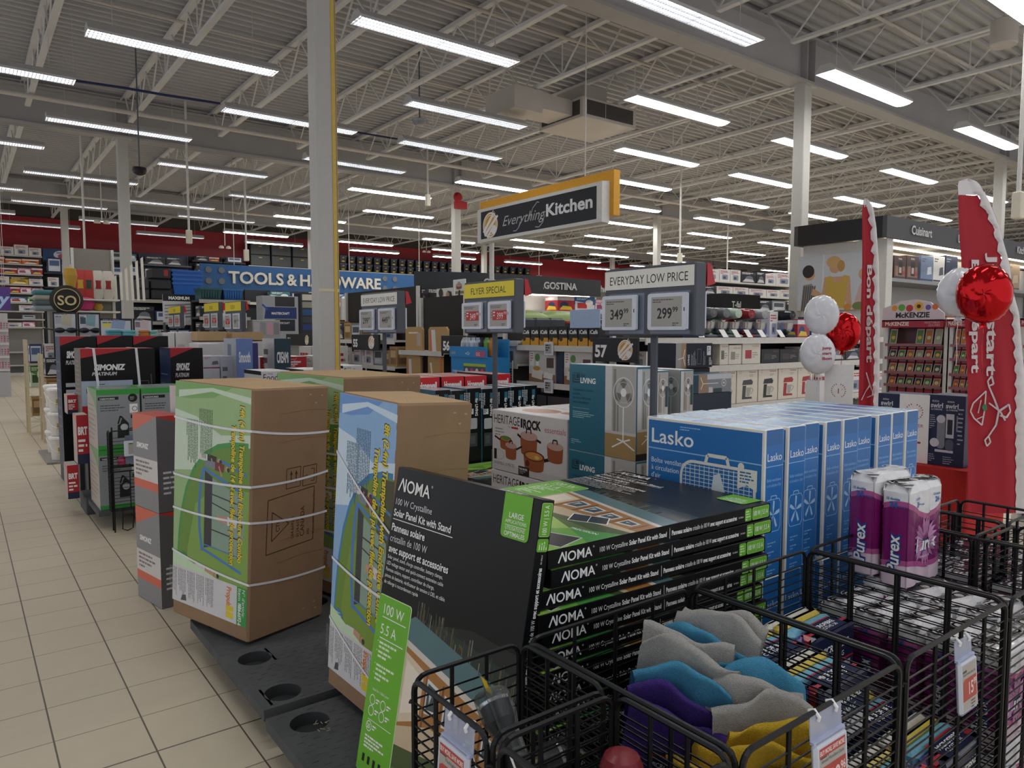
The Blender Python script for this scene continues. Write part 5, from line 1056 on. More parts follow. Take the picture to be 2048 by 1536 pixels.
platform('grey stand under the pile of folded blankets', at(96, 622, y=15.7).x, at(120, 622, y=15.7).x, 15.5, 15.9, at(108, 622, y=15.7).z-.002, p('#7d7a76'))
# ================================================================ kitchen department
SHW = mt('shelf_white', '#cfccc6', r=.45); SHD = mt('shelf_dark', '#2b2722', r=.7); GOLD = p('#d29a24'); KB = mt('sign_black', '#1b1e22', r=.4)
def kitchen_emblem(f, u, v, r):
    "white utensils crossed on a gold plate"
    f.disc(u, v, r, GOLD, n=28); f.ring(u, v, r*.97, r*.1, WHT, n=28); f.ring(u, v, r*.78, r*.06, WHT, n=28)
    for (a, b), (c, d), t in (((-.9, -.5), (.35, .75), .26), ((-.75, -.75), (.75, .45), .26), ((-.4, -.95), (.2, -.35), .2)): f.line([(u+r*a, v+r*b), (u+r*c, v+r*d)], r*t, WHT)
    for k in (-.12, 0, .12): f.line([(u+r*(.3+k), v+r*(.72-k)), (u+r*(.55+k), v+r*(.98-k))], r*.07, WHT)
    f.disc(u+r*.5, v-r*.4, r*.36, WHT, n=16); f.line([(u+r*.6, v+r*.3), (u+r*1.0, v+r*.62)], r*.2, WHT)
# hanging department sign
X = 7.0; a, b = at(960, 405, x=X), at(1228, 338, x=X); zb = at(960, 490, x=X).z
t = thing('hanging_sign', 'hanging Everything Kitchen sign with gold back panel and black face', 'sign', (X, (a.y+b.y)/2, zb)); w = a.y-b.y; h = a.z-zb
m = MB(); m.cbox(0, -w/2, 0.1, .12, w/2, h, mt('gold_panel', '#d99c25', r=.4), .004); m.obj('back_panel', t)
m = MB(); W2 = w*.95; h2 = h*.80
m.rings([[(x, y0, z0) for y0, z0 in ((-W2/2+i+.22*0, 0+i*.6), (-W2/2+i, h2-i*.6), (W2/2-i, h2-i*.6), (W2/2-i, i*.6))] for x, i in ((0, 0), (-.12, .02))], WHTM, cap=True)
f = Face(m, (-.12, W2/2-.02, .012), (0, -1, 0), (0, 0, 1), W2-.04, h2-.024, .0003); fw, fh = f.w, f.h; f.rect(fw*.035, fh*.09, fw*.965, fh*.91, KB)
kitchen_emblem(f, fw*.125, fh*.47, fh*.385); f.text(fw*.24, fh*.36, 'Everything', fh*.30, p('#b9b9b9'), shear=.4, w=fw*.36); f.text(fw*.605, fh*.40, 'Kitchen', fh*.33, p('#e4e4e4'), bold=.03, w=fw*.335)
[f.line([(fw*a, fh*b) for a, b in l], .012, p('#b9b9b9')) for l in (((.395, .40), (.385, .25), (.36, .16), (.335, .17)), ((.595, .45), (.58, .26), (.55, .15), (.52, .17)), ((.47, .4), (.50, .7), (.535, .84), (.55, .82)))]
o = m.obj('face_box', t)
m = MB(); m.tube((.06, w*.42, -(zb)), (.06, w*.42, .3), .04, WHTM, 10); m.tube((.06, -w*.3, h), (.06, -w*.3, 6.72-zb), .008, PIPE, 5); m.obj('pole', t)
# numbered aisle markers on the gondola ends
def marker(n, px0, px1, yt, yb, x):
    a, b = at(px0, yt, x=x), at(px1, yt, x=x); zb = at(px0, yb, x=x).z; w = a.y-b.y; h = a.z-zb
    m = MB(); m.cbox(0, -w/2, 0, .03, w/2, h, KB, .003); f = Face(m, (0, w/2, 0), (0, -1, 0), (0, 0, 1), w, h); f.text(w*.06, h*.2, n, h*.5, WHT, bold=.04, max=w*.42); kitchen_emblem(f, w*.74, h*.5, h*.42)
    m.box(.005, w/2-.02, -.03, .025, w/2, 0, KB); m.box(.012, -.01, -zb, .022, .01, 0, SHW); tag(m.obj('aisle_marker', loc=(x, (a.y+b.y)/2, zb)), 'black aisle marker %s with gold utensil emblem, %s' % (n, {'57': 'right of the coffee packs', '56': 'half hidden by the blue bottle rack', '55': 'right of the big column', '54': 'left of the big column'}[n]), 'aisle marker')
# gondolas: end caps face the aisle, long sides run away from it
def gy(px, x=5.0): return at(px, 700, x=x).y
CB = mt('cutting_board', '#b99562', r=.5, var=.06, sc=6, st=(2, 30, 2))
g57 = (gy(1192), gy(1035)); g56r = (gy(1036), gy(955)); g56l = (gy(880), gy(800)); g55 = (gy(790), gy(640))
# --- end cap with coffee tins and bread boxes
zs = [at(1110, 768, x=5).z, at(1110, 692, x=5).z]
shelving('white end-cap shelving with coffee packs behind the 57 marker', 5.0, 5.5, g57[0], g57[1], [.3]+zs, at(1110, 654, x=5.45).z, 'x', SHW, SHD, .025, SHW)
R = random.Random(8); L = g57[1]-g57[0]; n = 8
def coffee(m, w, d, h):
    f = m.left(w, d, h); f.rect(0, 0, d, h, p('#191412')); f.poly([(0, 0), (d, 0), (d, h*.4), (d*.4, h*.42), (0, h*.3)], GOLD); f.text(d/2, h*.62, 'iCafé', h*.2, WHT, 'c', bold=.03, max=d*.8); f.disc(d*.3, h*.36, d*.2, p('#3a241a'), n=10)
for i in range(n): yy = g57[1]-.03-L/n*(i+1)*.98; carton('black and gold coffee pack, %s from the left on the end-cap shelf' % ORD[i], 5.03, 5.2, yy, L/n*.9, zs[1]+.002, zs[1]+.205, p('#191412'), coffee, 'coffee_pack', 'coffee packs on the end cap', None, 'coffee pack', .003)
def bread(m, w, d, h):
    f = m.left(w, d, h); f.rect(0, 0, d, h, p('#c9c5c0')); f.rect(0, 0, d, h*.25, p('#8a6a4a')); f.poly([(d*.1, h*.15), (d*.5, h*.08), (d*.55, h*.35), (d*.15, h*.45)], p('#d9d3c8')); f.disc(d*.3, h*.42, d*.14, p('#c0903f'), rv=h*.07); f.poly([(d*.55, h*.15), (d*.9, h*.1), (d*.92, h*.28), (d*.6, h*.33)], p('#e2ded6')); f.rect(d*.28, h*.5, d*.38, h*.65, WHT); f.disc(d*.33, h*.75, d*.1, p('#5f8a45'), n=9); f.rect(d*.68, h*.45, d*.95, h*.75, p('#5a4a42')); f.rect(d*.04, h*.5, d*.2, h*.92, p('#e2dfdb')); f.lines(d*.06, h*.85, d*.12, 4, h*.07, h*.03, p('#a55'), 4)
for i, (a, b) in enumerate(((1054, 1106), (1124, 1180))): carton('bread box carton picturing a white tray and plant, %s of two on the end cap' % ('left', 'right')[i], 5.03, 5.33, gy(b), gy(a)-gy(b), zs[0]+.002, zs[0]+.36, p('#c9c5c0'), bread, 'bread_box_carton', 'bread box cartons')
m = MB(); m.cbox(5.03, gy(1124)+.02, zs[0]+.002, 5.3, gy(1106)-.02, zs[0]+.34, p('#2a3548')); tag(m.obj('bread_box_carton'), 'narrow navy carton between the two bread box cartons', 'carton')
for i, (px, zz) in enumerate(((1101, zs[1]), (1101, zs[0]))): m = MB(); yy = gy(px); m.cbox(4.968, yy-.07, zz-.10, 4.985, yy+.07, zz+.04, FRM, .004); f = Face(m, (4.967, yy+.07, zz-.10), (0, -1, 0), (0, 0, 1), .14, .14); f.rect(.02, .02, .12, .12, EINK); f.lines(.025, .1, .09, 3, .025, .012, BLK); tag(m.obj('price_tag'), 'square price tag on the %s shelf edge of the coffee end cap' % ('upper', 'lower')[i], 'price tag')
def stone(m, w, d, h):
    f = m.left(w, d, h); f.rect(0, 0, d, h, p('#3c3634')); f.text(d*.08, h*.72, 'HERITAGE', h*.09, p('#8d8580')); f.text(d*.1, h*.55, 'ROCK', h*.11, p('#8d8580'), bold=.04); f.rect(d*.1, h*.66, d*.5, h*.69, RED); pot(f, d*.45, h*.1, d*.35, h*.2, True, 0)
carton('dark cookware carton at the foot of the coffee end cap, left', 5.02, 5.4, gy(1090), gy(1042)-gy(1090), .302, at(1065, 780, x=5).z-.05, p('#3c3634'), stone, 'cookware_carton'); carton('dark cookware carton at the foot of the coffee end cap, right', 5.02, 5.4, gy(1145), gy(1093)-gy(1145), .302, at(1065, 780, x=5).z-.05, p('#3c3634'), stone, 'cookware_carton')
t = thing('wire_basket_rack', 'white wire side rack at the left edge of the coffee end cap', 'wire rack', (4.93, gy(1022), .3)); m = MB()
for y0 in (-.12, .12): m.tube((0, y0, -.3), (0, y0, 1.0), .008, SHW, 5)
for i in range(34): m.tube((0, -.12, .05+i*.028), (0, .12, .05+i*.028), .004, SHW, 4)
m.obj('wire_panel', t)
# top of that end cap: grey roaster, black boxes, pale blue blank sheet
ztop = 2.05; q = at(1145, 715, x=5)
m = MB(); a, b = at(1140, 620, x=4.9), at(1200, 620, x=4.9); m.cbox(4.9, b.y, at(1170, 656, x=4.9).z, 4.91, a.y, a.z, p('#a9bfe0'), .002); m.box(4.91, (a.y+b.y)/2-.01, at(1170, 656, x=4.9).z, 5.0, (a.y+b.y)/2+.01, a.z-.05, SHW); tag(m.obj('card_sheet'), 'blank pale blue card on the end cap left of the big price sign', 'card')
# --- end cap with cooker boxes (T-shaped label 56)
zs = [at(1000, 726, x=5).z, at(1000, 682, x=5).z]
shelving('white end-cap shelving with white boxes right of the 56 marker', 5.0, 5.45, g56r[0], g56r[1], [.3]+zs, at(1000, 676, x=5).z+.08, 'x', SHW, SHD, .025, SHW)
def fryer(m, w, d, h):
    f = m.left(w, d, h); f.rect(d*.1, h*.05, d*.9, h*.6, p('#6d6a68')); f.poly([(d*.3, h*.1), (d*.75, h*.1), (d*.7, h*.5), (d*.35, h*.55)], p('#b9b9b9')); f.text(d*.5, h*.72, 'T-fal', h*.14, RED, 'c')
carton('white fryer box on the end-cap shelf under the yellow sign', 5.03, 5.33, gy(1026), gy(990)-gy(1026), zs[0]+.002, zs[0]+.235, p('#d9d5d2'), fryer, 'fryer_box', None, None, 'box'); carton('white appliance box on the end-cap shelf half behind the blue rack', 5.03, 5.33, gy(983), gy(968)-gy(983), zs[0]+.002, zs[0]+.24, p('#d9d5d2'), None, 'appliance_box', None, None, 'box')
# --- blue standing rack with bottles
t = thing('bottle_rack', 'bright blue display rack of bottles standing before the 56 marker', 'display rack', at(902, 745, x=4.55)*1); t.location.z = 0; a, b = at(902, 678, x=4.55), at(975, 678, x=4.55); w = a.y-b.y; zt = a.z; t.location.y = (a.y+b.y)/2; SB = p('#2a86c4')
zm = at(940, 711, x=4.55).z; zl = at(940, 704, x=4.55).z
m = MB(); m.box(0, -w/2, 0, .3, w/2, zm-.02, SB); f = Face(m, (0, w/2, 0), (0, -1, 0), (0, 0, 1), w, zm); f.rect(w*.36, zm-.34, w*.95, zm-.1, p('#4f5560')); f.rect(w*.36, zm-.12, w*.95, zm-.09, p('#a9c43a'));
for k in range(4):
    for r in range(2): f.disc(w*(.44+k*.14), zm-.17-r*.1, .03, p(('#d5d2d0', '#c9477f')[(k+r) % 2]), n=10)
f.text(w*.04, zm-.2, 'TIMBERLAND', .028, WHT, max=w*.28); m.obj('base', t)
m = MB(); m.box(-.02, -w/2, zm-.02, 0, w/2, zl+.06, SB); f = Face(m, (-.021, w/2, zm-.02), (0, -1, 0), (0, 0, 1), w, .1); f.lines(w*.05, .03, w*.3, 1, .03, .03, p('#8d99a5'), 3); f.text(w*.45, .03, 'wQr', .035, WHT); f.rect(w*.72, .01, w*.98, .075, p('#b8567a')); f.text(w*.74, .025, 'QQ', .035, WHT); m.box(.28, -w/2, zm-.02, .3, w/2, zt, SB); m.box(0, w/2-.02, zm, .3, w/2, zt-.1, SB); m.obj('tray', t)
for i in range(7): m = MB(); m.smooth(); m.lathe([(.035, 0), (.038, .14), (.02, .17), (.022, .2)], (0, 0, 0), p(('#b9bfc6', '#b9bfc6', '#c9cdd2', '#b0b4c4', '#23262b', '#6fa743', '#c07a3a')[i]), 10); tag(m.obj('bottle', loc=(t.location.x+.14, t.location.y+w/2-.07-i*(w-.14)/6.5, zm+.0)), '%s bottle, %s from the left in the blue rack' % (('silver', 'silver', 'pale silver', 'lilac', 'black', 'green', 'orange')[i], ORD[i]), 'bottle', 'bottles in the blue rack')
# --- end cap with cutting boards
zs = [at(840, 702, x=5).z]
shelving('white end-cap shelving with wooden cutting boards between markers 55 and 56', 5.0, 5.4, g56l[0]-.1, g56l[1]+.02, [.3, .75]+zs, zs[0]+.75, 'x', SHW, SHD, .03, SHW)
for i, (a, b, yt, yb, l) in enumerate(((812, 846, 654, 700, 'large rounded wooden cutting board, left on the upper shelf'), (858, 896, 654, 701, 'large rounded wooden cutting board, right on the upper shelf'), (814, 842, 708, 745, 'wooden board with orange sleeve, left below the shelf'), (857, 885, 708, 745, 'wooden board with white curved handle, right below the shelf'))):
    A_, B_ = at(a, yt, x=5.05), at(b, yt, x=5.05); z0 = zs[0]+.002 if i < 2 else .752; z1 = A_.z if i < 2 else at(a, yt, x=5.05).z; w = A_.y-B_.y; h = z1-z0
    m = MB(); f = Face(m, (0, w/2, 0), (0, -1, 0), (0, 0, 1), w, h); r = .04; P = [(0, 0), (w, 0), (w, h-r), (w-r, h), (r, h), (0, h-r)]
    m.rings([[tuple(f.pt(u, v)+Vector((x, 0, 0))) for u, v in P] for x in (.03, 0)], CB, cap=True); f.k = 4
    if i == 0: f.rect(w*.2, h*.72, w*.75, h*.78, p('#e6ddc8')); f.rect(w*.66, h*.2, w*.9, h*.75, p('#b9aa94'))
    elif i == 3: f.line([(w*.2, h*.8), (w*.3, h*.5), (w*.7, h*.2)], .04, p('#efe9da')); f.poly([(w*.8, 0), (w, 0), (w, h), (w*.9, h)], p('#d5703a'))
    else: f.poly([(w*.08, 0), (w*.3, 0), (w*.15, h*.85), (w*.08, h*.85)], p('#d5703a')); f.poly([(w*.2, 0), (w*.42, 0), (w*.36, h*.88), (w*.15, h*.88)], p('#dcd8d4'))
    tag(m.obj('cutting_board', loc=(5.04, (A_.y+B_.y)/2, z0)), l, 'cutting board')
# --- farther end caps around 54 and 55
zs = [.7, at(760, 735, x=5).z if 0 else 1.0, 1.28]
shelving('white end-cap shelving of boxed kitchenware around the 55 marker', 5.0, 5.45, g55[0], g55[1]-.2, [.3, .72, 1.12, 1.5], 2.3, 'x', SHW, SHD, .025, SHW)
for j, z in enumerate((.722, 1.122, 1.502)): fill('y', g55[0], g55[1]-.2, 5.01, z, .34, .35, ('white', 'white', 'tan', 'grey', 'black') if j else ('white', 'tan', 'grey'), 'kitchenware box', '%s shelf near the 55 marker' % ('lower', 'middle', 'upper')[j], 'kitchenware boxes near marker 55', .2, .42, 31+j)
marker('57', 1185, 1275, 675, 722, 4.9); marker('56', 882, 948, 671, 707, 4.9); marker('55', 703, 757, 669, 699, 4.9); marker('54', 572, 629, 668, 690, 4.9)
m = MB(); m.box(4.93, at(600, 690, x=4.9).y-.7, .02, 5.2, at(600, 690, x=4.9).y+.7, at(600, 690, x=4.9).z, p('#8d8a86')); tag(m.obj('shelf_end_panel'), 'pale gondola end panel below the 54 marker', 'shelf end')
for i, (a, b, c, yt) in enumerate(((632, 668, 'white', 691), (606, 630, 'white', 692))):
    A_, B_ = at(a, yt, x=4.6), at(b, yt, x=4.6); place(c, 'appliance_box', 'white appliance box under the 54 marker, %s' % ('right of the column', 'left of the column')[i], 'box', None, (4.68, (A_.y+B_.y)/2, .55), .3, A_.y-B_.y, A_.z-.55); platform('dark base under the white appliance box %s' % ('right', 'left')[i], 4.5, 4.85, B_.y, A_.y, .548)
# posters and hanging black pans above the end caps
def poster(label, px0, px1, yt, yb, x, art, mm, zfoot=None):
    a, b = at(px0, yt, x=x), at(px1, yt, x=x); zb = at(px0, yb, x=x).z; w = a.y-b.y; h = a.z-zb; m = MB(); m.cbox(0, -w/2, 0, .02, w/2, h, mm, .003); f = Face(m, (0, w/2, 0), (0, -1, 0), (0, 0, 1), w, h); art(f, w, h)
    if zfoot is not None: m.box(.005, -.02, zfoot-zb, .018, .02, 0, GREYM)
    return tag(m.obj('poster', loc=(x, (a.y+b.y)/2, zb)), label, 'poster')
SK = p('#b98a6c')
def couple(f, w, h):
    f.rect(0, 0, w, h, p('#dcdad0')); f.poly([(w*.05, 0), (w*.5, 0), (w*.48, h*.5), (w*.3, h*.62), (w*.12, h*.5)], p('#7da05a')); f.disc(w*.28, h*.76, w*.13, SK); f.disc(w*.25, h*.83, w*.13, p('#2a211d')); f.poly([(w*.42, 0), (w*.95, 0), (w*.9, h*.45), (w*.7, h*.6), (w*.5, h*.45)], p('#8f3b33')); f.disc(w*.68, h*.72, w*.13, SK); f.poly([(w*.62, h*.9), (w*.85, h*.85), (w*.95, h*.5), (w*.78, h*.55), (w*.72, h*.8)], p('#33231c'))
poster('poster of two people smiling at each other above the cutting boards', 873, 908, 578, 628, 5.45, couple, WHT, 1.2)
yA, yB = at(815, 640, x=5.6).y, at(925, 640, x=5.6).y; zA = at(900, 648, x=5.6).z
shelving('dark pegboard of black pans and utensils above the cutting boards', 5.6, 5.9, yB, yA, [zA], at(900, 612, x=5.6).z, 'x', SHD, p('#26262a'))
for i in range(7):
    y0 = yA-.17-i*(yA-yB-.2)/6.6; m = MB(); R = random.Random(i); m.smooth(); r = R.uniform(.09, .12); m.rings([[(x, r*q*math.cos(2*PI*k/14), r*q*math.sin(2*PI*k/14)) for k in range(14)] for x, q in ((-.05, 1.05), (0, .85), (.005, .01))], p(('#2a2b2e', '#55585c', '#8d9094')[i % 3], .25)); m.tube((-.03, 0, r), (-.03, 0, r+.18), .012, BLKM, 6)
    tag(m.obj('frying_pan', loc=(5.68, y0, zA+.18)), 'frying pan hung on the dark pegboard, %s from the left' % ORD[i], 'pan', 'hanging pans')
# --- mixers: long side of the near gondola, facing the viewer
KY = 4.72; kx0, kx1 = at(1290, 672, y=KY).x, at(1712, 680, y=KY).x+.9; zt = at(1500, 676, y=KY).z; zm = at(1500, 729, y=KY).z; zl = at(1530, 803, y=KY).z
shelving('white gondola shelving with stand mixers on top, facing the viewer', kx0, kx1, KY, KY+.5, [.35, zl, zm, zt], zt+.02, 'y', SHW, SHD, .03, SHW)
def mixbox(c):
    def a(m, w, d, h):
        f = m.front(w, d, h); f.rect(0, 0, w, h, p('#d9d2c4')); f.text(w*.92, h*.87, 'KitchenAid', h*.055, p('#8f2a2e'), 'r', bold=.02); k = p(c, .3); f.lines(w*.6, h*.8, w*.3, 2, h*.04, h*.015, p('#8d877c')); f.ring(w*.16, h*.9, w*.05, .004, p('#8d877c'))
        f.poly([(w*.25, h*.1), (w*.75, h*.1), (w*.72, h*.16), (w*.42, h*.17), (w*.45, h*.5), (w*.28, h*.5)], k); f.poly([(w*.25, h*.52), (w*.3, h*.66), (w*.7, h*.68), (w*.78, h*.6), (w*.74, h*.52)], k); f.poly([(w*.47, h*.18), (w*.62, h*.18), (w*.7, h*.44), (w*.46, h*.44)], p('#a9a7a4', .2)); f.line([(w*.7, h*.42), (w*.8, h*.36), (w*.68, h*.24)], .012, p('#a9a7a4', .2))
    return a
for i, (a, b, c, l) in enumerate(((1440, 1474, '#c7bfae', 'cream'), (1476, 1517, '#3f4244', 'dark grey'), (1519, 1557, '#1e2022', 'black'), (1559, 1597, '#a3202b', 'red'), (1598, 1630, '#a3202b', 'red, partly hidden'))):
    x0, x1 = at(a, 740, y=KY).x, at(b, 740, y=KY).x; carton('cream carton picturing a %s stand mixer on the lower gondola shelf' % l, x0, x1, KY+.01, .36, zl+.007, zm-.045, p('#d9d2c4'), mixbox(c), 'mixer_carton', 'stand mixer cartons', None, 'carton', .003)
def smallk(c):
    def a(m, w, d, h):
        f = m.front(w, d, h); f.text(w*.9, h*.8, 'KitchenAid', h*.09, p('#a3303a'), 'r', max=w*.7); f.rect(w*.15, h*.25, w*.5, h*.65, p(c)); f.lines(w*.55, h*.5, w*.35, 3, h*.1, h*.04, p('#8d877c'))
    return a
for i, (a, b, yt, bc, c, l) in enumerate(((1441, 1458, 683, '#d5cfc4', '#6a665f', 'white appliance box'), (1459, 1484, 690, '#d5cfc4', '#8d8983', 'white appliance box'), (1486, 1522, 683, '#d5cfc4', '#a8333c', 'white appliance box with red picture'), (1524, 1560, 698, '#1c1a1c', '#3a3538', 'low black box'), (1561, 1598, 698, '#1c1a1c', '#3a3538', 'low black box'))):
    x0, x1 = at(a, 730, y=KY).x, at(b, 730, y=KY).x; carton('%s, %s from the left on the middle gondola shelf' % (l, ORD[i]), x0, x1, KY+.01, .3, zm+.007, min(zt-.05, at((a+b)/2, yt, y=KY).z), p(bc), smallk(c), 'appliance_box', 'boxes on the middle gondola shelf', None, 'box', .003)
fill('x', at(1640, 740, y=KY).x, kx1-.05, KY, zl+.007, (zm-zl-.05)/.94, .35, ('white', 'black', 'red'), 'appliance box', 'lower gondola shelf, behind the balloons', 'boxes on the lower gondola shelf', .25, .4, 5); fill('x', at(1602, 740, y=KY).x, kx1-.05, KY, zm+.007, (zt-zm-.06)/.94, .3, ('white', 'white', 'black'), 'appliance box', 'middle gondola shelf, behind the balloons', 'boxes behind the balloons', .25, .4, 6)
fill('x', kx0+.02, at(1438, 740, y=KY).x, KY, zm+.007, (zt-zm-.06)/.94, .3, ('white', 'black', 'white'), 'appliance box', 'middle gondola shelf, left end', 'boxes on the gondola left end', .25, .4, 9)
fill('x', kx0+.02, kx1, KY, .357, zl-.45, .35, ('white', 'black', 'grey'), 'appliance box', 'bottom gondola shelf', 'boxes on the bottom gondola shelf', .3, .45, 10)
def mixer(x, col, l):
    t = thing('stand_mixer', '%s stand mixer with steel bowl on the gondola top' % l, 'stand mixer', (x, KY+.2, zt+.002)); c = p(col, .2)
    m = MB(); m.cbox(-.1, -.17, 0, .1, .17, .035, c, .015); m.cbox(-.06, .06, .03, .06, .16, .2, c, .02); m.obj('stand', t)
    m = MB(); m.smooth(); m.rings([[(r*math.cos(2*PI*k/14), y, .26+r*.8*math.sin(2*PI*k/14)) for k in range(14)] for y, r in ((.18, .03), (.16, .07), (.05, .08), (-.1, .075), (-.17, .06), (-.18, .02))], c, cap=True); o = m.obj('motor_head', t)
    m = MB(); m.smooth(); m.lathe([(.04, .035), (.06, .05), (.095, .1), (.105, .16), (.108, .17), (.1, .165), (.08, .08)], (0, -.06, 0), STEEL, 18); m.obj('bowl', t)
for px, c, l in ((1408, '#5d6063', 'dark silver'), (1434, '#6f7276', 'grey'), (1458, '#b5c9b9', 'mint green'), (1484, '#8f2430', 'deep red'), (1511, '#9fa2a6', 'silver'), (1566, '#23252b', 'black')): mixer(at(px, 660, y=KY+.15).x, c, l)
BLG = mt('blue_display_mat', '#5f7fd8', r=.4)  # plain even blue for the thin mat under the mixers
m = MB(); m.cbox(at(1395, 670, y=KY).x, KY+.02, zt+.0005, at(1645, 670, y=KY).x, KY+.4, zt+.0018, BLG, .0002); o = m.obj('mixer_mat'); tag(o, 'blue display mat under the stand mixers', 'mat')
R = random.Random(4)
for i, px in enumerate((1401, 1449, 1474, 1498, 1525, 1563)):
    x = at(px, 672, y=KY).x; m = MB(); m.poly([(x-.045, KY-.02, zt+.01), (x+.045, KY-.02, zt+.01), (x+.03, KY+.03, zt+.09), (x-.06, KY+.03, zt+.09)], WHT); m.poly([(x-.06, KY+.031, zt+.09), (x+.03, KY+.031, zt+.09), (x+.045, KY-.019, zt+.009), (x-.045, KY-.019, zt+.009)], WHT); tag(m.obj('price_card'), 'white slanted price card below the mixers, %s from the left' % ORD[i], 'price card', 'price cards below the mixers')
for i, (px, w, h, c) in enumerate(((1541, .16, .3, 'white'), (1600, .24, .22, 'red'), (1625, .2, .25, 'navy'), (1660, .25, .3, 'white'))): place(c, 'appliance_box', '%s box among the mixers on the gondola top, %s from the left' % (c, ORD[i]), 'box', None, (at(px, 660, y=KY+.2).x, KY+.25, zt+.002), w, .18, h)
# displays beyond: black appliance header, stacked white boxes, fryer boxes
q0, q1 = at(1448, 600, y=7.2), at(1560, 600, y=7.2)
shelving('dark appliance shelving beyond the mixers with lettered header', q0.x-.6, q1.x+1.6, 7.2, 7.8, [.5, 1.0, 1.5], at(1500, 624, y=7.2).z-.02, 'y', SHD)
m = MB(); z0, z1 = at(1480, 626, y=7.2).z, at(1480, 588, y=7.2).z; w = at(1522, 600, y=7.2).x-q0.x; m.cbox(0, 0, 0, w, .9, z1-z0, KB, .005); f = Face(m, (0, 0, 0), (1, 0, 0), (0, 0, 1), w, z1-z0); f.text(w*.22, (z1-z0)*.3, 'T-fal', (z1-z0)*.32, p('#d9d9d9'), bold=.03, max=w*.5); tag(m.obj('brand_header', loc=(q0.x, 7.21, z0)), 'black header block with white lettering above the mixers', 'header sign')
# the header rests on the shelving's back
fill('x', q0.x-.55, q1.x+1.6, 7.2, 1.502, .4, .4, ('white', 'black', 'grey', 'red'), 'appliance box', 'shelf beyond the mixers', 'boxes beyond the mixers', .3, .5, 12)
q0, q1 = at(1405, 590, y=10), at(1598, 590, y=10); zs = [at(1500, 622, y=10).z, at(1500, 592, y=10).z, at(1500, 566, y=10).z]
shelving('distant white shelving of boxed appliances beyond the lettered header', q0.x, q1.x+.3, 10, 10.6, [.5, 1.1]+zs, at(1500, 548, y=10).z, 'y', SHW, p('#8d8a86'))
for j, z in enumerate(zs): fill('x', q0.x, q1.x+.3, 10, z+.002, (.5, .36, .32)[j], .45, (('white', 'black', 'white', 'grey', 'red'), ('white', 'white', 'grey', 'black'), ('navy', 'white', 'black', 'white'))[j], 'appliance box', '%s distant shelf left of the family poster' % ORD[j], 'boxes on the distant shelving', .35, .7, 40+j)
# --- curved dark header with brand letters, white shelves below
Y = 10.2; hz0, hz1 = at(1100, 588, y=Y).z, at(1100, 553, y=Y).z; hx = [at(px, 560, y=Y).x for px in (862, 1212)]
t = thing('brand_header', 'long curved dark header with brand lettering over lit white shelves', 'header sign', (hx[0], Y, hz0)); L = hx[1]-hx[0]; h = hz1-hz0; m = MB()
crv = lambda u: (u*L, .55*(2*u-1)**2*(1 if u < .5 else .25), 0)
m.grid(lambda u, v: (crv(u)[0], crv(u)[1], v*h), 24, 1, mt('header_grey', '#35373a', r=.45)); m.grid(lambda u, v: (crv(u)[0], crv(u)[1]+.08*v, h), 24, 1, mt('header_grey', '#35373a')); m.grid(lambda u, v: (crv(1-u)[0], crv(1-u)[1]+.08*(1-v), 0), 24, 1, mt('header_grey', '#35373a')); m.obj('header', t)
m = MB(); m.box(.3, .35, -.01, L-.1, .40, .01, mt('display_light_strip', '#fff4e2', var=0, em=5)); m.obj('light_strip', t)
for tx, u, wd in (('Cuisinart', .27, .17), ('LAGOSTINA', .55, .26), ('KitchenAid', .905, .25)):
    m = MB(); f = Face(m, (u*L, crv(u+wd/2)[1]-.012, h*.3), (1, 0, 0), (0, 0, 1), 1, 1); f.text(0, 0, tx, h*.4, p('#c9c9cb'), w=wd*L, bold=.03); m.obj('lettering', t)
zs = [at(1120, 652, y=Y).z, at(1120, 620, y=Y).z, at(1120, 590, y=Y).z]
zs2 = [at(1120, 660, y=Y).z, at(1120, 621, y=Y).z]
shelving('lit white shelving of boxed cookware under the curved header', hx[0]-.2, hx[1]+.4, Y+.15, Y+.75, [.4, .9, 1.3]+zs2, hz0+.02, 'y', SHW, p('#c9cac6'))
for j, (z, hh) in enumerate(zip(zs2, (.42, .36))): fill('x', hx[0]+1.2*(1-j), hx[1]+.4, Y+.15, z+.002, hh, .45, (('black', 'red', 'pink', 'white'), ('white', 'blue', 'black', 'pink', 'navy', 'red'))[j], 'cookware box', '%s shelf under the curved header' % ('lower', 'upper')[j], 'boxes under the curved header', .3, .6, 60+j, full=.72)
for j in (0, 1): fill('x', hx[0]-.2, hx[1]+.4, Y+.15, (.902, 1.302)[j], .36, .45, ('white', 'black', 'grey', 'tan'), 'cookware box', '%s shelf of the white cookware unit' % ('low', 'second low')[j], 'boxes low in the cookware unit', .3, .6, 64+j)
# tall narrow white panel with pots at left under the header
poster('narrow white panel picturing pots at the left end of the curved header', 906, 930, 560, 628, 6.4, lambda f, w, h: (pot(f, w*.5, h*.75, w*.5, h*.08, True, 0), pot(f, w*.5, h*.45, w*.4, h*.06, True, 0), f.rect(w*.1, h*.58, w*.9, h*.66, p('#a08a5a')), f.lines(w*.15, h*.3, w*.7, 4, h*.07, h*.03, p('#777'))), WHT, 0)
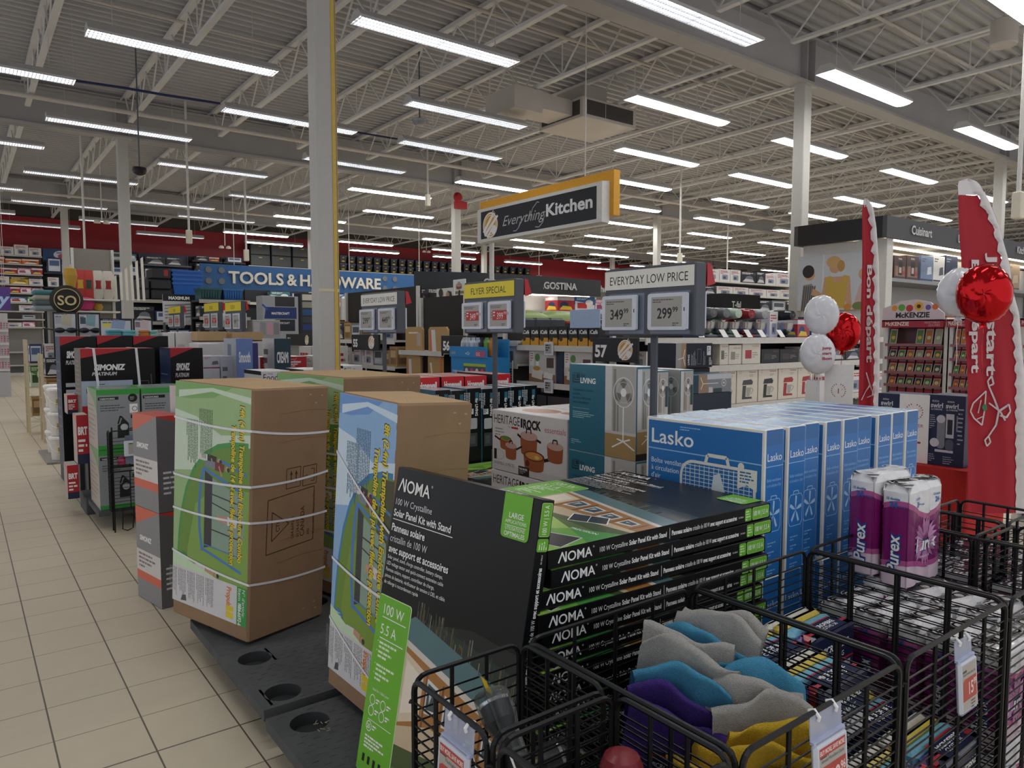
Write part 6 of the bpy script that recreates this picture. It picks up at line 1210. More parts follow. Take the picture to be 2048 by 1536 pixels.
# green tent-like bag and roasters on the low shelf
for i, (px, c, w, l) in enumerate(((1052, '#8aa35c', .6, 'left'), (1112, '#8aa35c', .6, 'right'))):
    q = at(px, 640, y=8.4); m = MB(); m.smooth(); m.grid(lambda u, v: (w*(v-.5), .2*math.cos(PI*u), .16*math.sin(PI*u)*(1-.3*abs(2*v-1)**3)), 8, 6, p(c, .4)); tag(m.obj('roaster_lid', loc=(q.x, q.y, q.z-.02)), 'pale green covered dish on the shelf under the curved header, %s of two' % l, 'dish')
q = at(1085, 660, y=8.3); m = MB(); m.box(q.x-1, 8.15, .1, q.x+.75, 8.7, at(1085, 642, y=8.4).z-.03, SHD); m.box(q.x-1.0, 8.14, q.z-.1, q.x+.75, 8.15, q.z+.02, SHW); tag(m.obj('shelf_end_panel'), 'dark end unit under the pale green dishes', 'shelf end')
for i, (px, w) in enumerate(((1045, .4), (1083, .3), (1111, .3))):
    q = at(px, 655, y=7.6); m = MB(); m.cbox(-w/2, -.15, 0, w/2, .15, .15, p('#3a3d42', .25), .03, p('#9a9da1', .2)); tag(m.obj('roasting_pan', loc=(q.x, 7.7, q.z-.02)), 'dark roasting pan under the pale green dishes, %s from the left' % ORD[i], 'pan')
q = at(1075, 662, y=7.6); platform('dark shelf block under the roasting pans', at(1035, 660, y=7.6).x, at(1120, 660, y=7.6).x, 7.5, 7.9, at(1048, 655, y=7.6).z-.022)
# ================================================================ canopy display at right
CZ0, CZ1 = at(1775, 472, z=None, y=4.84).z, 3.2; CX = at(1775, 430, z=3.2).x; CYN = at(1775, 430, z=3.2).y; CYF = at(1592, 452, z=3.2).y; CZ0 = 1.6+(3.2-1.6)*(668-473)/(668-430)
t = thing('display_canopy', 'dark grey display canopy with brand letters over the kitchen shelves at right', 'canopy', (CX, CYN, 0)); CH = CZ1-CZ0; CL = 7.5; CW = CYF-CYN
CANL = mt('display_light_strip', '#fff4e2', var=0, em=5)
HG = mt('canopy_grey', '#4a4b4d', r=.45); HB = mt('canopy_black', '#1d1e20', r=.5)
m = MB(); m.box(0, 0, CZ0, CL, .06, CZ1, HG); m.box(0, 0.06, CZ0, .06, CW, CZ1, HB); m.box(0, CW, CZ0, CL, CW+.06, CZ1, HG); m.obj('header', t)
m = MB(); m.box(.06, .06, CZ0+.02, CL, CW, CZ0+.05, mt('canopy_soffit', '#c9c4b6', r=.6)); m.obj('soffit', t)
for k in (0, 1): m = MB(); m.box(.3, .12+.45*k, CZ0+.0, CL-.2, .17+.45*k, CZ0+.018, CANL); m.obj('light_strip', t)
for tx, px, hh in (('Cuisinart', 1821, .125), ('LAGOSTINA', 1915, .12), ('KitchenAid', 2034, .12)):
    m = MB(); q = at(px, 460, y=CYN); f = Face(m, (q.x-CX, -.02, CZ0+CH*.32), (1, 0, 0), (0, 0, 1), 1, 1); f.text(0, 0, tx, hh, p('#c4c4c4'), bold=.025, max=.95); m.obj('lettering', t)
def family(f, w, h):
    f.rect(0, 0, w, h, p('#c2c6cb')); f.rect(w*.35, 0, w*.37, h, p('#d3d6da')); H = p('#c79b78')
    f.poly([(w*.05, 0), (w*.26, 0), (w*.3, h*.3), (w*.2, h*.5), (w*.08, h*.48)], p('#8a857f')); [f.line([(w*(.07+.03*k), h*.02), (w*(.1+.03*k), h*.46)], .02, p('#55514d')) for k in range(6)]; f.disc(w*.17, h*.66, w*.075, H); f.disc(w*.15, h*.72, w*.085, p('#2b2320')); f.poly([(w*.2, h*.3), (w*.42, h*.2), (w*.42, h*.26), (w*.22, h*.42)], H)
    f.poly([(w*.32, h*.05), (w*.38, h*.6), (w*.72, h*.6), (w*.76, h*.05), (w*.7, h*.05), (w*.64, h*.3), (w*.44, h*.3), (w*.38, h*.05)], H); f.poly([(w*.42, h*.05), (w*.4, h*.6), (w*.47, h*.62), (w*.5, h*.5), (w*.6, h*.5), (w*.64, h*.62), (w*.7, h*.6), (w*.66, h*.05)], p('#c4a344')); f.disc(w*.52, h*.78, w*.08, H, rv=h*.12); f.disc(w*.5, h*.86, w*.1, p('#c9a367'), rv=h*.1); f.disc(w*.6, h*.78, w*.05, p('#b58a4a'), rv=h*.1)
    f.poly([(w*.76, 0), (w, 0), (w, h*.5), (w*.85, h*.45)], p('#c9a7a2')); f.disc(w*.9, h*.62, w*.07, H, rv=h*.1); f.disc(w*.96, h*.66, w*.08, p('#a3713f'), rv=h*.14); f.poly([(w*.9, h*.7), (w, h*.8), (w, h*.2), (w*.94, h*.3)], p('#a3713f'))
    f.disc(w*.7, h*.06, w*.05, p('#c98a3a')); f.disc(w*.85, h*.08, w*.09, p('#6d7f4a'), rv=h*.07); f.rect(0, 0, w, h*.02, p('#a08a6a'))
poster('large poster of a woman cooking with two children, under the canopy', 1597, 1745, 514, 624, CX+.1, family, WHT)
m = MB(); zb = at(1597, 624, x=CX+.1).z; m.box(CX+.125, CYN+.05, .0, CX+.3, CYF-.02, CZ0, SHW); tag(m.obj('display_panel_wall'), 'white end panel of the canopy display behind the family poster', 'panel')
zs = [at(1830, 562, y=CYN+.3).z]; zz = zs[0]
shelving('white and grey wall shelving under the canopy, facing the viewer', CX+.35, CX+CL, CYN+.2, CYN+.8, [.4, .8, 1.2, 1.6, zz], CZ0-.02, 'y', mt('shelf_grey', '#8d8f92', r=.4), p('#a9a7a2'), .05)
def coffeem(c):
    def a(m, w, d, h):
        f = m.front(w, d, h); f.rect(w*.1, h*.1, w*.9, h*.55, p('#8f6a5a')); f.rect(w*.35, h*.15, w*.7, h*.75, p('#1e1b1a')); f.rect(w*.42, h*.25, w*.62, h*.5, p('#b9aaa0')); f.text(w*.5, h*.84, 'KEURIG', h*.07, WHT, 'c'); f.disc(w*.8, h*.25, w*.1, p('#a3343a'))
    return a
for i, (a, b, l, c) in enumerate(((1757, 1782, 'brown coffee machine box', '#4a3630'), (1788, 1812, 'brown coffee machine box', '#4a3630'), (1813, 1837, 'brown coffee machine box', '#4a3630'), (1842, 1866, 'pale blue and navy box', '#6d7f9c'), (1867, 1889, 'white box with black pictures', '#d5d5d5'), (1891, 1915, 'navy appliance box', '#27304a'), (1985, 2010, 'tan appliance box', '#a08a70'), (2012, 2040, 'tan appliance box', '#a08a70'))):
    x0, x1 = at(a, 540, y=CYN+.22).x, at(b, 540, y=CYN+.22).x; carton('%s on the shelf under the canopy, %s from the left' % (l, ORD[i]), x0, x1, CYN+.22, .35, zz+.002, min(CZ0-.05, at((a+b)/2, 512, y=CYN+.22).z), p(c), coffeem(c) if i < 3 else plainart(('#2b3a5c', '#2b2b2e', '#8d97ad', '#5d4a3a', '#5d4a3a')[i-3], ('#c9d2e0', '#55565a', '#5d6a86', '#c9b49c', '#c9b49c')[i-3]), 'appliance_box', 'boxes under the canopy', None, 'box', .003)
for j in range(4): fill('x', CX+.4, CX+CL-.3, CYN+.2, (.402, .802, 1.202, 1.602)[j], .34, .45, (('black', 'red', 'white', 'navy', 'yellow'))[:5], 'appliance box', '%s shelf under the canopy' % ('bottom', 'second', 'third', 'fourth')[j], 'boxes low under the canopy', .3, .55, 80+j)
# ================================================================ opening-event table, balloons, feather flags, seed racks
def at_d(px, py, d): return Vector((0, 0, EYE)) + (FWD + RGT*((px-1024)/FPX) - UPV*((py-768)/FPX))*d
FLAGR = mt('flag_red', '#a51f2d', r=.75, var=.06, sc=3); FLAGW = mt('flag_white', '#d9d3d2', r=.75, var=.05)
def interp(rows, y, k):
    for a, b in zip(rows, rows[1:]):
        if a[0] <= y <= b[0]: t = (y-a[0])/(b[0]-a[0]); return a[k]+(b[k]-a[k])*t
    return rows[-1][k] if y > rows[-1][0] else rows[0][k]
def feather_flag(label, d, rows, ycap, words, art, pole_px, amp, base_label=None):
    "rows: (y, left edge, start of white sleeve, right edge) of the cloth at distance d"
    Rn = Vector((RGT.x, RGT.y, 0)).normalized(); Fn = Vector((-FWD.x, -FWD.y, 0)).normalized()
    yb = rows[-1][0]; yt = rows[0][0]; foot = at_d(pole_px, yb, d); foot.z = 0
    t = thing('feather_flag', label, 'flag', foot)
    def Sf(px, py, off=0):
        q = at_d(px, py, d); xl, xr = interp(rows, py, 1), interp(rows, py, 3); u = (px-xl)/max(1, xr-xl); v = (py-yt)/(yb-yt)
        f = amp*(math.sin(u*9+v*3)+.6*math.sin(u*17-v*5+1))*min(1, .35+v)*min(1, max(0, (1-u)*3))
        return q+Fn*(f+off)-foot
    n = 40
    for th, nm in ((0, 'front'),):
        m = MB(); m.smooth()
        Y = [yt+(yb-yt)*j/n for j in range(n+1)]
        def row(py, a, b, k): return [Sf(interp(rows, py, a)+(interp(rows, py, b)-interp(rows, py, a))*i/k, py) for i in range(k+1)]
        m.rings([row(py, 1, 2, 14) for py in Y if py >= ycap], FLAGR, closed=False)
        m.obj('cloth', t)
        s = MB(); s.smooth(); jag = lambda py: 2.5*math.sin(py*.21)+1.5*math.sin(py*.47)
        s.rings([[Sf(interp(rows, py, 2)-3+jag(py)+(interp(rows, py, 3)-interp(rows, py, 2)+3-jag(py))*i/4, py, .006+.012*math.sin(PI*i/4)) for i in range(5)] for py in [ycap+(yb-ycap)*j/70 for j in range(71)]], FLAGW, closed=False)
        if yt < ycap: s.rings([row(py, 1, 3, 10) for py in [yt+(ycap+6-yt)*j/6 for j in range(7)]], FLAGW, closed=False)
        s.obj('sleeve', t)
    m = MB()
    for tx, px, y0, y1, hpx, sh in words:
        V, F, tw = glyphs(tx, .03, 0); k = (y1-y0)/tw
        m.raw([Sf(px+vy*hpx/CAP, y0+vx*k, .012) for vx, vy in V], F, p('#d3c7c6'))
    for pts, wpx in art:
        P = [Vector(q).to_2d() if len(q) == 3 else Vector(q) for q in pts]
        for a, b in zip(P, P[1:]):
            dd = (b-a).normalized() if (b-a).length > 0 else Vector((1, 0)); nn = Vector((-dd.y, dd.x))*wpx/2
            m.raw([Sf(q.x, q.y, .012) for q in (a-nn, b-nn, b+nn, a+nn)], [(0, 1, 2, 3)], p('#cdbfbf'))
    m.obj('lettering', t)
    m = MB(); P = [at_d(interp(rows, y, 3)-2, y, d+.02)-foot for y in [yt+4+(yb-yt-4)*j/16 for j in range(17)]]; P[-1].z = max(P[-1].z, .03); P.append(Vector((P[-1].x, P[-1].y, .02))); m.path(P, .01, GREYM, 6); m.obj('pole', t)
    m = MB(); b = P[-1]; m.box(b.x-.15, b.y-.03, 0, b.x+.15, b.y+.03, .02, BLKM); m.box(b.x-.03, b.y-.15, 0, b.x+.03, b.y+.15, .02, BLKM); m.obj('base', t)
    return t
star = [(1970, 830), (1980, 850), (1996, 854), (1984, 866), (1988, 884), (1972, 876), (1958, 886), (1962, 868), (1950, 856), (1964, 850), (1970, 830)]
feather_flag('tall red feather flag with white sleeve and chalk lettering, right edge of the picture', 4.0,
    [(357, 1934, 1935, 1936), (360, 1918, 1938, 1950), (370, 1915, 1946, 1961), (385, 1916, 1952, 1968), (400, 1916, 1960, 1976), (454, 1917, 1987, 1997), (528, 1922, 2004, 2018), (580, 1924, 2003, 2024), (627, 1928, 2026, 2037), (690, 1931, 2029, 2042), (751, 1934, 2033, 2048), (900, 1934, 2034, 2056), (1012, 1935, 2034, 2058), (1026, 1936, 2033, 2058)], 384,
    [('Jumpstart', 1974, 506, 752, 17, 0), ('Bon départ', 1940, 520, 746, 17, 0)],
    [([(1983, 752), (1976, 762), (1978, 772), (1986, 768), (1983, 752)], 3), ([(1978, 772), (1988, 800), (1994, 822)], 3), ([(1994, 822), (2012, 808), (2016, 822), (2006, 834), (1996, 830)], 4), ([(1978, 806), (1996, 822), (2004, 840)], 3), ([(1994, 822), (1990, 850), (1976, 872)], 3), ([(1976, 872), (1968, 880), (1972, 892), (1980, 884), (1976, 872)], 3),
     ([(1944, 806), (1972, 782), (1968, 820), (1962, 850), (1946, 836), (1938, 822), (1944, 806)], 3), ([(1960, 800), (1954, 826)], 2), ([(1952, 838), (1966, 832)], 2)], 2030, .010)
m = MB(); f0 = bpy.data.objects['feather_flag']; q = at_d(1969, 815, 3.975)-f0.location; Rn = Vector((RGT.x, RGT.y, 0)); m.raw([q+Rn*a+Vector((0, 0, b)) for a, b in ((-.014, 0), (-.004, .02), (.012, .016), (.014, -.012), (0, -.022))], [(0, 1, 2, 3, 4)], p('#2f7a4f')); m.obj('green_patch', f0)
feather_flag('red feather flag with white sleeve seen nearly edge on, behind the left balloons', 5.6,
    [(396, 1730, 1731, 1732), (402, 1726, 1734, 1739), (416, 1724, 1737, 1746), (454, 1724, 1744, 1752), (526, 1724, 1749, 1757), (653, 1720, 1750, 1759), (805, 1716, 1748, 1758), (960, 1714, 1747, 1757)], 408,
    [('Bon départ', 1734, 530, 725, 9, 0)], [([(1733, 745), (1738, 770), (1744, 790)], 2), ([(1738, 770), (1730, 785), (1722, 800)], 2), ([(1744, 775), (1741, 790), (1734, 795)], 2)], 1752, .012)
# balloons
FR = mt('foil_red', '#c4141c', r=.13, me=.75, var=.05, sc=6); FW = mt('foil_pearl', '#dcdde2', r=.22, var=.02, coat=.4)
def balloon(label, px, py, rx, d, mm, seed, tilt=0, mark=False):
    c = at_d(px, py, d); r = rx*d/FPX*1.04; R = random.Random(seed); t = thing('balloon', label, 'balloon', c); fwd = (Vector((0, 0, EYE))-c).normalized()
    up = Vector((math.sin(tilt), 0, 1)); rt = up.cross(fwd).normalized(); up = fwd.cross(rt); ph = [R.uniform(0, 6.3) for _ in range(6)]
    def P(u, v, s):
        th = 2*PI*u; rho = v; rr = r*(rho-.035*rho**6*abs(math.sin(13*th+ph[0])))*(1.0+.10*(abs(math.cos(th)) < .6)*0)
        z = r*.62*math.sqrt(max(0, 1-rho**2.4))*s+r*.035*rho**3*(1-rho**8)*math.sin(24*th+ph[1])+.012*r*math.sin(5*th+ph[2]+9*rho)
        return rt*(rr*math.cos(th))+up*(rr*1.2*math.sin(th))+fwd*z
    m = MB(); m.smooth()
    for s in (1, -1): m.grid(lambda u, v: P(u if s > 0 else -u, max(.002, v)**.7, s), 56, 16, mm, True)
    m.obj('foil', t)
    m = MB(); k = -up*(r*1.18); m.path([k, k-Vector((0, 0, .02))], .012, mm, 8, r2=.02); m.path([k-Vector((0, 0, .02))]+[k-Vector((.004*math.sin(i*1.3), .004*math.cos(i), .02+.03*i)) for i in range(1, 9)], .0018, mm, 5); m.obj('tail', t)
    if mark:
        m = MB(); V, F, tw = glyphs('START', .03, 0)
        for tx, dy in (('Jump', .25), ('start', -.05), ('Bon', -.35)):
            V, F, tw = glyphs(tx, .03, 0); k = r*.5/tw
            m.raw([rt*(r*.25+x*k)+up*(r*dy+y*r*.22)+fwd*(r*.60*math.sqrt(max(.05, 1-((r*.25+x*k)/r)**2))+.006) for x, y in V], F, p('#a8303f'))
        m.obj('printing', t)
    return t
balloon('white foil balloon at upper left of the left balloon cluster', 1643, 630, 32.5, 5.0, FW, 1, .05)
balloon('white foil balloon with red print, lowest of the left cluster', 1635, 708, 33, 4.95, FW, 2, -.1, True)
balloon('shiny red foil balloon of the left cluster, between its white balloons and the flag', 1687, 664, 32, 5.15, FR, 3, .1)
balloon('white foil balloon behind the red one before the big flag', 1920, 585, 40, 3.9, FW, 4, .1)
balloon('large shiny red foil balloon before the big feather flag', 1968, 588, 48.5, 3.72, FR, 5, -.05)
# table with red cloth
TX = 4.7; ya, yb = at(1600, 800, x=TX).y, at(1935, 800, x=TX).y; tz = at(1890, 936, x=TX).z
t = thing('folding_table', 'folding table under a red cloth behind the blue fan cartons', 'table', (TX+.3, (ya+yb)/2, 0)); L = ya-yb; m = MB(); m.box(-.3, -L/2, tz-.03, .35, L/2, tz-.006, p('#b9b2a6')); m.obj('tabletop', t)
for sx in (-.25, .3):
    for sy in (-L/2+.1, L/2-.1): m = MB(); m.tube((sx, sy, 0), (sx, sy, tz-.03), .014, GREYM, 6); m.obj('leg', t)
m = MB(); m.smooth(); CL = mt('red_table_cloth', '#b02420', r=.8, var=.08, sc=5)
P = []
for i in range(49):
    u = i/48*2*(.66+L)
    if u < L: q = (-.33, L/2-u, 0)
    elif u < L+.66: q = (-.33+(u-L), -L/2-.02, 0)
    elif u < 2*L+.66: q = (.36, -L/2+(u-L-.66), 0)
    else: q = (.36-(u-2*L-.66), L/2+.02, 0)
    P.append(q)
m.rings([[(x*(1+.03*k*math.sin(i*1.9)), y*(1+.02*k*math.sin(i*2.3)), tz-.0-k*.36) for i, (x, y, _) in enumerate(P)] for k in (0, .3, .7, 1, 1.4)], CL, closed=False); m.smooth(False); m.poly([(-.33, -L/2-.02, tz), (.36, -L/2-.02, tz), (.36, L/2+.02, tz), (-.33, L/2+.02, tz)], CL)
tag(m.obj('tablecloth', loc=(TX+.3, (ya+yb)/2, 0)), 'plain red tablecloth draped over the folding table', 'tablecloth')
TZ = tz+.002
def swirl(m, w, d, h):
    f = m.left(w, d, h); f.rect(0, 0, d, h, p('#232a4c'))
    for k in (0, 1): f.text(d*(.06+k*.42), h*.82, 'swirl', h*.07, p('#c9cbd6'), bold=.03, max=d*.34); f.text(d*(.1+k*.42), h*.9, 'SODA', h*.025, WHT); f.text(d*(.08+k*.42), h*.785, 'by CHROME', h*.022, WHT, max=d*.3)
    f.rrect(d*.26, h*.24, d*.48, h*.72, .02, p('#878a96')); f.disc(d*.36, h*.66, d*.12, p('#c9cbd2')); f.disc(d*.2, h*.32, d*.13, p('#d3d5dc')); f.rect(d*.5, h*.4, d*.72, h*.74, p('#c9cbd2')); f.rect(d*.54, h*.45, d*.68, h*.66, p('#2a2d3a')); f.rect(d*.22, h*.19, d*.72, h*.225, p('#d3d5dc')); f.rrect(d*.5, h*.22, d*.72, h*.38, .02, p('#5a5f72')); f.line([(d*.8, h*.5), (d*.8, h*.72)], .008, p('#878a96'))
    f.lines(d*.05, h*.7, d*.18, 7, h*.03, h*.012, p('#a9adbd'), 1); f.lines(d*.82, h*.8, d*.15, 9, h*.06, h*.02, p('#a9adbd'), 2); f.lines(d*.05, h*.14, d*.18, 4, h*.03, h*.012, p('#a9adbd'), 3); f.lines(d*.45, h*.12, d*.3, 4, h*.03, h*.012, p('#a9adbd'), 4)
def ybox(label, px0, px1, yt, x, dx, art, body, z0=TZ, name='appliance_box'):
    a, b = at(px0, yt, x=x), at(px1, yt, x=x); return carton(label, x, x+dx, b.y, a.y-b.y, z0, at((px0+px1)/2, yt, x=x).z, body, art, name, None, None, 'box')
ybox('navy coffee maker box with white product picture on the red tablecloth, nearer the flag', 1858, 1932, 791, TX+.06, .24, swirl, p('#232a4c'))
ybox('navy coffee maker box behind the white third-anniversary sheet', 1757, 1856, 789, TX+.08, .24, swirl, p('#232a4c'))
def laurel(f, u, v, r, t):
    for s in (-1, 1):
        for i in range(8):
            a = math.radians(250-s*0+0) if 0 else math.radians(-60+i*19); x, y = u+s*r*math.cos(a), v+r*math.sin(a); f.poly([(x, y-r*.12), (x+s*r*.22, y+r*.1), (x+s*r*.05, y+r*.16)], p('#b03a45'))
    f.text(u, v-r*.35, t, r*.75, p('#b03a45'), 'c', bold=.02); f.text(u+r*.45, v+r*.15, {'1': 'ST', '3': 'RD'}[t], r*.22, p('#b03a45'))
def sheet(label, px0, px1, yt, yb_, x, art, z0=None):
    a, b = at(px0, yt, x=x), at(px1, yt, x=x); w = a.y-b.y; zb = z0 if z0 is not None else at(px0, yb_, x=x).z; h = a.z-zb; m = MB(); m.box(0, -w/2, 0, .004, w/2, h, WHT); m.box(.004, -w/2, 0, .06, -w/2+.004, h*.3, CLR); f = Face(m, (0, w/2, 0), (0, -1, 0), (0, 0, 1), w, h); art(f, w, h); return tag(m.obj('paper_sign', loc=(x, (a.y+b.y)/2, zb)), label, 'sign')
def first_art(f, w, h):
    laurel(f, w*.5, h*.7, w*.22, '1'); f.text(w*.5, h*.5, 'WINNER', h*.05, p('#b03a45'), 'c', bold=.03); f.text(w*.15, h*.28, '$1000', h*.09, p('#b03a45'), bold=.02); f.text(w*.15, h*.23, 'gift card', h*.035, p('#b03a45')); f.poly([(w*.58, h*.33), (w*.85, h*.33), (w*.715, h*.16)], RED); f.poly([(w*.08, h*.12), (w*.9, h*.14), (w*.92, h*.06), (w*.08, h*.06)], RED)
sheet('white sheet with red first-place wreath standing behind the blue fan cartons', 1650, 1708, 728, 800, TX+.02, first_art, TZ)
sheet('white sheet with red third-place wreath against the navy coffee maker box', 1800, 1860, 787, 900, TX+.05, lambda f, w, h: (laurel(f, w*.5, h*.74, w*.26, '3'), f.text(w*.5, h*.52, 'WINNER', h*.05, p('#b03a45'), 'c'), f.lines(w*.2, h*.4, w*.6, 4, h*.06, h*.03, p('#b03a45'))), TZ)
t = thing('gift_bag', 'white gift bag with red tissue left of the first-place sheet', 'bag', at(1632, 800, x=TX+.1)); t.location.z = TZ; bh = at(1632, 760, x=TX+.1).z-TZ
m = MB(); m.rings([[(-.05*k, -.055*k, z), (.05*k, -.055*k, z), (.05*k, .055*k, z), (-.05*k, .055*k, z)] for z, k in ((0, 1), (bh*.8, 1), (bh, .9))], WHT, cap=False); f = Face(m, (-.0515, .055, 0), (0, -1, 0), (0, 0, 1), .11, bh); f.k = 60; f.poly([(.0, .0), (.11, 0), (.11, bh*.32), (.08, bh*.45), (.05, bh*.34), (.02, bh*.44), (0, bh*.36)], p('#c25a5a')); m.obj('bag_body', t)
m = MB()
for k in range(5): m.poly([(-.03, -.04+.02*k, bh*.9), (.03, -.03+.02*k, bh*.9), (.0, -.035+.022*k, bh*1.12+.02*(k % 2))], p('#d9c9c9'))
m.obj('tissue', t)
# seed racks
SX = 6.6
def seed_rack(label, px0, px1, n, crown):
    a, b = at(px0, 640, x=SX), at(px1, 655, x=SX); w = a.y-b.y; t = thing('seed_rack', label, 'display rack', (SX+.2, (a.y+b.y)/2, 0)); ztop = at(1800, 640, x=SX).z; zh = at(1800, 655, x=SX).z
    m = MB(); m.box(-.02, -w/2, .1, .22, w/2, ztop, p('#6d4a4c')); m.box(-.2, -w/2, 0, .22, w/2, .12, WHTM); m.obj('back_panel', t)
    for s in (-1, 1): m = MB(); m.box(-.12, s*w/2-.02, .1, .0, s*w/2+.02, ztop, WHTM); m.obj('side_post', t)
    m = MB(); m.box(-.2, -w/2, zh, -.16, w/2, ztop, p('#9b2438')); m.box(-.2, -w/2, ztop-.01, .0, w/2, ztop, p('#9b2438')); f = Face(m, (-.201, w/2, zh), (0, -1, 0), (0, 0, 1), w, ztop-zh); hh = ztop-zh; f.text(w*.06, hh*.25, 'McKENZIE', hh*.5, p('#d9cfc0'), bold=.03, max=w*.5); f.text(w*.95, hh*.5, 'VEGETABLES', hh*.25, p('#c9a9ad'), 'r'); f.text(w*.95, hh*.15, 'LÉGUMES', hh*.25, p('#c9a9ad'), 'r'); m.obj('header_strip', t)
    if crown:
        m = MB(); z0 = ztop; h = at(1800, 600, x=SX).z-ztop; m.rings([[(x, q[0]*w/2, z0+q[1]*h) for q in ((-1, 0), (-1, .3), (-.75, .6), (-.55, .85), (-.1, 1), (.4, .95), (.6, .8), (1, .6), (1, 0))] for x in (-.17, -.19)], p('#cdbcc0'), cap=True); f = Face(m, (-.1905, w/2, z0), (0, -1, 0), (0, 0, 1), w, h); f.text(w*.5, h*.12, 'McKENZIE', h*.26, p('#232023'), 'c', bold=.04, max=w*.66)
        for u, v, r, c in ((.2, .6, .1, '#d98a2a'), (.32, .62, .12, '#5f9a3f'), (.45, .58, .12, '#b5342f'), (.6, .66, .15, '#d9a52a'), (.75, .6, .09, '#6a4f9a'), (.86, .62, .1, '#cf6a3a')): f.disc(w*u, h*v, w*r*.5, p(c), n=12)
        f.disc(w*.6, h*.66, w*.035, p('#3a2418'), n=10); m.obj('crown_card', t)
    zr = [at(1820, q, x=SX).z for q in (690, 717, 746, 772)]; zr += [zr[-1]-.2, zr[-1]-.4]
    for j, z in enumerate(zr):
        m = MB(); m.box(-.16, -w/2+.02, z-.012, -.02, w/2-.02, z, p('#5c3a3d')); m.box(-.17, -w/2+.02, z-.012, -.16, w/2-.02, z+.012, p('#8d5a60')); m.obj('tray', t)
        for i in range(n):
            yy = (a.y+b.y)/2+w/2-.03-(i+.5)*(w-.06)/n
            if j == 0 and (i*3+n) % 5 in (2, 4): continue
            c = ('#5f7f3f', '#4f6f45', '#3f4f4a', '#5b8a45', '#b5782f', '#a3a98a', '#c4622f')[(i+j*2) % 7] if n > 3 else ('#c4622f', '#c9762f', '#5f8a3f')[(i+j) % 3]; m = MB(); ph = min(.19, (zr[j-1]-z if j else .2)-.02); pw = (w-.06)/n*.8
            m.poly([(-.01, pw/2, 0), (-.01, -pw/2, 0), (.03, -pw/2, ph), (.03, pw/2, ph)], p('#cbbdb6')); m.poly([(.033, -pw/2, ph), (-.006, -pw/2, 0), (-.006, pw/2, 0), (.033, pw/2, ph)], p('#cbbdb6')); f = Face(m, (-.0105, pw/2, 0), (0, -1, 0), (.04, 0, ph), pw, ph); f.rect(pw*.1, ph*.08, pw*.9, ph*.72, p(c)); f.disc(pw*.5, ph*.35, pw*.28, p('#c9d0a5' if (i+j) % 3 else '#e0b05a'), n=8); f.rect(0, ph*.78, pw, ph*.98, p('#a3303c'))
            tag(m.obj('seed_packet', loc=(SX+.08, yy, z+.002)), 'seed packet, %s from the left in the %s row of the %s rack' % (ORD[i], ORD[j], ('wide', 'narrow')[n < 4]), 'seed packet', 'seed packets')
    return t
seed_rack('vegetable seed rack with lettered crown card, behind the coffee maker boxes', 1764, 1886, 6, True)
seed_rack('narrow second seed rack partly hidden by the big flag', 1894, 1948, 3, False)
seed_rack('third seed rack beyond the big flag at the right edge', 2040, 2110, 3, False)
# ================================================================ wire dump bins in the foreground
RIM = .85
def wire_bin(label, x0, y0, w, d, sub=True):
    t = thing('wire_bin', label, 'wire bin', (x0, y0, 0))
    for nm, A, U, L in (('side_panel', (0, 0, .04), (1, 0, 0), w), ('side_panel', (0, d, .04), (1, 0, 0), w), ('side_panel', (0, 0, .04), (0, 1, 0), d), ('side_panel', (w, 0, .04), (0, 1, 0), d)):
        m = MB(); A = Vector(A)+Vector(U)*.008; wire_panel(m, A, U, L-.016, RIM-.046, .0062, .0022, .0262, 2 if L < .4 else 3); m.obj(nm, t)
    m = MB(); m.box(.004, .004, .04, w-.004, d-.004, .05, BLKM)
    for a in (.02, w-.02):
        for b in (.02, d-.02): m.tube((a, b, 0), (a, b, .045), .012, BLKM, 6)
    for a, b in ((0, 0), (w, 0), (0, d), (w, d)):
        for z in (.25, RIM-.06): m.path([(a+.006, b, z), (a, b+.006, z), (a-.006, b, z), (a, b-.006, z)], .003, BLKM, 4, closed=True)
    m.obj('base', t); return t
wire_bin('small black wire bin nearest the leaning black carton, holding flashlights', .765, 1.075, .305, .295)
wire_bin('small black wire bin at the bottom edge with a dark red bottle', .765, .755, .305, .295)
wire_bin('black wire bin of loose folded microfibre cloths', 1.09, .755, .615, .615)
wire_bin('black wire bin of packed multicoloured cloths', 1.725, .755, .615, .615)
wire_bin('black wire bin filled with bathroom tissue packs at right', 2.36, .755, .615, .615)
wire_bin('small black wire bin behind the tissue bin, patterned packs, nearer the fan cartons', 3.0, 1.085, .305, .295)
wire_bin('small black wire bin behind the tissue bin, patterned packs, farther right', 3.325, 1.085, .305, .295)
wire_bin('small black wire bin with patterned packs beside the right frame edge', 3.0, .755, .305, .295)
# ---- folded cloths
def cloth(m, w, h, t, mm, bend=0, seed=1, x=0, flare=.02):
    "one cloth folded over its top edge: rounded fold along y, falling to both sides"
    R = random.Random(seed); ph = [R.uniform(0, 6) for _ in range(4)]
    def P(u, v):
        a = (u-.5)*2; s = abs(a); side = 1 if a > 0 else -1; y = (v-.5)*w
        if s < .25: q = s/.25*PI/2; px = side*t*math.sin(q); pz = h-t+t*math.cos(q)
        else: k = (s-.25)/.75; px = side*(t+flare*k*k); pz = (h-t)*(1-k)
        wob = .014*math.sin(7*v+ph[0]+3*u)+.007*math.sin(15*v+ph[1]+4*u)+.0012*math.sin(61*v+9*u)*math.sin(47*u+5*v)
        return (x+px+bend*(pz/h)**2+wob*(pz/h), y*(1-.06*(1-pz/h))+.012*math.sin(5*u+ph[3]), pz+.016*math.sin(5*v+ph[2])*(pz/h)-.02*(2*v-1)**2)
    m.smooth(); m.grid(P, 40, 30, mm); m.smooth(False)
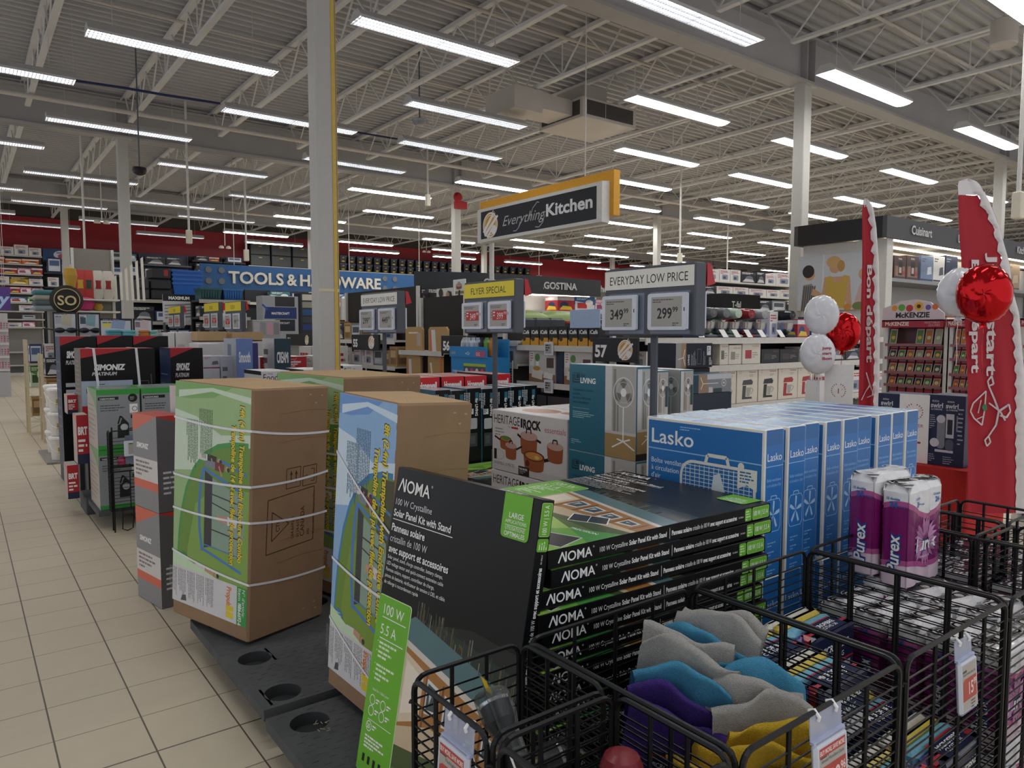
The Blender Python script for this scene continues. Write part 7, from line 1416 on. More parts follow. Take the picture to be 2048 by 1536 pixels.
CLOTH = {k: mt('terry_'+k, c, r=.95, var=.12, sc=220, bump=.9, bsc=420) for k, c in (('purple', '#4a2f8a'), ('blue', '#4e9fc6'), ('grey', '#b9b6b0'), ('yellow', '#e0b82e'))}
def cloth_pack(label, loc, rz, tiltx, order, band=True, sc=1):
    t = thing('cloth_pack', label, 'cloth pack', loc); x = -.03*len(order)/2; i = 0
    for k, h, bend in order:
        m = MB(); cloth(m, .23, h, .013, CLOTH[k], bend, i*7+len(label), x); m.obj('cloth', t); x += .034; i += 1
    if band:
        m = MB(); L = .034*len(order)+.03; m.cbox(-L/2-.012, -.045, .03, L/2+.0, .045, .115, p('#1c2744'), .006); f = Face(m, (-L/2-.012, .045, .03), (0, -1, 0), (0, 0, 1), .09, .085); f.rect(0, .066, .09, .072, RED); f.rect(.06, .01, .085, .03, WHT); f.text(.005, .04, 'MICROFIBRE', .011, WHT, max=.075); f.lines(.005, .03, .05, 3, .009, .004, WHT)
        f = Face(m, (-L/2, -.0452, .03), (1, 0, 0), (0, 0, 1), L, .085); f.text(.01, .055, 'MICROFIBRE', .014, WHT, max=L*.8); f.rect(0, .04, L, .046, RED); f.lines(.01, .03, L*.7, 3, .009, .004, WHT); m.obj('paper_band', t)
    t.rotation_euler = (tiltx, 0, rz); t.scale = (sc, sc, sc); return t
platform('low black shelf inside the loose cloth bin', 1.105, .77, 1.69, 1.355, .05)
bpy.data.objects.remove(bpy.data.objects[[o.name for o in COL.objects if o.name.startswith('display_platform')][-1]])
lv = .50
for i, (x, y, rz, l) in enumerate(((1.25, 1.2, .3, 'back left'), (1.52, 1.2, -.2, 'back right'), (1.25, .93, 0, 'front left'), (1.53, .92, .2, 'front right'))):
    for k in range(2): cloth_pack('folded cloth pack in the lower heap of the loose cloth bin, %s, %s' % (l, ('under', 'upper')[k]), (x, y, .055+k*.22), rz+k*.3, 0, [(('purple', 'yellow', 'grey', 'blue', 'purple')[(i+k+j) % 5], .19, 0) for j in range(6)], True)
cloth_pack('folded cloth pack of grey, blue and purple cloths standing at the back of the loose cloth bin', (1.36, 1.14, .52), .55, .12, [('purple', .22, -.05), ('purple', .25, -.05), ('blue', .29, -.05), ('grey', .33, -.03), ('grey', .33, .02)])
cloth_pack('folded cloth pack with blue and grey cloths leaning toward the back wall of its bin', (1.50, 1.20, .53), .35, .15, [('purple', .21, -.04), ('purple', .24, -.03), ('blue', .28, -.04), ('blue', .30, -.02), ('grey', .33, .02), ('grey', .32, .05)])
cloth_pack('folded cloth pack of yellow, grey and blue cloths at the front of the loose cloth bin', (1.42, .93, .51), .9, .05, [('purple', .17, -.02), ('yellow', .22, -.05), ('yellow', .25, -.03), ('grey', .27, 0), ('grey', .28, .02), ('blue', .29, .05), ('blue', .26, .06)])
cloth_pack('yellow and pale blue folded cloth pack low at the front left of its bin', (1.22, .93, .48), -.3, 0, [('purple', .18, -.02), ('blue', .16, 0), ('yellow', .2, -.02), ('yellow', .2, .02)])
# ---- sealed packs of cloths in the next bin
def sealed():
    m = MB(); w, d, h = .27, .2, .2; cols = [('#d9d7d2', .0, .2), ('#d9bd4a', .2, .38), ('#7ab8cf', .38, .62), ('#5a4390', .62, .82), ('#b5323a', .82, .87), ('#1f2744', .87, 1.0)]
    for c, a, b in cols:
        m.cbox(-w/2, -d/2+d*(1-b), .0, w/2, -d/2+d*(1-a), h+.006*math.sin(a*9), mt('wrapped_'+c, c, r=.22, var=.1, sc=60, coat=.5), .012)
    f = m.front(w, d, h); f.rrect(.01, .02, w-.01, h-.02, .01, p('#1f2744', .25)); f.text(w/2, h*.68, 'MICROFIBRE', .024, WHT, 'c', bold=.02, max=w*.8); f.text(w/2, h*.52, 'CLEANING', .018, WHT, 'c', max=w*.6); f.rect(.01, h*.44, w-.01, h*.47, RED); f.rect(.03, .03, w-.03, h*.4, p('#c9c9cf', .25)); f.lines(.04, h*.34, w*.65, 4, .018, .008, p('#444b63'))
    f = m.left(w, d, h); f.rrect(.01, .03, d*.5, h-.03, .01, p('#1f2744', .25)); f.lines(.02, h*.7, d*.3, 5, .02, .009, WHT)
    f = m.top(w, d, h); f.k = 340; f.rect(w*.18, .004, w*.82, d*.36, p('#1f2744', .25)); f.text(w/2, d*.2, 'MICROFIBRE', .018, WHT, 'c', bold=.02); f.text(w/2, d*.1, 'CLOTHS 36', .016, WHT, 'c'); f.rect(w*.18, d*.36, w*.82, d*.39, RED)
    return m
pr = sealed().obj('sealed_cloth_pack'); first = True; R = random.Random(12); n = 0
for k in range(3):
    for i in range(2):
        for j in range(3):
            if k == 2 and (i, j) in ((1, 0), (1, 1), (0, 0)): continue
            o = pr if first else pr.copy()
            if not first: COL.objects.link(o)
            first = False; o.scale = (.96, .93, .96); o.location = (1.735+.153+i*.285+R.uniform(-.004, .004), .772+.105+j*.192, .052+k*.208); o.rotation_euler = (0, 0, R.uniform(-.04, .04)+(PI if 0 else 0))
            tag(o, 'sealed pack of multicoloured cloths, %s layer, %s column, %s from the front' % (('bottom', 'middle', 'top')[k], ('left', 'right')[i], ORD[j]), 'cloth pack', 'sealed cloth packs'); n += 1
# ---- bathroom tissue packs
PW = mt('tissue_white', '#e6e5e6', r=.3, var=.03, sc=30, bump=.25, bsc=50, coat=.3); PP_ = mt('tissue_purple', '#7a1a63', r=.22, var=.08, sc=14, coat=.5); PK = mt('tissue_pink', '#b5598f', r=.25, var=.05, coat=.4); PL = mt('tissue_pale', '#d9c3cf', r=.3, coat=.3)
def tissue():
    w, d, h = .285, .10, .385; nx, ny = 3, 1; m = MB()
    def out(s, i=0):
        "outline at parameter s (0..1), starting at the far left corner and running along the left side, then the front"
        per = [d, w, d, w]; tot = 2*(w+d); q = (s % 1)*tot; k = 0
        while q > per[k]+1e-9: q -= per[k]; k += 1
        L = per[k]; nb = (ny, nx, ny, nx)[k]; b = .010*abs(math.sin(PI*q/L*nb))**.6-.010-i
        u = q-L/2
        return ((-w/2-b, -u), (u, -d/2-b), (w/2+b, u), (-u, d/2+b))[k]
    n = 96
    def bz(s): return .245+.03*math.sin(2*PI*s*2.0+.4)
    rows = [('pale', lambda s: 0, .02), ('pale', lambda s: .012, .0), ('pink', lambda s: .075+.015*math.sin(2*PI*s*2), 0), ('purple', lambda s: .095+.015*math.sin(2*PI*s*2), 0), ('purple', lambda s: bz(s)+.03, 0), ('pink', lambda s: bz(s)+.05, 0), ('white', lambda s: h-.03, 0), ('white', lambda s: h-.008, .012), ('white', lambda s: h, .03)]
    M = {'pale': PL, 'pink': PK, 'purple': PP_, 'white': PW}
    RR = [[(*out(k/n, i), fn(k/n)) for k in range(n)] for _, fn, i in rows]
    m.smooth(); m.rings(RR, PW, ms=[PL, PL, PK, PP_, PK, PW, PW, PW]); m.smooth(False); m.poly(RR[-1], PW); m.poly(RR[0][::-1], PL)
    for i in range(nx):
        for j in range(ny):
            cx, cy = -w/2+w*(i+.5)/nx, -d/2+d*(j+.5)/ny; f = Face(m, (0, 0, h), (1, 0, 0), (0, 1, 0), 1, 1); f.k = 30; f.ring(cx, cy, .042, .002, p('#c9c8ca')); f.ring(cx, cy, .028, .002, p('#d3d2d4')); f.disc(cx, cy, .016, p('#b9b4b0'))
    tot = 2*(w+d)
    def wrap(tx, s0, z0, hh, mm, vert=False, mx=None, off=.0025, bold=.03):
        V, F, tw = glyphs(tx, bold, .12 if vert or tx == 'Purex' else 0); k = hh/CAP
        if mx and tw*k > mx: kx = mx/tw
        else: kx = k
        q = []
        for x, y in V:
            a, b = (-y*k, x*kx) if vert else (x*kx, y*k); s = s0+a/tot; e = 1e-3; A, B = Vector(out(s-e)), Vector(out(s+e)); tn = (B-A).normalized(); nn = Vector((tn.y, -tn.x)); c = Vector(out(s))+nn*off; q.append((c.x, c.y, z0+b))
        m.raw(q, F, mm)
    DB = p('#2a4a8c', .25)
    W8 = p('#f1f0ee', .3); q = tot
    for s0 in (d/2/tot, .5+d/2/tot): wrap('Purex', s0+.018/q, .06, .042, DB, True, .19, .002, .08); wrap('Purex', s0+.018/q, .06, .042, W8, True, .19, .0035, .02)
    for s0 in ((d+w/2)/tot, .5+(d+w/2)/tot): wrap('Purex', s0-.085/q, .135, .05, DB, False, .17, .002, .09); wrap('Purex', s0-.085/q, .135, .05, W8, False, .17, .0035, .03); wrap('breathe easy', s0-.04/q, .105, .012, p('#e0b9d0'), False, .09)
    for s0 in ((d/2-.02)/tot, (d+.06)/tot, (d+w-.07)/tot): wrap('24', s0, .30, .02, p('#2a63b0', .3), False, None, .002, .04); wrap('12 double', s0-.012/q, .326, .009, p('#2a63b0', .3), False, .05); wrap('= 24 single', s0+.028/q, .303, .006, p('#2a63b0', .3), False, .03)
    # pale flower on the long sides
    for sc_ in ((d+w/2)/tot, .5+(d+w/2)/tot):
        for k in range(13):
            a = PI*(k/12)
            for sg in (1, -1):
                ca, sa = math.cos(a), sg*math.sin(a)*1.0; q = []
                for rr, ww in ((.02, 0), (.06, .012), (.095, 0), (.06, -.012)):
                    a_, b_ = rr*ca-ww*sa, rr*sa+ww*ca; s = sc_+a_/tot; A, B = Vector(out(s-1e-3)), Vector(out(s+1e-3)); tn = (B-A).normalized(); c = Vector(out(s))+Vector((tn.y, -tn.x))*(.0012 if sg > 0 else .0013); q.append((c.x, c.y, .165+b_))
                m.raw(q, [(0, 1, 2, 3)], p('#b57aa6', .3))
    return m
pr = tissue().obj('tissue_pack')
spots = [((2.815, 1.228, .676), math.radians(1), 'nearer of the two standing packs'), ((2.79, 1.335, .70), math.radians(-1), 'behind the nearer one against the blue cartons')]
first = True
for loc, rz, l in spots:
    o = pr if first else pr.copy()
    if not first: COL.objects.link(o)
    first = False; o.location = loc; o.rotation_euler = (0, 0, rz); tag(o, 'purple and white bathroom tissue pack, %s' % l, 'tissue pack', 'standing tissue packs')
for k, z in enumerate((.052, .363)):
    for a in range(2):
        for b in range(5):
            o = pr.copy(); COL.objects.link(o); o.scale = (1, 1.0, .795 if (a, b) != (1, 4) or k == 0 else .86); o.location = (2.52+.292*a, .825+.116*b, z); tag(o, 'bathroom tissue pack in the right-hand bin, %s layer, %s row from front, %s' % (('bottom', 'upper')[k], ORD[b], ('left', 'right')[a]), 'tissue pack', 'tissue packs down in the bin')
# ---- patterned packs in the small bins behind
def pat(m, w, d, h):
    for f in (m.front(w, d, h), m.left(w, d, h)):
        R = random.Random(3); f.rect(0, h*.75, f.w, h, p('#d9d5d6')); f.lines(.02, h*.85, f.w*.7, 2, .02, .01, p('#8a3040'))
        for i in range(40): f.k = 6+i % 3; u, v = R.uniform(.02, f.w-.03), R.uniform(.01, h*.7); f.rect(u, v, u+.012, v+.006, p(('#c9c5cb', '#7d6a8a', '#a9a5ad')[i % 3], .25))
    f = m.top(w, d, h); R = random.Random(5)
    for i in range(50): f.k = 3+i % 4; u, v = R.uniform(0, w-.03), R.uniform(0, d-.02); f.rect(u, v, u+.025, v+.008, p(('#d9d5d8', '#5a3a5c', '#b9b5bd')[i % 3], .25))
for bi, (x0, y0, l) in enumerate(((3.0, 1.085, 'small bin nearest the fan cartons'), (3.325, 1.085, 'farther right small bin'), (3.0, .755, 'small bin by the right edge'))):
    for k in range(3):
        for s in range(2): carton('dark patterned pack in the %s, %s layer, %s' % (l, ('bottom', 'middle', 'top')[k], ('front', 'back')[s]), x0+.025, x0+.28, y0+.022+s*.128, .122, .052+k*.21, .052+k*.21+.206, mt('patterned_wrap', '#2a2530', r=.25, var=.3, sc=60, coat=.4), pat, 'patterned_pack', 'dark patterned packs', None, 'pack', .01)
# ---- flashlights in clear clamshells
CLAM = mt('clamshell', '#eef2f4', r=.06, tr=.92, ior=1.2, var=0, al=.55); LGB = mt('flashlight_body', '#202225', r=.3, me=.4); CHR = mt('chrome', '#c9ccd0', r=.12, me=1)
def flashlight(label, loc, rot):
    t = thing('flashlight_pack', label, 'flashlight', loc); t.rotation_euler = rot
    m = MB(); m.smooth(); m.lathe([(.001, -.1), (.018, -.1), (.02, -.09), (.02, .0), (.022, .02), (.034, .05), (.036, .09)], (0, 0, 0), LGB, 20); m.lathe([(.036, .088), (.037, .095), (.03, .092), (.012, .07), (.001, .065)], (0, 0, 0), CHR, 20); m.obj('torch', t)
    m = MB()
    for k in range(5): m.lathe([(.0212, -.08+k*.014), (.0222, -.077+k*.014), (.0212, -.072+k*.014)], (0, 0, 0), GREYM, 18, cap=False)
    m.obj('grip', t)
    m = MB(); m.smooth(); m.rings([[(r*1.25*math.cos(2*PI*k/20), r*.85*math.sin(2*PI*k/20), z) for k in range(20)] for r, z in ((.02, -.115), (.035, -.11), (.036, .02), (.048, .06), (.048, .112), (.02, .118))], CLAM, cap=True); m.obj('blister', t)
    m = MB(); m.box(-.062, -.002, -.13, .062, -.0005, .15, CLAM); f = Face(m, (-.062, -.0022, -.13), (1, 0, 0), (0, 0, 1), .124, .28); f.rect(0, .0, .124, .08, p('#2b2e33')); f.rect(0, .08, .124, .092, RED); f.text(.062, .035, 'FLASHLIGHT', .012, WHT, 'c', max=.1); f.rect(.01, .24, .06, .275, p('#d3b12f')); m.obj('card', t); return t
flashlight('flashlight in clear blister pack leaning highest in the small front bin', (.93, 1.23, .70), (math.radians(-35), math.radians(38), .6))
flashlight('flashlight in clear blister pack lying flat in the small front bin', (.99, 1.26, .60), (math.radians(80), .4, 1.2))
flashlight('flashlight in clear blister pack at the front of the small front bin', (.86, 1.15, .60), (math.radians(60), -.3, 2.5))
flashlight('flashlight in clear blister pack deep at the back of the small front bin', (.95, 1.28, .50), (math.radians(85), .1, -.5))
for k in range(2): carton('black boxed flashlight pack at the bottom of the small front bin, %s' % ('front', 'back')[k], .78, 1.055, 1.09+.135*k, .125, .052, .52, p('#26292d'), None, 'flashlight_box', 'boxed flashlight packs', None, 'box')
# ---- second small bin: dark red bottle, black card tied on
t = thing('spray_bottle', 'dark red plastic bottle in the bottom-edge bin', 'bottle', (.985, .945, .60)); m = MB(); m.smooth(); m.lathe([(.03, 0), (.045, .01), (.045, .14), (.042, .17), (.034, .19), (.02, .198), (.001, .2)], (0, 0, 0), mt('dark_red_plastic', '#7a2129', r=.35), 20); m.obj('body', t)
for k in range(2): carton('dark cloth carton in the bottom-edge bin, %s' % ('left', 'right')[k], .78+.14*k, .91+.14*k, .77, .26, .052, .60-.0, p('#2d2a45'), None, 'carton', 'dark cartons in the bottom-edge bin')
t = thing('black_card', 'black card tied with a white cable tie to the bottom-edge bin', 'card', (.775, 1.044, .66)); m = MB(); m.box(0, -.09, 0, .003, .0, .17, p('#1d1e20')); m.obj('card', t); m = MB(); m.path([(-.004, -.02, .18), (-.006, -.05, .15), (-.005, -.065, .12), (-.004, -.08, .13), (-.004, -.10, .155)], .0022, WHT, 5); m.cbox(-.01, -.055, .138, -.002, -.043, .152, WHT, .002); m.obj('cable_tie', t)
# ---- price tags hung on the bins
def hung_tag(label, loc, face, w, h, lines):
    "clear flap hooked over the rim wire, white framed electronic tag below"
    t = thing('price_tag', label, 'price tag', loc); rz = 0 if face == 'y' else -PI/2; t.rotation_euler = (math.radians(-4), 0, rz)
    m = MB(); m.box(-w/2, -.009, h*.74, w/2, -.007, h*1.0, mt('tag_clear', '#c5cce0', r=.15, al=.55)); m.box(-w/2, -.016, h*.72, w/2, -.007, h*.75, p('#b5bcd6')); m.obj('holder', t)
    for s in (-.28, .28): m = MB(); m.path([(w*s, -.011, h*.93), (w*s, -.014, h*.97), (w*s, -.004, h*1.03), (w*s, .008, h*1.0)], .004, WHT, 6); m.obj('hook', t)
    m = MB(); m.cbox(-w*.53, -.022, 0, w*.5, -.008, h*.73, FRM, .006); f = Face(m, (-w*.53, -.0222, 0), (1, 0, 0), (0, 0, 1), w*1.03, h*.73); W_, H_ = f.w, f.h; f.rect(W_*.1, H_*.06, W_*.9, H_*.93, p('#b3aca4')); f.lines(W_*.12, H_*.78, W_*.7, 1, .01, .006, p('#4a4745'))
    if lines[0]: f.rect(W_*.1, H_*.8, W_*.9, H_*.93, p('#b9433c')); f.text(W_*.5, H_*.83, lines[0], H_*.07, p('#ead9d5'), 'c', max=W_*.76, bold=.03)
    f.rect(W_*.2, H_*.25, W_*.9, H_*.66, p('#b5483e')); f.poly([(W_*.1, H_*.25), (W_*.22, H_*.25), (W_*.22, H_*.66), (W_*.12, H_*.62)], p('#b5483e'))
    f.text(W_*.26, H_*.5, lines[1], H_*.12, p('#ead9d5'), max=W_*.1); f.text(W_*.45, H_*.34, lines[2], H_*.24, p('#ead9d5'), max=W_*.26, bold=.02); f.text(W_*.73, H_*.47, lines[3], H_*.13, p('#ead9d5'), max=W_*.15, bold=.02); f.lines(W_*.55, H_*.18, W_*.32, 3, .008, .004, p('#4a4745')); f.text(W_*.5, H_*.72, lines[4], H_*.05, p('#4a4745'), 'c', max=W_*.7); m.obj('screen', t); return t
q = at(1655, 1440, y=.745); hung_tag('white electronic price tag reading BUY MORE SAVE MORE on the loose cloth bin', (q.x, .745, RIM-.002-.20), 'y', .118, .195, ('BUY MORE, SAVE MORE', '2', '19', '96', 'Simoniz Microfibre Cloths'))
q = at(1930, 1260, y=.745); hung_tag('white electronic price tag showing 15 on the sealed cloth bin', (q.x, .745, RIM-.03-.185), 'y', .10, .185, ('', '', '15', '99', 'Simoniz Microfibre Cloths, 36 pk'))
q = at(915, 1440, x=.755); hung_tag('white electronic price tag on the aisle side of the small flashlight bin', (.755, q.y, RIM-.005-.20), 'x', .105, .195, ('BUY MORE, SAVE MORE', '2', '40', '00', 'Flashlights'))
# ================================================================ back wall: toys, tools and hardware
DK = mt('dark_shelf', '#23262c', r=.5); DBL = mt('blue_panel', '#274a73', r=.5); TL = mt('toy_shelf', '#b9b6b2', r=.45)
# hanging department sign
Y = 22.0; a, b = at(400, 526, y=Y), at(866, 557, y=Y); zb = at(410, 576, y=Y).z; L = b.x-a.x; h = a.z-zb
t = thing('hanging_sign', 'long blue hanging department sign with raised cream letters over the tool aisles', 'sign', (a.x, Y, zb)); BS = mt('sign_blue', '#2a5c93', r=.45, var=.05, sc=2)
m = MB(); m.cbox(0, 0, 0, L, .1, h, BS, .01); m.obj('panel', t)
for tx, p0, p1 in (('TOOLS', 456, 566), ('&', 573, 593), ('HARDWARE', 599, 760)):
    m = MB(); x0, x1 = at(p0, 555, y=Y).x-a.x, at(p1, 560, y=Y).x-a.x; V, F, tw = glyphs(tx, .025); k = (x1-x0)/tw; kz = h*.5/CAP
    for yy in (-.06, -.001): m.raw([(x0+x*k, yy, h*.25+z*kz) for x, z in V], F, p('#d9d6cc'))
    E = {}
    for f in F:
        for i, j in zip(f, f[1:]+f[:1]): E[(i, j)] = E.get((i, j), 0)+1
    for (i, j) in E:
        if (j, i) not in E: m.raw([(x0+V[q][0]*k, yy, h*.25+V[q][1]*kz) for q, yy in ((i, -.06), (j, -.06), (j, -.001), (i, -.001))], [(0, 1, 2, 3)], p('#c4c1b6'))
    m.obj('raised_lettering', t)
for px in (417, 443, 769, 789):
    for zz in (.3, .75): m = MB(); x = at(px, 560, y=Y).x-a.x; m.rings([[(x+.09*math.cos(2*PI*k/12), yy, h*zz+.09*math.sin(2*PI*k/12)) for k in range(12)] for yy in (0, -.03)], p('#6b6f74'), cap=True); m.obj('bolt_disc', t)
for px in (470, 700, 840): m = MB(); x = at(px, 560, y=Y).x-a.x; m.tube((x, .05, h), (x, .05, 6.7-zb), .012, PIPE, 5); m.obj('hanger', t)
# toy wall
Y = 33.2; xl, xr = at(-60, 600, y=Y).x, at(88, 600, y=Y).x; zt = [at(50, q, y=Y).z for q in (511, 528, 548, 569, 586, 605, 622, 638, 654)]
shelving('tall toy shelving against the back wall at the far left', xl, xr, Y, Y+.6, [.4, .9]+zt[::-1], at(50, 492, y=Y).z, 'y', TL, p('#8f8c88'), .05)
for j, z in enumerate(zt): fill('x', at(-20, 600, y=Y).x, xr, Y, z+.005, .42, .5, (('white', 'pink', 'red'), ('white', 'blue', 'orange', 'red'), ('pink', 'red', 'white', 'blue'), ('red', 'white', 'blue', 'yellow'), ('white', 'red', 'pink', 'black'), ('green', 'blue', 'red'), ('white', 'red', 'grey'), ('red', 'grey', 'white'), ('white', 'pink', 'grey'))[j], 'toy box', '%s toy shelf from the top' % ORD[j], 'toy boxes on the back wall', .32, .62, 100+j, full=1 if j < 6 else .6)
# next bay: blue header picture, toy cars below
xl2 = at(90, 600, y=Y).x; xr2 = at(160, 600, y=Y).x; z0, z1 = at(120, 521, y=Y).z, at(120, 498, y=Y).z
m = MB(); m.box(xl2, Y+.1, z0, xr2, Y+.16, z1, DBL); f = Face(m, (xl2, Y+.099, z0), (1, 0, 0), (0, 0, 1), xr2-xl2, z1-z0, .0005); w, h = f.w, f.h
f.disc(w*.5, h*.5, w*.2, p('#d9d6dc'), rv=h*.35); f.disc(w*.58, h*.4, w*.16, p('#b5455a'), rv=h*.2); f.rect(w*.38, h*.6, w*.6, h*.75, p('#7a8fb5')); f.rect(w*.7, h*.2, w*.9, h*.35, p('#51719c')); tag(m.obj('picture_header'), 'blue picture header over the dark toy bay on the back wall', 'header sign')
zz = [at(125, q, y=Y).z for q in (546, 574)]
shelving('dark toy bay under the blue picture header', xl2, xr2, Y, Y+.6, [.5, 1.2]+zz[::-1], z0-.02, 'y', DK, p('#20242c'), .06)
for j, z in enumerate(zz): fill('x', xl2+.1, xr2-.1, Y, z+.005, .62, .5, ('red', 'white', 'blue', 'red', 'navy'), 'toy box', '%s shelf of the dark toy bay' % ORD[j], 'toy boxes in the dark bay', .35, .6, 120+j)
# tool wall bays
def bay(label, p0, p1, ytop, lines, yfoot, kinds, what, seed, hm=None, wmin=.4, wmax=.8, mm=DK, back=None):
    x0, x1 = at(p0, 560, y=Y).x, at(p1, 560, y=Y).x; pm = (p0+p1)/2; zs = [at(pm, q, y=Y).z for q in lines]; zt_ = at(pm, ytop, y=Y).z
    shelving(label, x0, x1, Y, Y+.6, [.5, 1.3]+zs[::-1], zt_, 'y', mm, back or p('#1c2330'), .06)
    up = [zt_]+zs
    for j, z in enumerate(zs): fill('x', x0+.12, x1-.12, Y, z+.005, (up[j]-z)*.9, .5, kinds[j % len(kinds)], what, '%s shelf of the %s' % (ORD[j], label.split(' on ')[0]), what+'es of the '+label.split(' on ')[0], wmin, wmax, seed+j, full=1)
bay('navy bin bay on the back wall left of the far column', 168, 214, 496, (518, 539, 560), 0, (('navy',), ('navy',), ('blue', 'navy')), 'storage box', 200, wmin=.55, wmax=.7)
bay('dark bay of teal boxes on the back wall behind the far column', 216, 281, 500, (522, 552), 0, (('teal', 'grey'), ('teal', 'navy')), 'tool box', 210, wmin=.4, wmax=.6)
bay('grey steel bay of black boxes on the back wall', 284, 384, 507, (530, 556, 580), 0, (('black', 'black', 'blue'), ('white', 'teal', 'navy'), ('navy',)), 'tool box', 220, wmin=.5, wmax=.9, mm=mt('grey_bay', '#50565e', r=.4), back=p('#2c3e55'))
bay('dark bay of red boxes on the back wall left of the blue sign', 386, 446, 511, (522, 545, 572), 0, (('red', 'red', 'black'), ('red', 'black'), ('red',)), 'tool box', 230, wmin=.4, wmax=.6)
bay('dark bay on the back wall behind the blue sign', 448, 492, 513, (525, 550), 0, (('black', 'navy'), ('black', 'red')), 'tool box', 240)
# long top shelf of bins on the back wall
x0, x1 = at(497, 525, y=Y).x, at(1075, 560, y=Y).x; zs_ = at(700, 542, y=Y).z
shelving('long dark tool shelving with storage bins on top along the back wall', x0, x1, Y, Y+.7, [.6, 1.4, 2.2, 3.0, zs_], zs_+.02, 'y', DK, p('#1c222c'), .08, p('#c2bcae'))
GD = mt('drawer_grey', '#4a4d50', r=.5)
def drawer(m, w, d, h):
    f = m.front(w, d, h); f.rect(.03, .03, w-.03, h-.03, GD); f.rect(w*.42, h*.72, w*.58, h*.8, p('#c9a531'))
for c in range(3):
    for r in range(2):
        a, b = at(500+42*c, 510, y=Y).x, at(500+42*(c+1), 510, y=Y).x; carton('wide grey storage drawer on the top shelf, %s from left, %s row' % (ORD[c], ('lower', 'upper')[r]), a+.03, b-.03, Y+.02, .6, zs_+.005+r*.50, zs_+.005+r*.50+.49, BLKM, drawer, 'storage_bin', 'wide grey storage drawers', None, 'storage bin')
def tote():
    m = MB(); m.rings([[(-.18*k, -.25*k, z), (.18*k, -.25*k, z), (.18*k, .25*k, z), (-.18*k, .25*k, z)] for z, k in ((0, .82), (.30, .97), (.30, 1.04), (.36, 1.06), (.38, 1.0))], mt('tote_black', '#1f2124', r=.4), cap=True)
    f = Face(m, (-.15, -.212, .02), (1, 0, 0), (0, -.125, 1), .3, .3, .0001); f.k = 60; f.rect(.08, .03, .22, .09, p('#c9a531')); f.rect(.1, .2, .2, .25, p('#8d8468')); m.box(-.195, -.27, .32, .195, -.255, .335, p('#2b4fa0')); return m
pr = tote().obj('storage_tote'); xs = []; px = 637; first = True
while px < 1068:
    xs.append(at(px, 540, y=Y).x); px += 17.5-(px-631)*.006
for i, x in enumerate(xs):
    for r in range(2):
        o = pr if first else pr.copy()
        if not first: COL.objects.link(o)
        first = False; o.location = (x, Y+.36, zs_+.006+r*.385); tag(o, 'black storage tote with yellow label on the long top shelf, %s from the left, %s row' % (ORD[i], ('lower', 'upper')[r]), 'storage tote', 'black totes on the back wall')
for j, z in enumerate((3.0, 2.2, 1.4)): fill('x', x0+.2, x1-.2, Y, z+.005, .6, .5, ('navy', 'black', 'blue', 'grey', 'teal', 'yellow'), 'tool box', '%s shelf under the long row of totes' % ('third', 'second', 'first')[j], 'tool boxes under the totes', .6, 1.2, 260+j)
# pale-blue fan boxes on a high shelf right of the sign
Yb = 24.5; q0, q1 = at(800, 570, y=Yb), at(876, 575, y=Yb); zz = at(838, 573, y=Yb).z
shelving('high tool shelf with pale blue fan cartons right of the blue sign', q0.x, q1.x, Yb, Yb+.6, [.6, 1.4, 2.2, zz], zz+.02, 'y', DK, p('#23282f'), .05, p('#b9b6ae'))
def fanart(m, w, d, h): f = m.front(w, d, h); f.rect(0, h*.8, w, h, p('#5f9fd0')); fan_icon(f, w*.2, h*.05, w*.6, h*.72, p('#d5e5f2'))
for i, (a, b) in enumerate(((803, 818), (821, 836), (838, 850), (852, 866))): carton('pale blue fan carton on the high tool shelf, %s from the left' % ORD[i], at(a, 560, y=Yb).x, at(b, 560, y=Yb).x, Yb+.02, .4, zz+.005, zz+.34, p('#6faad6'), fanart, 'fan_carton', 'pale blue fan cartons', None)
fill('x', q0.x, q1.x, Yb, 2.205, .5, .5, ('yellow', 'white', 'black'), 'tool box', 'shelf under the pale blue fan cartons', 'tool boxes under the fan cartons', .5, .8, 270)
# nearer tool gondolas: dark totes and blue bins on top, MAXIMUM card
Yg = 20.5; g0, g1 = at(262, 600, y=Yg), at(398, 600, y=Yg); zt_ = at(330, 600, y=Yg).z
shelving('tool gondola topped with dark totes and blue bins', g0.x, g1.x, Yg, Yg+.9, [.4, .9, 1.4, 1.9, zt_], zt_+.02, 'y', DK, p('#1d2128'), .05, p('#a9a69c'))
for i, (a, b, n, c, l) in enumerate(((276, 301, 2, '#3a3d42', 'dark grey'), (301, 345, 3, '#26282b', 'black'))):
    for k in range(n): xa, xb = at(a, 590, y=Yg+.1).x, at(b, 590, y=Yg+.1).x; carton('%s lidded tote on the tool gondola, %s from the bottom of its stack' % (l, ORD[k]), xa+.02, xb-.02, Yg+.1, .6, zt_+.005+k*.27, zt_+.005+k*.27+.265, mt('tote_%s' % c, c, r=.45), (lambda m, w, d, h: m.front(w, d, h).rect(w*.65, h*.3, w*.85, h*.9, p('#a32b2b'))) if (i == 1 and k == 2) else None, 'lidded_tote', 'dark lidded totes', None, 'tote', .03)
BB = mt('blue_bin', '#2a63b8', r=.35)
for k in range(4):
    m = MB(); m.rings([[(-.36*q, -.3*q, z), (.36*q, -.3*q, z), (.36*q, .3*q, z), (-.36*q, .3*q, z)] for z, q in ((0, .82), (.42, 1.0), (.42, 1.06), (.47, 1.06), (.47, .98), (.1, .85))], BB, cap=False); m.box(-.3, -.24, 0, .3, .24, .02, BB); tag(m.obj('nested_bin', loc=(at(371, 590, y=Yg+.4).x, Yg+.45, zt_+.006+.11*k)), 'blue storage bin nested in the stack beside the black totes, %s from the bottom' % ORD[k], 'bin', 'nested blue bins')
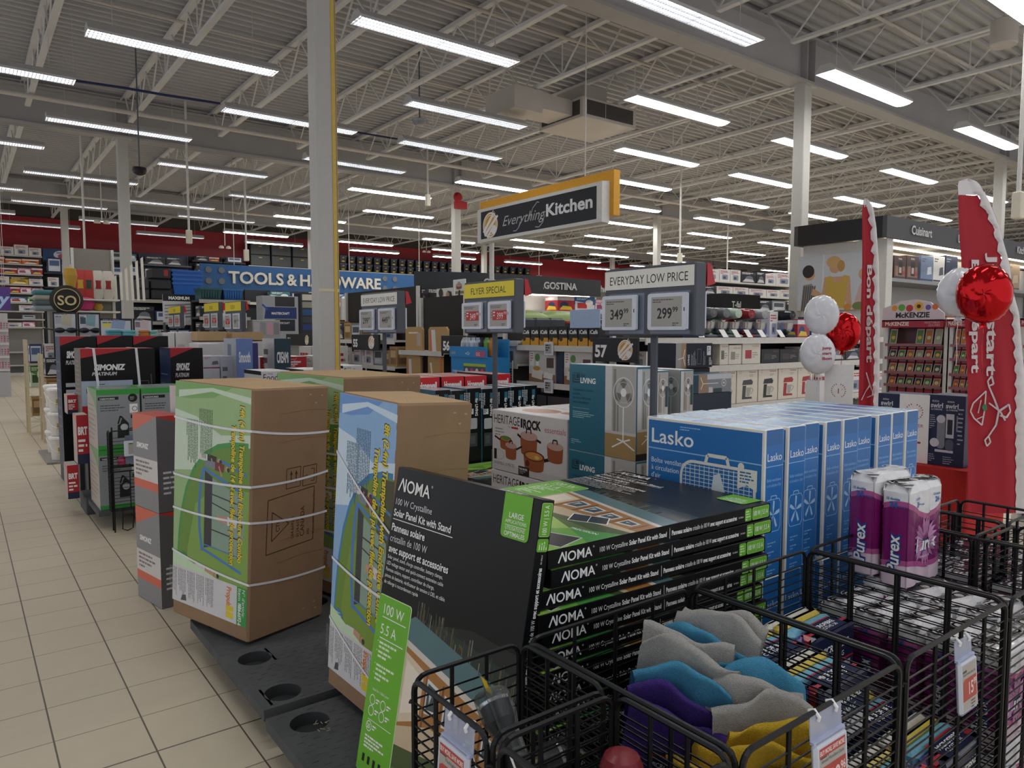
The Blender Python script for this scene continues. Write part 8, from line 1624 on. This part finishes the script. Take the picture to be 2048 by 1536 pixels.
for j, z in enumerate((1.9, 1.4)): fill('x', g0.x, g1.x, Yg, z+.005, .42, .6, ('navy', 'black', 'black', 'grey'), 'tool case', '%s shelf of the tool gondola' % ('upper', 'lower')[j], 'tool cases on the gondola', .4, .8, 280+j)
a, b = at(325, 588, y=19.6), at(390, 590, y=19.6); zb = at(340, 645, y=19.6).z; w, h = b.x-a.x, a.z-zb
m = MB(); m.box(0, 0, -zb, .05, .05, 0, GREYM); m.cbox(0, 0, 0, w, .04, h, p('#c9c9cb'), .004); f = Face(m, (0, 0, 0), (1, 0, 0), (0, 0, 1), w, h, .0003); f.rect(0, h*.76, w, h, p('#1a1b1d')); f.text(w*.5, h*.82, 'MAXIMUM', h*.11, WHT, 'c', bold=.05, max=w*.85)
for k in range(5): f.poly([(w*.05, h*(.62-k*.11)), (w*.95, h*(.70-k*.11)), (w*.95, h*(.64-k*.11)), (w*.05, h*(.58-k*.11))], p('#8d9094' if k % 2 else '#7a7d81'))
tag(m.obj('sign_board', loc=(a.x, 19.6, zb)), 'black and grey MAXIMUM tool sign board behind the small yellow price signs', 'sign')
# gondola right of it with teal and blue totes
g0, g1 = at(398, 600, y=18.5), at(500, 595, y=18.5); zt_ = at(440, 600, y=18.5).z
shelving('tool gondola with teal and blue totes under the blue sign', g0.x, g1.x, 18.5, 19.3, [.4, .9, 1.4, 2.0, zt_], zt_+.02, 'y', DK, p('#1d2128'), .05, p('#a9a69c'))
for i, (a, b, c, l) in enumerate(((402, 446, '#2c5a5e', 'teal'), (448, 488, '#2f6db0', 'blue'))):
    xa, xb = at(a, 590, y=18.6).x, at(b, 590, y=18.6).x; m = MB(); w = (xb-xa)/2; hh = at(420, 576, y=18.6).z-zt_
    m.rings([[(-w*q, -.3*q, z), (w*q, -.3*q, z), (w*q, .3*q, z), (-w*q, .3*q, z)] for z, q in ((0, .85), (hh*.85, .98), (hh*.85, 1.04), (hh, 1.04), (hh, .96))], mt('tote_'+l, c, r=.4), cap=True)
    for k in range(7): m.box(-w*.8+w*.24*k, -.3, .05, -w*.72+w*.24*k, -.27, hh*.8, mt('tote_'+l, c))
    tag(m.obj('storage_tote', loc=((xa+xb)/2, 18.95, zt_+.006)), 'large %s ribbed tote under the blue department sign' % l, 'tote')
for j, z in enumerate((2.0, 1.4, .9)): fill('x', g0.x, g1.x, 18.5, z+.005, .5, .6, ('black', 'grey', 'navy', 'white'), 'tool case', '%s shelf under the teal and blue totes' % ('upper', 'middle', 'lower')[j], 'tool cases under the totes', .35, .7, 290+j)
# blue tool chest card stand and neighbours
def upright(label, p0, p1, yt, yb, y, art, body, name='display_stand', cat='display stand', d=.4):
    x0, x1, z0, z1 = FB(p0, p1, yt, yb, y); m = MB(); w = x1-x0; m.cbox(-w/2, 0, 0, w/2, d, z1, p(body), .006); f = Face(m, (-w/2, 0, z0), (1, 0, 0), (0, 0, 1), w, z1-z0, .0002); art(f, w, z1-z0); return tag(m.obj(name, loc=((x0+x1)/2, y, 0)), label, cat)
upright('tall tool chest display with blue chest and lettering, left of the big column', 524, 596, 592, 662, 16.0, lambda f, w, h: (f.rect(w*.35, h*.7, w*.9, h*.98, p('#2b2d31')), f.poly([(w*.05, h*.35), (w*.95, h*.35), (w*.95, h*.68), (w*.1, h*.68)], p('#20346e')), f.text(w*.5, h*.47, 'MASTERCRAFT', h*.07, WHT, 'c', max=w*.5, bold=.02), f.rect(w*.35, h*.0, w*.9, h*.33, p('#1d2733')), f.text(w*.55, h*.2, 'MASTERCRAFT', h*.06, WHT, 'c', max=w*.4), f.line([(0, h*.75), (w*.15, h*.6)], .04, p('#2b4fa0'))), '#9a9ea5')
upright('dark shelving block right of the tool chest display', 600, 640, 586, 664, 17.0, lambda f, w, h: [f.rect(w*.1, h*(.05+k*.19), w*.9, h*(.2+k*.19), p(('#20346e', '#33383f', '#1f4a78', '#8d8a80', '#c2bfb6')[k])) for k in range(5)], '#23262b', 'shelf_block', 'shelf block')
upright('large plain white board standing right of the big column', 683, 717, 597, 640, 14.5, lambda f, w, h: f.rect(w*.03, h*.03, w*.97, h*.97, p('#d3d1cd')), '#c9c7c3', 'white_board', 'board', .08)
upright('dark rack of black goods and hooks right of the big column', 664, 717, 640, 668, 13.6, lambda f, w, h: [f.rect(w*(.06+k*.19), h*.1, w*(.2+k*.19), h*.8, p(('#55585c', '#3a3d40', '#c9a03a', '#8d9094', '#6a5a50')[k])) for k in range(5)], '#1e1f22', 'goods_rack', 'rack')
upright('dark display of bags and cases under the curved header, left end', 800, 862, 590, 655, 13.2, lambda f, w, h: (f.rect(w*.1, h*.75, w*.5, h*.98, p('#d9d7d3')), f.rect(w*.55, h*.5, w*.95, h*.8, p('#c9912a')), f.rect(w*.05, h*.3, w*.6, h*.7, p('#2b2d31')), f.rect(w*.6, h*.2, w*.95, h*.48, p('#b9b7b3')), f.line([(w*.1, h*.6), (w*.5, h*.5)], .05, p('#55585c')), f.rect(w*.05, h*.05, w*.9, h*.2, p('#3b3e42'))), '#222428', 'goods_rack', 'rack')
# display of wrapped white packs above the trays
upright('low white rack of bagged goods behind the cardboard trays', 505, 560, 640, 672, 12.0, lambda f, w, h: [f.rect(w*(.04+k*.24), h*.1, w*(.24+k*.24), h*.85, p(('#b9b7bd', '#9a98a0', '#c9a0ac', '#8d8b93')[k])) for k in range(4)], '#a9a7a3', 'goods_rack', 'rack')
